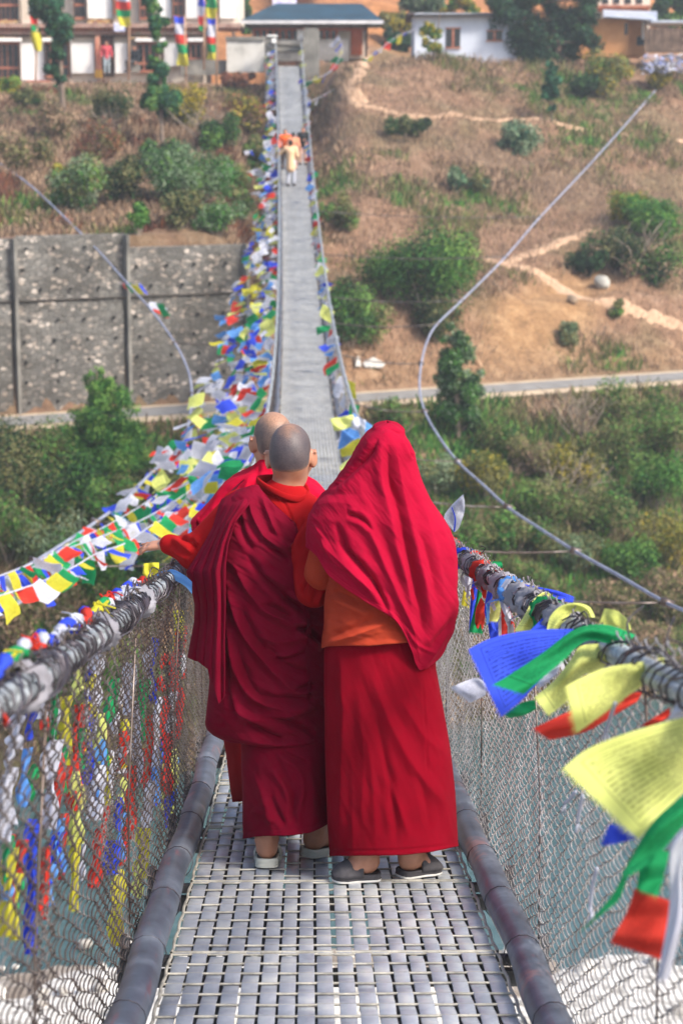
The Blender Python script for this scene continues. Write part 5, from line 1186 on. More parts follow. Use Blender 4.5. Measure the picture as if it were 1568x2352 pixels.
# dense band on the far left handrail: the largest one by one, the small remainder as one mass
MASS = []
def band_left(d):
    wid = interp([(17, .5), (26, 1.0), (37, 1.45), (46, 1.2), (50, 1.3), (58, .9), (70, .6), (84, .36), (96, .22)], d)
    t_ = abs(R.gauss(0, .55)); out = min(t_, 1.0) * wid
    p = B(d, -RAIL_X - .04 - out, RAIL_H - .02 - R.uniform(0, .9) * (0.45 + .3 * t_) - out * .45)
    return p, R.gauss(0.1, .6), R.uniform(-1.0, .05), R.gauss(0, .5), R.uniform(.55, .95)
def band_fan():
    d = R.uniform(20.5, 35); t_ = R.random() ** 1.2; out = t_ * interp([(20, 1.0), (27, 2.1), (35, 1.9)], d)
    return B(d, -RAIL_X - .1 - out, RAIL_H - .25 - R.uniform(0, .5) - out * .42), R.gauss(.1, .6), R.uniform(-1.3, .0), R.gauss(0, .5), R.uniform(.5, .9)
def band_right(d):
    return B(d, RAIL_X + R.uniform(-.05, .10), RAIL_H - R.uniform(0, .5)), R.gauss(0, .5), R.uniform(-1.35, -.35), R.gauss(0, .4), R.uniform(.6, 1.0) * (1.3 if d < 27 else 1)
for i in range(175):
    f = i / 175; d = 21.0 + 58 * f ** 1.05 + R.uniform(-.4, .4); key = R.choice(SEQ); q = band_left(d)
    zone = "beyond the shaved heads" if d < 32 else "in front of the stone wall" if d < 58 else "up by the brushy bank"
    small_flag(*q, key, "%s flag in the dense band on the left rail %s" % (key, zone), "%s flags on the left rail %s" % (key, zone))
for i in range(48):
    f = i / 48; d = 22 + 42 * f ** 1.2 + R.uniform(-.5, .5); key = R.choice(SEQ); q = band_right(d)
    zone = "beyond the hooded shawl" if d < 34 else "over the green bushes"
    small_flag(*q, key, "%s flag on the right rail %s" % (key, zone), "%s flags on the right rail %s" % (key, zone))
def mass(name, items):
    vs, fs, ms, uvs, base = [], [], [], [], 0; keys = list(FM)
    for (loc, yaw, pit, rol, sc), key in items:
        v, f, uv = VAR[R.randrange(8)]; Mx = np.array(Euler((rol, pit, yaw), 'XYZ').to_matrix()) * sc
        vs.append(np.array(v) @ Mx.T + np.array(loc)); fs.append(np.array(f) + base); ms += [keys.index(key)] * len(f); uvs += uv; base += len(v)
    tag(obj(name, mesh_data(name, np.concatenate(vs), np.concatenate(fs), [FM[k] for k in keys], True, uvs, ms)), kind="stuff")
mass("distant_prayer_flags", [(band_left(lerp(24, 96, R.random() ** .9)), R.choice(SEQ)) for _ in range(520)] + [(band_fan(), R.choice(SEQ)) for _ in range(170)] + [(band_right(lerp(50, 95, R.random())), R.choice(SEQ)) for _ in range(70)])
hero("pale yellow flag lying over the deck edge beyond the hood", "lemon", [(812, 952), (790, 956), (758, 962)], [(812, 975), (795, 985), (768, 990)], 25, 25, .03, False)
hero("white flag lying over the deck edge beyond the hood", "white", [(840, 965), (820, 958), (806, 958)], [(838, 990), (815, 988), (800, 980)], 25, 25, .03, False)
hero("dark green flag sticking out over the deck far along the right rail", "green", [(760, 748), (745, 748), (726, 752)], [(755, 760), (742, 764), (728, 770)], 44, 44, .04, False)
# strings of flags swung out from the bridge on the left
def flag_string(label, pts, n, key0, sc, drop=(.35, 1.1), group=None, yaw0=0.3, cord=.008, both=False, name="prayer_flag_string"):
    root = empty(name, pts[0]); tag(root, label, "prayer flags", group); c = smooth_poly(pts, 10)
    g = MB(); g.tube(c, cord, 5); o = g.build("cord", FP["white"], root, True, root.location); o.location = (0, 0, 0)
    order = ["blue", "white", "red", "green", "yellow"]
    for i in range(n):
        t_ = (i + .5) / n * (len(c) - 1); a = int(t_); p = c[a].lerp(c[min(a + 1, len(c) - 1)], t_ - a); tn = (c[min(a + 1, len(c) - 1)] - c[max(a - 1, 0)]).normalized()
        yaw = math.atan2(tn.y, tn.x) - math.pi / 2
        small_flag(p, yaw + R.gauss(0, .3), -R.uniform(*drop), R.gauss(0, .35), sc * R.uniform(.6, 1.15), order[(i + key0) % 5], None, None, "flag", root)
PS = lambda *q: [P(*a) for a in q]
flag_string("longest flag string swinging out left above the river", PS((575, 985, 30), (520, 1055, 28), (435, 1128, 25.5), (340, 1187, 23), (240, 1230, 21), (150, 1262, 19.5), (60, 1300, 18.3), (-60, 1345, 17)), 44, 0, .66, (.2, 1.4))
flag_string("lowest flag string left of the outstretched hand", PS((470, 1150, 22), (420, 1172, 21), (350, 1206, 19.5), (290, 1247, 18.5), (222, 1272, 17.8), (165, 1305, 17.2), (110, 1330, 16.8), (40, 1356, 16.2), (-60, 1385, 15.6)), 30, 2, .66, (.3, 1.5))
flag_string("string of faded flags bound along the left guy cable", [P(x, y + 4, d) for x, y, d in LG[8:0:-1]], 26, 1, .8, (.2, .9))
flag_string("middle flag string fanning out under the left guy cable", PS((590, 962, 32), (540, 1010, 30.5), (470, 1070, 28.5), (400, 1110, 27), (330, 1158, 25), (250, 1205, 22.8), (160, 1250, 20.6), (60, 1312, 18.6), (-60, 1362, 17.2)), 46, 4, .68, (.2, 1.4))
flag_string("short flag string stretched from the shaved heads to the left", PS((600, 1010, 24), (560, 1070, 22.5), (520, 1120, 21), (480, 1160, 19.5), (440, 1200, 18.5)), 16, 3, .72, (.5, 1.1))
flag_string("string of flags from the far rail toward the grey green shrub", PS((625, 372, 77), (590, 388, 76), (555, 402, 75), (528, 432, 74)), 12, 1, 1.0, (.3, 1.0), cord=.012)
flag_string("string of flags from the far rail just above the shrub", PS((632, 330, 81), (600, 342, 80), (560, 348, 79)), 7, 0, .9, (.3, .9), cord=.012)
flag_string("string of flags rising from the far right rail to the gatehouse", PS((706, 188, 91), (745, 172, 92), (772, 148, 93), (786, 112, 94), (776, 82, 95)), 9, 3, 1.25, (.5, 1.2), cord=.012)
flag_string("string of flags climbing to the yellow leaved tree", PS((706, 236, 88), (752, 214, 90), (800, 180, 92), (828, 150, 93), (852, 128, 94), (884, 104, 95), (915, 82, 96), (950, 66, 96.5), (985, 38, 97)), 19, 0, 1.2, (.4, 1.2), cord=.012)
flag_string("small red and yellow flag cluster on the left guy cable", [P(278, 650, 59), P(300, 653, 58), P(325, 655, 57)], 4, 2, 1.1, (.6, 1.3))
flag_string("torn white rags snagged on the left guy cable", [P(340, 695, 54), P(352, 712, 53.5), P(372, 690, 53)], 3, 1, 1.3, (.1, 1.4))
# long flags hanging outside the near left mesh
for i, (x, y0, y1, wpx, key) in enumerate([(75, 1880, 2190, 34, "blue"), (20, 1950, 2150, 46, "yellow"), (45, 2020, 2100, 22, "green"), (150, 1600, 1760, 34, "yellow"), (120, 1700, 1900, 46, "white"), (205, 1640, 1800, 26, "blue"), (255, 1930, 2010, 44, "blue"),
        (270, 2000, 2170, 40, "yellow"), (300, 1760, 1900, 34, "red"), (285, 1650, 1760, 30, "yellow"), (330, 1560, 1700, 26, "green"), (345, 1640, 1860, 26, "red"), (365, 1700, 1850, 22, "blue"), (380, 1600, 1730, 26, "red"), (395, 1640, 1700, 18, "white"), (175, 1800, 1940, 40, "lemon"),
        (225, 1760, 1880, 36, "white"), (140, 1880, 2000, 34, "sky"), (15, 1780, 1930, 40, "white"), (60, 1720, 1850, 30, "sky"), (410, 1400, 1560, 20, "yellow"), (420, 1440, 1560, 22, "red"), (345, 1480, 1600, 26, "white"), (300, 1520, 1640, 30, "white"), (330, 1900, 2020, 30, "yellow"),
        (220, 1500, 1620, 34, "white"), (180, 1520, 1600, 30, "lemon"), (390, 1820, 1900, 20, "blue"), (100, 1560, 1650, 30, "white"), (40, 1640, 1720, 40, "white"), (240, 1850, 1930, 30, "red"), (320, 1980, 2060, 24, "lemon"), (375, 1500, 1590, 22, "red"), (265, 1560, 1640, 28, "green"), (400, 1740, 1830, 18, "sky"), (195, 1930, 2020, 22, "white")] + [(R.uniform(8, 425), None, None, R.uniform(14, 34), R.choice(["white", "yellow", "blue", "red", "green", "white", "sky", "lemon", "red"])) for _ in range(62)]):
    if y0 is None: y0 = lerp(1640, 1400, x / 430) + R.uniform(0, 470) * lerp(1, .75, x / 430); y1 = y0 + R.uniform(60, 170)
    xx = x - 6; d = 0.735 * 4573 / max(720 - xx, 60)      # just outside the mesh
    n_ = 4; tw_ = R.uniform(.15, 1.0); tp = [(x - wpx / 2 * (1 if k % 2 else tw_) + R.uniform(-6, 6) - k * 2, lerp(y0, y1, k / n_)) for k in range(n_ + 1)]; bt = [(x + wpx / 2 * (tw_ if k == 2 else 1) + R.uniform(-7, 7) - k * 2, lerp(y0, y1, k / n_) + R.uniform(-5, 5)) for k in range(n_ + 1)]
    if i >= 36: wpx *= R.uniform(.5, 1.1)
    hero("%s flag hanging outside the left wire mesh, %s" % (key, "by the rail" if y0 < 1650 else "halfway down" if y0 < 1850 else "lowest row"), key, tp, bt, d, d - .02, .02, i % 3 == 0, 16, 8, group="%s flags outside the left mesh %s" % (key, "by the rail" if y0 < 1650 else "halfway down" if y0 < 1850 else "in the lowest row"), fr=.01)
# ------------------------------------------------------------------ stone retaining wall beside the road
m_stone, t, b = new_mat("rubble_masonry")
c = coord(t); mp = N(t, "ShaderNodeMapping"); mp.inputs["Scale"].default_value = (1, 1, 1.6); t.links.new(c, mp.inputs[0])
vo = N(t, "ShaderNodeTexVoronoi"); vo.inputs["Scale"].default_value = 5.6; t.links.new(mp.outputs[0], vo.inputs[0])
ve = N(t, "ShaderNodeTexVoronoi", feature='DISTANCE_TO_EDGE'); ve.inputs["Scale"].default_value = 5.6; t.links.new(mp.outputs[0], ve.inputs[0])
sp = N(t, "ShaderNodeSeparateColor"); t.links.new(vo.outputs["Color"], sp.inputs[0])
n1 = noise(t, 0.6, 4, c, 0.6); st = math_n(t, 'ADD', sp.outputs[0], math_n(t, 'MULTIPLY', math_n(t, 'SUBTRACT', n1.outputs[0], 0.5), 0.7))
r1 = ramp(t, st, [(0.2, "64625d"), (0.55, "777570"), (0.78, "85817b"), (0.90, "a89d92"), (1.0, "c4bab0")])
ed = ramp(t, ve.outputs[0], [(0.02, 0.0), (0.10, 1.0)])
n5 = noise(t, 0.35, 5, c, 0.65); r5 = ramp(t, n5.outputs[0], [(0.35, "7d705f"), (0.62, "ffffff")])
t.links.new(mix(t, 0.6, mix(t, ed.outputs[0], "6b6964", r1.outputs[0]), r5.outputs[0], 'MULTIPLY'), b.inputs["Base Color"]); b.inputs["Roughness"].default_value = 0.95
bump(t, b, ed.outputs[0], 0.7, 0.06)
m_weep = simple("weep_hole_dark", ["1c1c1b", "2a2927"], 5, 1.0, 0)
def Yw(x): return 62.9 + 0.5 * x + 2.05
def wz(x, y):       # height of the sight line through (x, y) on the wall plane
    r = ray(x, y); k = (62.9 + 2.05 + 0.5 * CAM.x) / (r.y - 0.5 * r.x); return CAM + r * k
wall = empty("retaining_wall", (-8, Yw(-8), 6.0)); tag(wall, "tall grey rubble stone retaining wall with pale stones beside the left road", "wall"); WO = wall.location
def wall_panel(x0, x1, ytop, z0, z1, prd, name="stone_panel", m=m_stone):
    """between pixel columns x0 and x1"""
    X0, X1 = wz(x0, 700).x, wz(x1, 700).x; g = MB(); nx_, nz_ = 40, 20; grid = []
    for k in range(nz_ + 1):
        z = lerp(z0, z1, k / nz_); grid.append([Vector((x, Yw(x) - prd + .10 * (z - 6) / 5 + .03 * math.sin(x * 3 + z * 5) * math.sin(z * 2.3 - x), z)) for x in np.linspace(X0, X1, nx_ + 1)])
    g.sheet(grid); back = [[p + Vector((0, .5, 0)) for p in grid[-1]]]; g.sheet([grid[-1], back[0]]); g.sheet([[r[0], r[0] + Vector((0, .5, 0))] for r in grid]); g.sheet([[r[-1], r[-1] + Vector((0, .5, 0))] for r in grid])
    for z in np.arange(z0 + .35, z1 - .15, 0.62):
        for x in np.arange(X0 + .3, X1 - .2, 0.85):
            xx = x + (.4 if int(z * 3) % 2 else 0) + R.uniform(-.1, .1)
            if xx < X1 - .2: g.tube([Vector((xx, Yw(xx) - prd - .02, z)), Vector((xx, Yw(xx) - prd + .04, z))], .055, 7, 1)
    o = g.build(name, [m, m_weep], wall, False, WO); o.location = (0, 0, 0); return o
zl = wz(150, 690).z
for x0, x1, yt in ((-430, 26, 556), (38, 284, 541), (296, 558, 566)):
    zt = wz((x0 + x1) / 2, yt).z; wall_panel(x0, x1, yt, 5.95, zl, .12); wall_panel(x0, x1, yt, zl, zt, 0.0)
for x, yt in ((32, 548), (290, 538), (564, 560)):
    p = wz(x, yt); g = MB(); a = math.atan(0.5)
    g.box((p.x, Yw(p.x) - .06, (5.95 + p.z) / 2), (.09, .38, p.z - 5.95), 0, Matrix.Rotation(a, 3, 'Z')); o = g.build("concrete_pillar", m_conc, wall, False, WO); o.location = (0, 0, 0)
X0, X1 = wz(-430, 700).x, wz(556, 700).x
g = MB(); g.sheet([[Vector((x, Yw(x) + o_, zl + dz)) for x in np.linspace(X0, X1, 40)] for o_, dz in ((-.10, .0), (-.17, .05), (-.02, .06))]); o = g.build("ledge", simple("dark_ledge", ["3f3a34", "5f5850"], 2, 1, .4, 20), wall, False, WO); o.location = (0, 0, 0)  # ledge strip in a darker tone than the stone panels

# ------------------------------------------------------------------ houses on the far bank
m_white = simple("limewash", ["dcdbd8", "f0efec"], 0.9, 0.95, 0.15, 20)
m_cream = simple("cream_plaster", ["c4b6a4", "ddd2c4"], 0.9, 0.95, 0.15, 20)
m_terra = simple("painted_terracotta_timber", ["7a4432", "a0624a", "b9805f"], 2.2, 0.8, 0.2, 20)
m_timber = simple("dark_timber", ["3a2a22", "54392c"], 2, 0.8, 0.2, 20)
m_orange_t = simple("orange_timber", ["a34a1e", "c4632c"], 2, 0.7, 0.1, 20)
m_glass_d = simple("dark_window", ["15181a", "262b2e"], 2, 0.25, 0)
m_frieze = simple("carved_frieze", ["4a4238", "7d7060", "5e6a5c"], 5, 0.85, 0.4, 12)
m_roof = simple("teal_roof_sheet", ["0a2a3a", "123e52"], 1.2, 0.8, 0.1, 20)
m_fascia = simple("white_fascia", ["b5b4b6", "d6d5d6"], 1.5, 0.7, 0.1, 20)
m_tin = simple("tin_roof", ["8f97a6", "c6ccd6"], 2, 0.4, 0.1, 20, metal=.3)
m_mud = simple("rammed_earth", ["b07b4c", "c99463"], 1.4, 0.95, 0.4, 8)
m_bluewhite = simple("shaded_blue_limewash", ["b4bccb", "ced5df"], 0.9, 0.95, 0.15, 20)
def rect(g, x0, y0, x1, y1, Y, th, m=0):
    a, b_ = PY(x0, y0, Y), PY(x1, y1, Y); g.box(((a.x + b_.x) / 2, Y + th / 2, (a.z + b_.z) / 2), (abs(b_.x - a.x), th, abs(a.z - b_.z)), m)
def part(root, name, m, rects, parent=None):
    g = MB()
    for r in rects: rect(g, *r)
    o = g.build(name, m, None, False, root.location); o.location = (0, 0, 0); o.parent = parent or root
    return o
def window(root, x0, y0, x1, y1, Y, nm, awn=True, m=None, rail=True):
    w = part(root, "window", m_glass_d, [(x0, y0, x1, y1, Y, .30)]); m = m or m_terra; st = (x1 - x0) / nm; bw = max(2.2, st * .28)
    part(root, "frame", m, [(x0 - 1, y0 - 2, x1 + 1, y0 + 4, Y - .08, .07), (x0 - 1, y1 - 5, x1 + 1, y1 + 1, Y - .10, .09)] + ([(x0, lerp(y0, y1, .66), x1, lerp(y0, y1, .66) + 5, Y - .06, .05)] if rail else []), w)
    part(root, "mullion", m, [(x0 + k * st - bw / 2, y0 + 4.2, x0 + k * st + bw / 2, y1 - 5.2, Y - .05, .045) for k in range(nm + 1)], w)
    if awn:
        part(root, "awning", m_white, [(x0 - 5, y0 - 11, x1 + 5, y0 - 3, Y - .42, .4)], w)
        part(root, "bracket_row", m_terra, [(x0 + k * 6, y0 - 2.6, x0 + k * 6 + 3, y0 + 1.5, Y - .30, .2) for k in range(int((x1 - x0) / 6) + 1)], w)
    return w
hs = empty("carved_house", PY(200, 186, 101)); tag(hs, "large white house with carved terracotta timber windows and a bracketed cornice", "house")
part(hs, "wall", m_cream, [(-140, 62, 468, 196, 101.0, 6)])
part(hs, "upper_wall", m_cream, [(-140, -140, 548, 60, 100.7, 6)])
part(hs, "cornice", simple("pinkish_painted_cornice", ["7c5e54", "a8877a", "8f8a78"], 3, .85, .3, 10), [(-140, 54, 552, 63, 100.25, .44), (-140, 72, 470, 79, 100.55, .44)])
part(hs, "bracket_row", m_terra, [(x, 63.4, x + 4.5, 70.5, 100.35, .34) for x in range(-140, 546, 9)])
part(hs, "bracket_row", m_timber, [(x, 79.5, x + 3.5, 84, 100.65, .34) for x in range(-140, 466, 8)])
for x0, x1 in ((47, 105), (163, 217), (264, 294), (376, 416)):
    part(hs, "white_bay", m_white, [(x0, 99, x1, 184 if x1 < 110 else 168 if x1 < 300 else 152, 100.7, .29)])
for x0, x1, y1, nm in ((-60, 44, 182, 8), (102, 158, 178, 4), (316, 374, 166, 4), (426, 462, 150, 3)): window(hs, x0, 98, x1, y1, 100.75, nm)
part(hs, "pillar", simple("patterned_red_pillar", ["a44a38", "c67a60", "b8a08a"], 4, .8, .2, 12), [(219, 82, 231, 160, 100.5, .4)])
part(hs, "pillar", simple("ochre_pillar_foot", ["b98a2e", "cf9f3a"], 3, .8, .1), [(218, 160, 233, 178, 100.45, .48)])
d_ = part(hs, "door", m_timber, [(233, 84, 262, 176, 100.85, .14)]); part(hs, "opening", m_glass_d, [(238, 104, 256, 174, 100.80, .04)], d_)
for x0, x1, y0, y1, nm in ((-40, 44, -70, 50, 8), (112, 142, -30, 46, 3), (170, 196, -60, 44, 3), (262, 290, -60, 30, 2), (322, 352, -40, 44, 3), (398, 420, -60, 40, 2), (470, 500, -60, 38, 3)): window(hs, x0, y0, x1, y1, 100.6, nm, False)
for x0, x1 in ((198, 258), (352, 394), (426, 466), (504, 540)): part(hs, "white_bay", m_white, [(x0, -70, x1, 42, 100.55, .14)])
part(hs, "plinth", simple("terracotta_plinth", ["a0594a", "bd7a68"], 2, .9, .2), [(60, 184.5, 116, 200, 100.4, .5)])
part(hs, "timber_post", m_timber, [(x - 1.6, 84.5, x + 1.6, y1, 100.4, .3) for x, y1 in ((46, 184), (106, 184), (160.5, 180), (297, 166), (313, 166), (375, 154), (418, 154), (465, 152))] + [(x - 1.8, -80, x + 1.8, 53.5, 100.3, .3) for x in (46, 108, 145, 168, 199, 259, 293, 319, 354, 396, 423, 468, 502)])
part(hs, "painted_frieze", simple("painted_frieze", ["39505a", "8a4a3a", "b79a5a", "dcd3c4"], 7, .8, .2), [(-140, 84.6, 45, 90, 100.55, .2), (107, 84.6, 160, 90, 100.55, .2), (298, 84.6, 375, 90, 100.55, .2), (-140, 46, 46, 53.4, 100.45, .2), (200, 44, 258, 53.4, 100.45, .2), (355, 44, 395, 53.4, 100.45, .2)])
sgn = part(hs, "name_board", simple("blue_white_board", ["5a6ac0", "c9cfe8", "e6e8f2"], 9, .6, 0), [(262, 52.5, 287, 72, 99.9, .06)])

gt = empty("gatehouse", PY(720, 130, 103)); tag(gt, "low gatehouse with a teal hipped roof and orange window band at the bridge end", "gatehouse")
part(gt, "wall", m_cream, [(578, 50, 838, 134, 103.2, 4)])
part(gt, "frieze", m_frieze, [(574, 50, 848, 64, 102.6, .56)])
part(gt, "bracket_row", m_timber, [(574 + k * 6, 46.4, 577 + k * 6, 50, 102.3, .5) for k in range(46)])
part(gt, "plinth", simple("stained_plaster", ["77756f", "a9a69e", "d3d0c8"], 1.0, .95, .3, 10), [(574, 90, 800, 140, 102.3, .88)])
w = part(gt, "window", m_glass_d, [(582, 66, 772, 88, 103.0, .18)])
part(gt, "frame", m_orange_t, [(580, 64.5, 838, 70, 102.85, .14)] + [(582 + k * 14.5, 70.2, 587 + k * 14.5, 89, 102.9, .1) for k in range(14)], w)
part(gt, "door", m_white, [(682, 68, 704, 92, 102.2, .09)])
part(gt, "door", m_orange_t, [(806, 70, 832, 126, 103.0, .15)])
part(gt, "porch_post", m_timber, [(838, 50, 844, 130, 102.5, .25)])
g = MB(); A = [PY(554, 50, 101.2), PY(878, 42, 101.2)]; z0 = PY(716, 46, 101.2).z; rz = z0 + 1.0
xl_, xr_ = A[0].x, A[1].x; q = [Vector((xl_, 101.2, z0)), Vector((xr_, 101.2, z0)), Vector((xr_, 108.5, z0)), Vector((xl_, 108.5, z0)), Vector((xl_ + 1.6, 104.8, rz)), Vector((xr_ - 1.0, 104.8, rz))]
g.add(q, [(0, 1, 5, 4), (1, 2, 5), (2, 3, 4, 5), (3, 0, 4)]); g.add([p - Vector((0, 0, .05)) for p in q[:4]], [(3, 2, 1, 0)])
rf = g.build("roof", m_roof, gt, False, gt.location); rf.location = (0, 0, 0)
g = MB(); g.box(((xl_ + xr_) / 2, 101.16, z0 - .10), (xr_ - xl_ + .1, .05, .16)); o = g.build("fascia", m_fascia, rf, False, gt.location); o.location = (0, 0, 0)
bn = empty("banner_board", PY(652, 12, 106)); tag(bn, "purple and white sign board on posts above the gatehouse roof", "sign")
part(bn, "board", simple("purple_white_board", ["8a86c8", "c9c6e2", "e4e2ee"], 4, .7, 0), [(626, -8, 681, 19, 106, .08)])
part(bn, "post", m_fascia, [(632, 19.2, 635, 60, 106.02, .06), (672, 19.2, 675, 60, 106.02, .06)])
e_, s_, u_, a_ = bridge_frame(D_END)
for x0, y0, x1, lab in ((609, 84, 631, "narrow grey concrete pylon with a white cap left of the deck end"), (697, 70, 733, "wide dark concrete pylon right of the deck end")):
    py = empty("bridge_pylon", PY((x0 + x1) / 2, 190, 97.6)); tag(py, lab, "pylon")
    part(py, "shaft", m_conc, [(x0, y0, x1, 235, 97.6, 1.1)])
    if x0 < 650: part(py, "cap", m_white, [(x0 + 4, y0 - 4, x1 + 4, y0 - .5, 97.5, 1.3), (624, 88, 634, 98, 97.3, .25)])
    else: part(py, "cap", m_conc, [(x0 + 2, y0 - 5, x1 - 2, y0 - .3, 97.8, .8)])
gp = empty("portal_step", PY(664, 115, 98.2)); tag(gp, "weathered timber beam and steps across the far end of the deck", "steps")
part(gp, "beam", simple("weathered_plank", ["6a6560", "98938c"], 2, .9, .3), [(632.5, 95, 696.5, 101, 99.0, .3)]); part(gp, "step", m_conc, [(632.5, 108, 696.5, 118, 98.6, 1.5), (632.5, 101.5, 696.5, 107.5, 99.4, 1.5)])
gw = empty("garden_wall", PY(480, 160, 99.6)); tag(gw, "stained whitewashed garden wall between the carved house and the bridge", "wall")
part(gw, "wall", simple("patchy_limewash", ["8c8a82", "c9c6be", "dcd9d2"], 0.8, .95, .3, 9), [(520, 92, 607, 166, 99.6, .4)]); part(gw, "wall", m_conc, [(415, 138, 519.5, 172, 99.9, .4)]); part(gw, "coping", m_conc, [(518, 84, 608, 91.8, 99.5, .6)])

wh = empty("white_cottage", PY(1070, 142, 99.4)); tag(wh, "plain bluish white cottage with two small dark windows right of the gatehouse", "house")
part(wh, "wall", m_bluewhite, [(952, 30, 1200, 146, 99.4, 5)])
for x0, y0, x1, y1 in ((1024, 66, 1056, 108), (1118, 72, 1152, 92)):
    w = part(wh, "window", m_glass_d, [(x0, y0, x1, y1, 99.36, .03)]); part(wh, "frame", m_terra, [(x0 - 2, y0 - 3, x1 + 2, y0 - .2, 99.30, .09), (x0 - 2, y1 + .2, x1 + 2, y1 + 3, 99.30, .09), ((x0 + x1) / 2 - 2, y0 - .2, (x0 + x1) / 2 + 2, y1 + .2, 99.31, .045)], w)
g = MB(); a, b_ = PY(938, 33, 98.9), PY(1214, 31, 98.9); q = [a, b_, Vector((b_.x, 101.9, b_.z + .22)), Vector((a.x, 101.9, a.z + .22)), Vector((b_.x, 105, b_.z)), Vector((a.x, 105, a.z))]
g.add(q, [(0, 1, 2, 3), (3, 2, 4, 5)]); g.add([p - Vector((0, 0, .1)) for p in q], [(3, 2, 1, 0), (5, 4, 2, 3)]); o = g.build("roof", m_timber, wh, False, wh.location); o.location = (0, 0, 0)
mh = empty("earthen_house", PY(1410, 122, 100.6)); tag(mh, "tan rammed earth house with a sagging tin roof at the upper right", "house")
part(mh, "wall", m_mud, [(1326, 42, 1441, 130, 100.6, 4), (1441.5, 46, 1482, 128, 101.1, 4)])
part(mh, "window", m_glass_d, [(1434, 52, 1440, 80, 100.56, .03)]); part(mh, "porch_post", m_white, [(1474, 50, 1480, 90, 100.9, .15)]); part(mh, "door", simple("dark_teal_door", ["1d3338", "2c474c"], 2, .7, .1), [(1462, 84, 1481, 104, 101.04, .05)])
g = MB(); q = [PY(1384, 38, 99.9), PY(1508, 46, 99.9), PY(1508, 26, 103.5), PY(1384, 22, 103.5)]; g.add(q, [(0, 1, 2, 3)]); g.add([p - Vector((0, 0, .06)) for p in q], [(3, 2, 1, 0)]); o = g.build("roof", m_tin, mh, False, mh.location); o.location = (0, 0, 0)
th = empty("tall_earthen_house", PY(1440, 60, 107)); tag(th, "taller tan house with a row of orange beam ends above the tin roof", "house")
part(th, "wall", m_cream, [(1372, -90, 1490, 70, 107, 5)]); part(th, "bracket_row", m_orange_t, [(1376 + k * 9, 19, 1381 + k * 9, 25, 106.6, .36) for k in range(13)]); part(th, "cornice", m_terra, [(1370, 12, 1494, 18.6, 106.5, .48)])
part(th, "window", m_glass_d, [(1382 + k * 26, -4, 1396 + k * 26, 8, 106.95, .04) for k in range(4)])
sf = empty("stick_fence", PY(1520, 118, 99)); tag(sf, "brown woven stick fence under a dark shed roof at the upper right edge", "fence")
g = MB()
for k in range(60):
    x = 1480 + k * 2.2; a, b_ = PY(x, 118, 99), PY(x + R.uniform(-3, 3), 66 + R.uniform(-8, 8), 99); g.tube([a, b_], R.uniform(.02, .035), 5)
o = g.build("sticks", simple("grey_brown_sticks", ["4f3f34", "8a7464"], 3, .95, .3), sf, False, sf.location); o.location = (0, 0, 0)
part(sf, "shed_roof", m_tin, [(1494, 46, 1640, 52, 99.2, 3)]); part(sf, "backing", m_timber, [(1484, 66, 1640, 120, 99.2, .1)])
g = MB()
for k in range(260):
    x = R.uniform(1472, 1600); y = R.uniform(126, 166); p = PY(x, y, 97.6 - (y - 120) * .02); s = R.uniform(.08, .22); v = [p + Vector((R.uniform(-s, s), R.uniform(-s, s), R.uniform(-s, s) * .6)) for _ in range(4)]; g.add(v, [(0, 1, 2), (0, 2, 3)], R.randrange(3))
tag(g.build("plastic_litter", [simple("litter_white", ["9fa2b2", "c2c4d0"], 3, .7, 0), simple("litter_blue", ["8d97c0", "aab4da"], 3, .7, 0), simple("litter_grey", ["8a8a92", "b5b5ba"], 3, .7, 0)]), kind="stuff")

# ------------------------------------------------------------------ tall banner poles before the carved house
def banner_pole(label, x, ytop, ybase, Y, side, panels, lean=0, wp=24, swing=0):
    """panels: (colour, y0, y1, x shift at the end)"""
    a, b_ = PY(x + lean, ybase, Y), PY(x, ytop, Y); r = empty("banner_pole", a); tag(r, label, "flag pole", "tall banner poles before the carved house")
    g = MB(); g.tube([a, b_], [.05, .035], 8); o = g.build("pole", simple("bleached_pole", ["a77f62", "c4a184"], 3, .9, .2), r, True, r.location) if "bleached_pole" not in bpy.data.materials else g.build("pole", bpy.data.materials["bleached_pole"], r, True, r.location); o.location = (0, 0, 0)
    for key, y0, y1, sh0, sh1 in panels:
        grid = []
        for k in range(9):
            f = k / 8; y = lerp(y0, y1, f); xx = x + lerp(sh0, sh1, f); grid.append([PY(xx + side * (wp * j / 6) + 2 * math.sin(y * .09 + j * .5), y + 1.5 * math.sin(j * .7), Y - .06 - .12 * math.sin(j * .9 + y * .05)) for j in range(7)])
        g = MB(); g.sheet(grid); o = g.build("flag_panel", FP[key], r, True, r.location); o.location = (0, 0, 0)
banner_pole("banner pole with a grey lilac, red, green and yellow flag by the left pine", 88, -40, 200, 98.5, -1, [("white", -40, 32, -2, 0), ("red", 33, 56, 0, 2), ("green", 56.5, 72, 2, 4), ("yellow", 72.5, 116, 4, 10)], -6, 20)
banner_pole("banner pole with a bright red, green and yellow flag before the dark doorway", 298, -40, 184, 98.3, -1, [("white", -40, 3, 0, 0), ("red", 3.5, 22, 0, 1), ("green", 22.5, 38, 1, 2), ("yellow", 38.5, 60, 2, 5)], -2, 30)
banner_pole("short banner pole with a slanting flag from blue at top to yellow", 424, 36, 196, 98.0, -1, [("blue", 38, 54, 0, 1), ("white", 54.5, 78, 1, 4), ("red", 78.5, 100, 4, 6), ("green", 100.5, 122, 6, 8), ("yellow", 122.5, 150, 8, 8)], 4, 25)
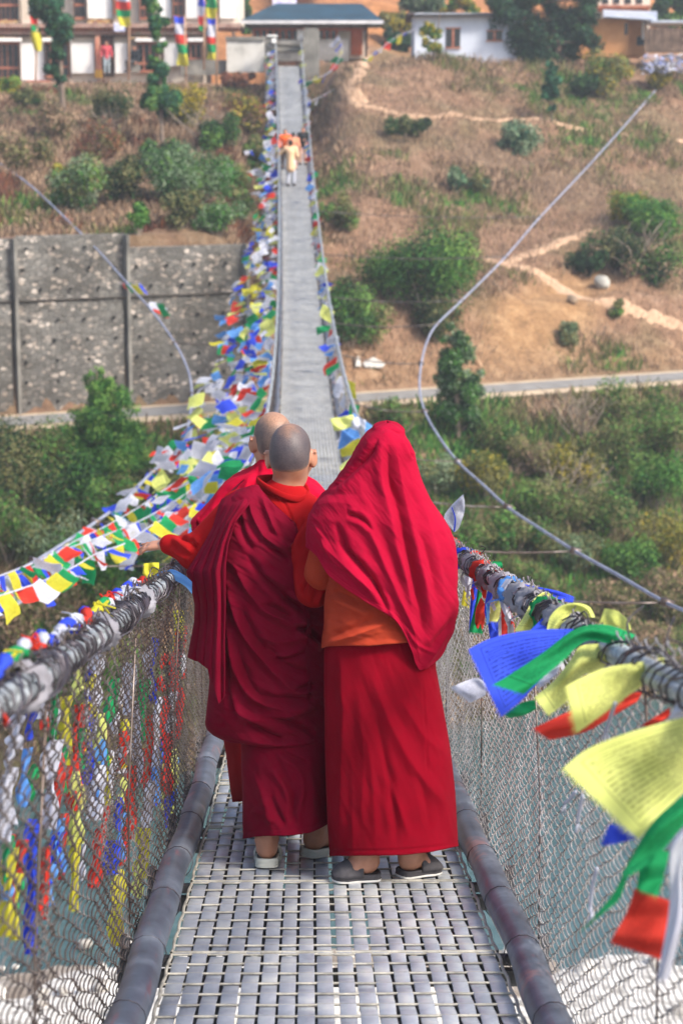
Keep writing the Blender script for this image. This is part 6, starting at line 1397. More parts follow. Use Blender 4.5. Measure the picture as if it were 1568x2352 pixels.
banner_pole("tall bare topped pole with a two cycle coloured flag beside the garden wall", 497, -40, 198, 97.6, -1, [("green", -6, 18, 0, 0), ("yellow", 18.5, 42, 0, 0), ("blue", 42.5, 56, 0, 0), ("white", 56.5, 84, 0, 0), ("red", 84.5, 100, 0, 0), ("green", 100.5, 120, 0, 0), ("yellow", 120.5, 136, 0, -2)], 1, 21)
banner_pole("slim pole with a blue and red flag between the two coloured ones", 469, -40, 160, 99.3, -1, [("blue", -20, 14, 0, 0), ("white", 14.5, 36, 0, -1), ("red", 36.5, 58, -1, -1), ("green", 58.5, 70, -1, 0)], 0, 13)

m_litter = simple("dusty_sheet", ["97948e", "bdbab4"], 3, .8, .1)
# boulder and torn tarpaulin on the slope
def rock(label, x, y, wpx, m):
    p = G(x, y + wpx * .35); d = proj(p)[2]; s = wpx * d / 4573 / 2; V, Q = sdf_mesh([('e', (0, 0, s * .7), np.array([s, s * .9, s * .85]), None, .1), ('e', (s * .3, -s * .2, s * .4), np.array([s * .7, s * .7, s * .6]), None, .1)], s * .11)
    V = V * (1 + .12 * fbm(V / s * 1.5, 3, 3))[:, None]; return tag(obj("boulder", mesh_data("boulder", V, Q, m, True), None, p), label, "boulder")
rock("rounded grey boulder above the lower footpath on the right slope", 1380, 650, 36, simple("grey_boulder", ["7d7b74", "b5b2a9"], 3, .9, .6, 14))
rock("low brown rock beside the footpath left of the boulder", 1312, 690, 24, simple("brown_rock", ["6a5a48", "94806a"], 3, .9, .6, 14))
for lab, pts in (("crumpled white sheet beside the road right of the bridge", [(832, 846), (850, 842), (884, 848), (878, 858), (838, 862)]), ("white scrap lying left of the crumpled sheet", [(814, 842), (826, 840), (830, 852), (816, 855)])):
    g = MB(); v = [G(*q) + Vector((0, 0, .12 + .1 * (i % 2))) for i, q in enumerate(pts)]; c_ = sum(v, Vector()) / len(v) + Vector((0, 0, .22)); n = len(v)
    g.add(v + [c_] + [p - Vector((0, 0, .03)) for p in v], [(i, (i + 1) % n, n) for i in range(n)] + [(i, n + 1 + i, n + 1 + (i + 1) % n, (i + 1) % n) for i in range(n)])
    tag(g.build("plastic_sheet", m_litter, None, False, v[0]), lab, "sheet")
# ------------------------------------------------------------------ people farther off
def folk(label, foot, face, cols, hgt=1.66, arms=None, sit=False, coat=0.0, skirt=False, group=None):
    """standing figure; face: (x, y) heading; cols: top, bottom, hair"""
    f = npv((face[0], face[1], 0)); f /= np.linalg.norm(f); r = np.array([f[1], -f[0], 0]); s = hgt / 1.70; o = npv(foot)
    w = lambda x, y, z: o + (r * x + f * y) * s + UPZ * z * s
    root = empty("person", foot); tag(root, label, "person", group); M = axes(f, UPZ); dz = -0.42 if sit else 0
    J = dict(pelvis=w(0, 0, .93 + dz), chest=w(0, 0, 1.25 + dz), neck=w(0, 0, 1.47 + dz), head=w(0, .02, 1.585 + dz), M=M, F=f, shL=w(-.19, 0, 1.40 + dz), shR=w(.19, 0, 1.40 + dz))
    am = arms or {}
    for e, sg in (('L', -1), ('R', 1)):
        J['el' + e] = w(*am.get('el' + e, (sg * .27, -.03, 1.12))) + UPZ * dz * s; J['wr' + e] = w(*am.get('wr' + e, (sg * .25, .12, .90))) + UPZ * dz * s
        J['hd' + e] = J['wr' + e] - J['el' + e]; J['hn' + e] = r * sg + UPZ * .01; J['ht' + e] = f
        J['hip' + e] = w(sg * .09, 0, .90 + dz)
        if sit: J['kn' + e] = w(sg * .12, .42, .50); J['an' + e] = w(sg * .12, .40, .09); J['heel' + e] = w(sg * .12, .36, 0.01); J['toe' + e] = w(sg * .13, .60, 0.01)
        else: J['kn' + e] = w(sg * .10, .02 + .06 * (sg > 0), .48); J['an' + e] = w(sg * .11, .06 * (sg > 0), .085); J['heel' + e] = w(sg * .11, -.05 + .06 * (sg > 0), 0.01); J['toe' + e] = w(sg * .12, .19 + .06 * (sg > 0), 0.01)
    sdf_obj("body", body_prims(J, s), 0.0135, m_skin, root, it=1)
    top, bot, hair = cols; g_ = lambda k: npv(J[k])
    mk_ = lambda c_, nm: bpy.data.materials.get(nm + c_) or simple(nm + c_, [c_, c_], 3, .9, .2, 30)
    pr = [('c', g_('pelvis') - UPZ * (.04 + coat) * s, g_('chest'), (.15 + coat * .12) * s, .15 * s, .05), ('e', g_('chest') + UPZ * .03 * s, npv((.19, .15, .17)) * s, M, .05), ('c', g_('shL'), g_('shR'), .075 * s, .075 * s, .05)]
    for e in 'LR': pr += [('c', g_('sh' + e), g_('el' + e), .075 * s, .06 * s, .03), ('c', g_('el' + e), lerp(g_('el' + e), g_('wr' + e), .9), .06 * s, .045 * s, .03)]
    sdf_obj("jacket", pr, 0.014, mk_(top, "jacket_"), root, disp=lambda V: .006 * fbm(V * 9, 2, 3))
    pr = []
    for e in 'LR': pr += [('c', g_('hip' + e), g_('kn' + e), .105 * s, .075 * s, .04), ('c', g_('kn' + e), g_('an' + e) + UPZ * .03 * s, .075 * s, .055 * s, .03)]
    sdf_obj("trousers", pr, 0.014, mk_(bot, "trousers_"), root)
    hp = [('e', g_('head') + M @ npv((0, -.018, .035)) * s, npv((.086, .100, .094)) * s, M, .02), ('e', g_('head') + M @ npv((0, -.06, -.03)) * s, npv((.075, .05, .07)) * s, M, .03)]
    sdf_obj("hair", hp, 0.012, mk_(hair, "hair_"), root)
    for e in 'LR':
        h_, t_ = g_('heel' + e), g_('toe' + e); d_ = (t_ - h_) / np.linalg.norm(t_ - h_); sdf_obj("shoe", [('c', h_ + d_ * .02 * s + UPZ * .04 * s, t_ - d_ * .03 * s + UPZ * .028 * s, .046 * s, .036 * s, .02), ('c', h_ + d_ * .05 * s + UPZ * .03 * s, t_ - d_ * .06 * s + UPZ * .02 * s, .045 * s, .044 * s, .02)], 0.012, mk_("2a2a2c", "shoe_"), root)
    return root
GB = "visitors far out on the bridge"
folk("person in a long beige coat with one arm on the far left rail", DK(668, 428), (0.15, 1), ("d9b48c", "b9bcc6", "241f1e"), 1.68, dict(elL=(-.42, .06, 1.20), wrL=(-.62, .16, 1.00)), coat=.22, group=GB)
folk("person in a bright orange shirt on the far deck", DK(655, 388), (0.1, -1), ("e8601c", "4a3a34", "1e1c1c"), 1.50, group=GB)
folk("person in a peach top between the orange shirt and black jacket", DK(674, 392), (0.2, 1), ("d9906c", "b98a78", "1c1b1d"), 1.44, group=GB)
folk("person in a black jacket and tan trousers facing the camera on the bridge", DK(696, 379), (-0.15, -1), ("14191c", "c09a86", "1f1c1b"), 1.44, dict(elR=(.30, .02, 1.15), wrR=(.16, .24, 1.15), elL=(-.28, 0, 1.14), wrL=(-.14, .24, 1.12)), group=GB)
folk("person in a dark jacket sitting on a block before the carved house", Vector((PY(311, 170, 99.2).x, 99.2, PY(311, 166, 99.2).z)), (-0.7, -0.7), ("1d2328", "3b3a3c", "1f1d1d"), 1.70, sit=True)
g = MB(); p = PY(311, 166, 99.2); g.box(p + Vector((.02, .05, .19)), (.42, .42, .36)); tag(g.build("stone_block", m_conc, None, False, p), "grey stone block under the person sitting in a dark jacket", "block")
folk("person in a pink top standing in the dark doorway of the carved house", Vector((PY(246, 172, 100.1).x, 100.1, PY(246, 172, 100.1).z)), (0.2, -1), ("b5454e", "8f9aa0", "1f1d1d"), 1.62)
# ------------------------------------------------------------------ vegetation
m_leaf, t, b = new_mat("leaves")
at = N(t, "ShaderNodeAttribute", attribute_name="leafcol"); n = noise(t, 5, 3, coord(t)); r = ramp(t, n.outputs[0], [(0.3, "a8a8a8"), (0.7, "ffffff")])
colr = mix(t, 1.0, at.outputs[0], r.outputs[0], 'MULTIPLY'); t.links.new(colr, b.inputs["Base Color"]); b.inputs["Roughness"].default_value = 0.75; b.inputs["Specular IOR Level"].default_value = 0.25
tr = N(t, "ShaderNodeBsdfTranslucent"); t.links.new(colr, tr.inputs[0]); mx = N(t, "ShaderNodeMixShader"); mx.inputs[0].default_value = 0.3
t.links.new(b.outputs[0], mx.inputs[1]); t.links.new(tr.outputs[0], mx.inputs[2]); t.links.new(mx.outputs[0], t.nodes["Material Output"].inputs[0])
m_bark = simple("grey_bark", ["5b4d42", "8d7c6d"], 5, 0.95, 0.6, 20)
m_twig = simple("dry_twig", ["6a5d50", "a39483"], 4, 0.95, 0.2)
PAL = {"dark": ["27462a", "355c33", "4a7440", "223a26"], "bright": ["548a38", "70a344", "427434", "8cb352"], "grey": ["7d9a70", "9ab38c", "648058", "aec29e"], "olive": ["6f7444", "8c8a54", "5c6640", "9c9864"], "yellow": ["a99a2c", "c6b035", "8a8f34", "d0bf4a"],
       "rust": ["9a604c", "84624f", "b07756", "75594a"], "dry": ["a3876e", "b99a7c", "84705e", "d0b294"], "pine": ["2c5f46", "3f7d58", "24503c", "5a9470"], "lush": ["427c36", "5d9840", "346430", "82ac52"], "deep": ["1c3a30", "294e3c", "376048", "47724e"]}
LP = {k: np.array([lin(h)[:3] for h in v]) for k, v in PAL.items()}
def leaf_cloud(cen, rad, n, size, pal, rng, up=0.35, squash=1.0):
    cen = np.asarray(cen); rad = np.asarray(rad); w = rad ** 2.2; i = rng.choice(len(cen), n, p=w / w.sum())
    d = rng.normal(size=(n, 3)); d /= np.linalg.norm(d, axis=1, keepdims=True)
    p = cen[i] + d * (rad[i] * rng.random(n) ** 0.42)[:, None] * np.array([1, 1, squash])
    nr = d * 0.9 + rng.normal(size=(n, 3)) * 0.6 + np.array([0, 0, up]); nr /= np.linalg.norm(nr, axis=1, keepdims=True)
    a = np.cross(nr, rng.normal(size=(n, 3))); a /= np.linalg.norm(a, axis=1, keepdims=True) + 1e-9; b_ = np.cross(nr, a)
    L = (size * rng.uniform(.6, 1.4, n))[:, None]; V = np.stack([p - a * L, p + b_ * L * .45 + nr * L * .12, p + a * L, p - b_ * L * .45 + nr * L * .12], 1).reshape(-1, 3)
    pc = LP[pal] if isinstance(pal, str) else np.concatenate([LP[k] for k in pal]); base = rng.integers(0, len(pc), len(cen)); k = np.where(rng.random(n) < .55, base[i], rng.integers(0, len(pc), n))
    C_ = np.repeat(pc[k] * rng.uniform(.85, 1.15, n)[:, None], 4, 0)
    return V, np.arange(n * 4).reshape(n, 4), C_
def stems(g, base, tips, r, rng, bend=.15):
    for tp in tips:
        m_ = base.lerp(tp, .5) + Vector((rng.normal() * bend, rng.normal() * bend, 0)) * (tp - base).length * .5
        g.tube(smooth_poly([base, m_, tp], 4), list(np.linspace(r, r * .3, 9)), 5)
PN = [0]
def shrub(x, y0, y1, w, pal, label, n=1400, leaf=None, nc=16, cat="bush", name="shrub", group=None, stem=True, base=None, seed=None):
    """bush seen between picture rows y0 and y1, w wide, its foot at (x, y1)"""
    PN[0] += 1; rng = np.random.default_rng(seed or 500 + PN[0]); p = base or G(x, y1 - 4); d = proj(p)[2]; s = d / 4573; Wd, Hh = w * s, max((y1 - y0) * s, .3)
    root = empty(name, p); tag(root, label, cat, group)
    cen, rad = [], []
    for _ in range(nc):
        q = rng.normal(size=3); q /= np.linalg.norm(q); q *= rng.uniform(.35, .95); c_ = np.array([q[0] * Wd / 2, q[1] * Wd * .42, Hh * .52 + q[2] * Hh * .42]); cen.append(c_); rad.append(min(Wd, Hh) * rng.uniform(.18, .34))
    V, Q, C_ = leaf_cloud(cen, rad, n, leaf or max(.05, 4.0 * s), pal, rng)
    obj("foliage", mesh_data("foliage", V, Q, m_leaf, False, attr={"leafcol": C_}), root)
    if stem:
        g = MB(); stems(g, Vector((0, 0, -.15)), [Vector(c_) for c_ in cen[:7]], .02 + .006 * Hh, rng); g.build("stem", m_twig, root, True)
    return root
def tree(x, ybase, lumps, pal, label, n=2200, leaf=None, trunk_r=.09, name="tree", tw=None, group=None, lean=0, branches=True, pal2=None, blossoms=0):
    """lumps: (x, y, radius) in picture pixels, all at the depth of the foot"""
    PN[0] += 1; rng = np.random.default_rng(900 + PN[0]); p = G(x, ybase); s = proj(p)[2] / 4573; root = empty(name, p); tag(root, label, "tree", group)
    cen, rad = [], []
    for lx, ly, lr in lumps:
        q = PY(lx, ly, p.y) - p
        for _ in range(7):
            e = rng.normal(size=3); e /= np.linalg.norm(e); e *= rng.uniform(.2, 1.0) * lr * s; cen.append(npv(q) + e); rad.append(lr * s * rng.uniform(.32, .62))
    V, Q, C_ = leaf_cloud(cen, rad, int(n * 2.6), leaf or 3.9 * s, pal, rng)
    if blossoms:
        k = rng.choice(len(V) // 4, blossoms, replace=False)
        for j in range(4): C_[k * 4 + j] = np.array(lin("d08a98")[:3]) * rng.uniform(.8, 1.1, blossoms)[:, None]
    obj("crown", mesh_data("crown", V, Q, m_leaf, False, attr={"leafcol": C_}), root)
    g = MB(); top = min(lumps, key=lambda l: l[1]); tt_ = tw or [(x, ybase), (top[0], top[1])]
    pts = [PY(a, b_, p.y) - p for a, b_ in tt_]; pts[0] = Vector((0, 0, -.3)); sm = smooth_poly(pts, 6); g.tube(sm, list(np.linspace(trunk_r, trunk_r * .3, len(sm))), 8)
    if branches:
        for c_ in cen[::4]:
            q = min(sm, key=lambda v: abs(v.z - c_[2] + .3)); g.tube([q, q.lerp(Vector(c_), .5) + Vector((0, 0, .05)), Vector(c_)], [trunk_r * .35, trunk_r * .25, trunk_r * .1], 5)
    g.build("trunk", m_bark, root, True); return root
# trees
tree(148, 298, [(118, 10, 44), (135, 50, 36), (112, 30, 30), (128, 88, 30), (140, 70, 28), (132, 130, 24), (122, 160, 22), (138, 185, 16)], ["dark", "pine"], "tall slender pine with a bare pale lower trunk left of the carved house door", 5200, trunk_r=.13, tw=[(148, 298), (143, 200), (133, 60), (126, -20)])
tree(374, 345, [(350, 4, 24), (360, 40, 22), (356, 66, 20), (366, 110, 16), (362, 150, 24), (360, 185, 34), (372, 220, 38), (385, 240, 30), (350, 235, 26)], ["lush", "pine"], "slim tree with a leafy lower clump before the short banner pole", 5600, trunk_r=.10, tw=[(374, 345), (370, 260), (366, 120), (352, -10)])
tree(553, 170, [(540, 6, 30), (562, 30, 26), (548, 52, 24), (570, 66, 16), (530, 30, 20)], ["dark", "lush"], "dark leafed tree with twisted trunks left of the gatehouse roof", 3600, trunk_r=.15, tw=[(550, 170), (545, 110), (534, 60), (548, 0)])
tree(1250, 150, [(1160, 40, 60), (1220, 10, 60), (1240, 70, 62), (1290, 30, 55), (1200, 100, 42), (1310, 85, 50), (1345, 60, 40), (1275, 120, 36), (1130, 15, 34), (1350, 20, 34), (1360, 95, 26), (1180, -30, 60), (1290, -40, 60)], ["deep", "dark", "deep"], "big dark spreading tree with pink blossoms hiding the white cottage", 15000, trunk_r=.2, blossoms=260, tw=[(1200, 150), (1190, 120), (1185, 80), (1215, 0)])
tree(1535, 70, [(1530, 6, 34), (1560, 30, 30), (1510, 36, 24), (1575, 0, 34)], ["deep", "lush"], "dark tree overhanging the shed at the upper right corner", 3600)
tree(992, 142, [(985, 90, 20), (998, 105, 16), (975, 76, 14), (1004, 80, 14), (990, 60, 14)], ["bright", "yellow"], "small thin tree with light green leaves at the white cottage corner", 700, trunk_r=.06, tw=[(992, 142), (995, 118), (1003, 80), (1010, 30)])
tree(905, 108, [(905, 55, 26), (890, 48, 22), (925, 58, 24), (915, 40, 20), (940, 70, 16)], ["yellow", "olive"], "yellow leaved tree between the gatehouse and the cottage", 2600, trunk_r=.08)
tree(915, 118, [(920, 92, 26), (902, 86, 20), (935, 100, 22), (890, 104, 18)], ["deep", "dark"], "dark green bush shaped tree under the yellow leaved tree", 2000, trunk_r=.08)
tree(968, 60, [(960, 5, 30), (985, 20, 26), (940, 10, 24), (1000, 0, 26)], ["grey", "dark"], "grey green tree with bare pale stems above the white cottage", 2600, trunk_r=.09)
tree(1050, 48, [(1045, 12, 26), (1028, 22, 20), (1066, 8, 24), (1080, 30, 20), (1092, 55, 18), (1100, 80, 14)], ["yellow", "bright"], "golden leaved tree leaning over the white cottage roof", 2600, trunk_r=.07)
tree(1268, 285, [(1263, 165, 15), (1266, 195, 20), (1264, 220, 18), (1267, 245, 9), (1262, 150, 9)], ["pine"], "narrow blue green cypress alone on the right slope", 1700, trunk_r=.05)
tree(248, 1150, [(225, 895, 34), (232, 930, 44), (240, 975, 56), (215, 1000, 46), (262, 1010, 56), (235, 1060, 70), (290, 1050, 54), (205, 1090, 60), (270, 960, 46), (200, 960, 44), (300, 1000, 40), (235, 890, 30), (222, 866, 24), (180, 1040, 50), (320, 1070, 46), (262, 905, 36), (288, 985, 46), (190, 1000, 44)], ["lush", "bright"], "tall green tree below the road in front of the stone wall", 13000, trunk_r=.14)
tree(1052, 1010, [(1045, 770, 30), (1058, 800, 38), (1050, 850, 42), (1062, 900, 46), (1056, 950, 48), (1090, 880, 30), (1030, 820, 24)], ["dark", "lush", "grey"], "tall narrow green tree right of the guy cable by the road", 5600, trunk_r=.1)
# single shrubs
for a in [(975, 520, 742, 210, ["bright", "lush", "dark"], "large bright green bush on the slope right of the bridge", 6000, 26), (805, 640, 805, 120, ["dark", "lush"], "dark green bush touching the right handrail flags", 3000, 18), (1190, 276, 366, 92, ["grey", "pine"], "round grey green bush on the upper right slope", 1500, 14),
          (1046, 385, 448, 52, ["pine", "grey"], "small blue green bush left of the long guy cable", 700, 10), (1095, 405, 452, 46, ["pine", "olive"], "small dull bush right beside the blue green one", 500, 9), (1395, 135, 226, 120, ["yellow", "bright", "olive"], "yellow green bush below the earthen house", 2200, 16), (1345, 170, 232, 70, ["deep", "dark"], "dark bush left of the yellow green bush", 1200, 10),
          (1512, 138, 210, 70, ["yellow", "olive"], "sparse yellow bush where the guy cable ends", 900, 10), (1465, 108, 150, 34, ["deep", "dark"], "small round dark bush beside the earthen house", 600, 8), (1505, 450, 570, 160, ["bright", "lush"], "bright green scrub at the right picture edge", 3000, 18), (1420, 520, 640, 140, ["dark", "olive"], "dark scrub with grey branches left of the bright scrub", 2400, 18),
          (1500, 560, 660, 150, ["dark", "lush", "dry"], "dark scrub below the bright scrub at the right edge", 2000, 16), (1308, 756, 806, 54, ["olive", "grey"], "small round bush below the bare eroded bank", 700, 9), (1415, 700, 742, 40, ["bright", "olive"], "low green tuft below the boulder", 400, 7), (778, 460, 536, 92, ["lush", "olive"], "green bush against the right handrail flags above the dark one", 1500, 14),
          (930, 268, 322, 130, ["dark", "olive"], "low dark green patch under the upper footpath", 1400, 16), (188, 352, 500, 130, ["grey", "olive", "lush"], "pale green shrub on the bank above the stone wall", 3200, 18), (150, 375, 440, 60, ["bright", "yellow"], "small yellow green bush left of the pale green shrub", 700, 8), (440, 335, 480, 190, ["grey", "grey", "lush"], "wide grey green shrub on the bank left of the bridge flags", 5200, 24),
          (545, 380, 500, 90, ["lush", "olive"], "green shrub pressed against the left handrail flags", 2000, 14), (500, 262, 350, 90, ["lush", "dark"], "dark green bush above the wide grey green shrub", 1800, 14), (560, 205, 320, 90, ["olive", "rust", "yellow"], "rusty and yellow shrub beside the left handrail", 2200, 16), (545, 170, 215, 80, ["rust"], "reddish low shrub at the foot of the garden wall", 1000, 10),
          (318, 452, 545, 50, ["lush", "bright"], "upright green sapling just above the stone wall", 1100, 10), (285, 345, 470, 110, ["dark", "olive"], "dark shaggy shrub between the two pale shrubs", 2200, 16), (430, 205, 300, 120, ["olive", "yellow"], "olive shrub under the banner poles", 1800, 16), (20, 178, 226, 80, ["bright", "yellow"], "light green bush at the left picture edge below the carved house", 1200, 12),
          (455, 140, 175, 46, ["yellow", "olive"], "small yellowing bush behind the banner poles", 600, 8), (60, 205, 260, 80, ["olive", "dark"], "dull olive bush on the bank under the carved house", 1000, 12), (500, 460, 545, 110, ["lush", "grey"], "low green shrub on top of the stone wall", 1600, 14)]:
    x, y0, y1, w, pal, lab, n, nc = a; shrub(x, y0, y1, w, pal, lab, int(n * 2.0), None, nc)
for x, y0, y1, w, pal, lab in [(60, 300, 400, 130, ["olive", "dry"], "dull shaggy bush by the left edge above the guy cable"), (250, 205, 300, 120, ["dark", "olive"], "dark thicket under the sitting person in the dark jacket"), (235, 280, 380, 110, ["olive", "rust"], "brownish green bush left of the dark shaggy shrub"), (370, 320, 400, 100, ["lush", "dark"], "dark green bush under the slim tree"),
        (120, 240, 330, 110, ["olive", "dry"], "olive brown bush around the pine trunk"), (590, 300, 420, 60, ["olive", "lush"], "thin green bush squeezed against the left rail flags"), (420, 440, 530, 100, ["dark", "olive"], "dark low bush under the wide grey green shrub"), (840, 690, 800, 110, ["lush", "olive"], "leafy bush joining the large bright green bush"), (900, 560, 700, 110, ["dark", "lush"], "dark left shoulder bush of the large bright green one"),
        (1040, 560, 690, 110, ["bright", "olive"], "bright right hand neighbour of the large bright green bush"), (1450, 440, 520, 130, ["bright", "yellow"], "yellow green scrub above the dark scrub"), (1000, 690, 790, 120, ["olive", "dark"], "olive bush beside the guy cable under the large bright green bush"), (1350, 560, 640, 90, ["dark", "dark"], "darkest scrub at the end of the lower footpath")]:
    shrub(x, y0, y1, w, pal, lab, 3200, None, 16)
# the belt of bushes below the road on the left, bush by bush
lw = [(30, 950, 1150, 170, ["olive", "dark"]), (110, 975, 1130, 150, ["olive", "lush"]), (60, 1040, 1230, 200, ["dark", "olive"]), (170, 1060, 1240, 170, ["lush", "dark"]), (300, 985, 1110, 110, ["lush", "olive"]), (360, 1060, 1190, 130, ["dark", "olive"]), (250, 1100, 1250, 180, ["olive", "lush"]), (20, 1150, 1300, 160, ["lush", "olive"]),
      (130, 1160, 1320, 190, ["olive", "grey"]), (330, 1190, 1330, 170, ["lush", "dark"]), (220, 1230, 1390, 190, ["lush", "bright"]), (90, 1290, 1440, 190, ["dry", "olive"]), (400, 1260, 1390, 140, ["olive", "dark"]), (300, 1330, 1460, 170, ["lush", "olive"]), (20, 1370, 1500, 150, ["dry", "olive"]), (170, 1400, 1540, 180, ["dry", "dry", "olive"]), (480, 1190, 1330, 140, ["dark", "lush"])]
for x, y0, y1, w, pal in lw: shrub(x, y0, y1, w, pal, "bushy %s undergrowth clump below the left road" % ("brown" if "dry" in pal else "green"), 4200, None, 20, group="%s clumps below the left road" % ("brown" if "dry" in pal else "green"))
rw = [(1450, 870, 1010, 190, ["olive", "lush"]), (1540, 900, 1080, 150, ["olive", "lush"]), (1400, 960, 1090, 130, ["lush", "olive"]), (1500, 1040, 1180, 170, ["lush", "lush"]), (1330, 1020, 1130, 130, ["olive", "yellow"]), (1210, 1010, 1100, 130, ["olive", "dry"]), (1150, 960, 1060, 110, ["lush", "olive"]), (1110, 1040, 1150, 130, ["yellow", "olive"]), (1240, 1100, 1210, 150, ["lush", "olive"]),
      (1390, 1120, 1240, 160, ["olive", "lush"]), (1530, 1170, 1300, 150, ["yellow", "olive"]), (1180, 1170, 1280, 140, ["lush", "olive"]), (1310, 1200, 1310, 150, ["olive", "grey"]), (1440, 1230, 1350, 170, ["lush", "bright"]), (1540, 1320, 1440, 140, ["dry", "olive"]), (1080, 1200, 1310, 120, ["olive", "lush"]), (1220, 1290, 1400, 150, ["lush", "olive"]), (1380, 1340, 1450, 160, ["dry", "olive"]), (1000, 1050, 1150, 110, ["olive", "grey"]), (900, 930, 1010, 110, ["olive", "lush"]),
      (1490, 1430, 1560, 170, ["dry", "olive"]), (1300, 1420, 1540, 170, ["olive", "dry"])]
for x, y0, y1, w, pal in rw: shrub(x, y0, y1, w, pal, "%s scrub clump below the right road" % ("brown" if "dry" in pal else "yellow green" if "yellow" in pal else "green"), 3400, None, 18, group="%s clumps below the right road" % ("brown" if "dry" in pal else "yellow green" if "yellow" in pal else "green"))
# bare bushes of grey branches
for x, y1, h, lab in ((1450, 640, 130, "leafless grey bush among the dark scrub"), (1330, 1010, 110, "leafless pale sapling below the right road"), (1290, 1180, 120, "leafless pale branches in the lower right scrub"), (470, 330, 90, "leafless grey bush above the wide grey green shrub"), (250, 330, 80, "leafless brown bush beside the pine trunk")):
    PN[0] += 1; rng = np.random.default_rng(70 + PN[0]); p = G(x, y1); s = proj(p)[2] / 4573; r_ = empty("bare_bush", p); tag(r_, lab, "bush"); g = MB()
    for _ in range(16):
        tip = Vector((rng.normal() * h * s * .45, rng.normal() * h * s * .3, h * s * rng.uniform(.5, 1.05))); mid = tip * .5 + Vector((rng.normal(), rng.normal(), rng.normal())) * .10 * h * s; sm = smooth_poly([Vector((0, 0, -.1)), mid, tip], 5); g.tube(sm, list(np.linspace(.03, .008, len(sm))), 5)
        for _ in range(3):
            a = sm[rng.integers(4, len(sm) - 1)]; g.tube([a, a + Vector((rng.normal() * .3, rng.normal() * .3, abs(rng.normal()) * .4))], [.012, .005], 4)
    g.build("branches", m_twig, r_, True)
# ------------------------------------------------------------------ ground cover
def cover(name, n, hgt, wid, seed, cond, palf, leaf=False):
    rng = np.random.default_rng(seed); X = rng.uniform(-30, 30, n * 4); Y = rng.uniform(43.5, 114, n * 4); s = Y - Yroad(X)
    keep = (np.abs(X) < Y * .25 + 2) & (np.abs(s) > 2.0) & ~((X < -2.6) & (s > 1.4) & (s < 3.2)) & cond(X, Y, s, rng); X, Y = X[keep][:n], Y[keep][:n]; s = Y - Yroad(X); Z = H(X, Y); m = len(X)
    a = rng.uniform(0, 2 * np.pi, m); hh = hgt * rng.uniform(.4, 1.5, m) * (0.7 + .6 * np.clip(fbm(np.c_[X, Y] * .5, 2, 4), -1, 1)); w = wid * rng.uniform(.6, 1.4, m); le = rng.normal(0, .45, (m, 2)) * hh[:, None]
    b0 = np.c_[X - np.cos(a) * w, Y - np.sin(a) * w, Z - .04]; b1 = np.c_[X + np.cos(a) * w, Y + np.sin(a) * w, Z - .04]; tp = np.c_[X + le[:, 0], Y + le[:, 1], Z + hh]
    t1 = tp + np.c_[np.cos(a) * w * .5, np.sin(a) * w * .5, 0 * X]; t0 = tp - np.c_[np.cos(a) * w * .5, np.sin(a) * w * .5, 0 * X]
    C_ = palf(X, Y, s, rng) * rng.uniform(.7, 1.35, m)[:, None]
    me = mesh_data(name, np.stack([b0, b1, t1, t0], 1).reshape(-1, 3), np.arange(m * 4).reshape(m, 4), m_leaf, False, attr={"leafcol": np.repeat(C_, 4, 0)}); tag(obj(name, me), kind="stuff")
def pal_mix(X, Y, s, rng):
    n = fbm(np.c_[X, Y] * .30, 3, 61); m = fbm(np.c_[X, Y] * .9, 2, 71); low = s < -2
    out = LP["dry"][rng.integers(0, 4, len(X))]; g_ = (n + .5 * m + rng.normal(0, .10, len(X)) > np.where(low, -.12, .26)); out[g_] = LP["olive"][rng.integers(0, 4, g_.sum())]
    g2 = (n + .5 * m + rng.normal(0, .1, len(X)) > np.where(low, .22, .50)); out[g2] = LP["lush"][rng.integers(0, 4, g2.sum())]
    g3 = (m > .25) & ~low & (X < -1); out[g3] = LP["rust"][rng.integers(0, 4, g3.sum())] * .8; return out
flatc = lambda X, s: ~(((X < -1) & (s > 38.5)) | ((X > -1) & (s > 31.5)))
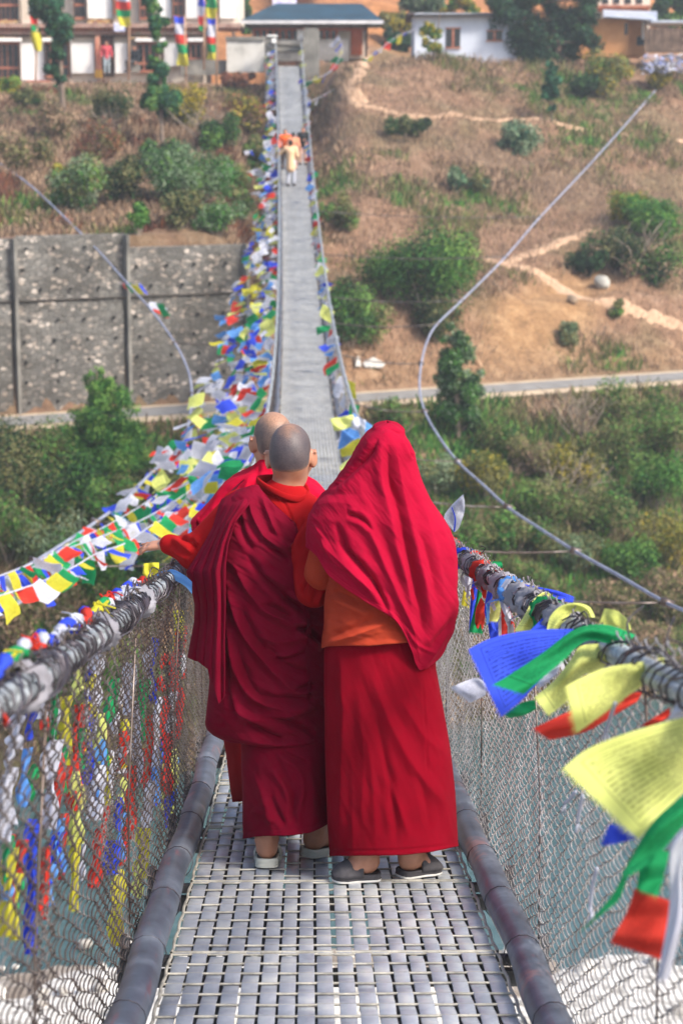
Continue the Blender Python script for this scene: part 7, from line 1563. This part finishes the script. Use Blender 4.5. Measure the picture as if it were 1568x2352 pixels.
bare = lambda X, s: np.exp(-((X - 6.8 - (s - 4) * .55) / 1.9) ** 2 - ((s - 5.2) / 2.6) ** 2)
cover("dry_grass", 150000, .26, .016, 5, lambda X, Y, s, r: flatc(X, s) & (r.random(len(X)) > bare(X, s) * 1.5), pal_mix)
cover("undergrowth", 110000, .36, .032, 6, lambda X, Y, s, r: flatc(X, s) & (r.random(len(X)) > bare(X, s) * 2) & ((s < -2) | (fbm(np.c_[X, Y] * .3, 3, 61) > .08) | (X < -1.5)), pal_mix)
# ------------------------------------------------------------------ river stones and the valley haze
m_cobble = simple("river_stone", ["77736c", "b9b4ab", "dcd8d0"], 1.3, 0.9, 0.4, 10)
rng = np.random.default_rng(3); g = MB()
for _ in range(230):
    x = rng.uniform(-12, 12); y = rng.uniform(27, 34.4); s = rng.uniform(.06, .24) * (1.8 if rng.random() < .08 else 1); z = float(H(x, y)[0]) + .16; q = Euler((rng.uniform(-.3, .3), rng.uniform(-.3, .3), rng.uniform(0, 6))).to_matrix()
    V = []
    for i, (rr, zz) in enumerate(((.55, -.4), (1, 0), (.75, .38))):
        for k in range(7): V.append(Vector((x, y, z)) + q @ Vector((rr * s * math.cos(k * .9) * rng.uniform(.8, 1.2), rr * s * .8 * math.sin(k * .9) * rng.uniform(.8, 1.2), zz * s)))
    V.append(Vector((x, y, z + s * .5)))
    g.add(V, [(i * 7 + k, i * 7 + (k + 1) % 7, (i + 1) * 7 + (k + 1) % 7, (i + 1) * 7 + k) for i in range(2) for k in range(7)] + [(14 + k, 14 + (k + 1) % 7, 21) for k in range(7)])
tag(g.build("river_stones", m_cobble, None, True), kind="stuff")
m, t, b = new_mat("valley_haze"); t.nodes.remove(b); pv = N(t, "ShaderNodeVolumePrincipled"); pv.inputs["Density"].default_value = 0.0010; pv.inputs["Color"].default_value = (0.86, 0.90, 0.96, 1); pv.inputs["Anisotropy"].default_value = 0.2
t.links.new(pv.outputs[0], t.nodes["Material Output"].inputs["Volume"])
g = MB(); g.box((0, 145, 24.5), (290, 390, 57)); tag(g.build("haze", m, None, False), kind="stuff")
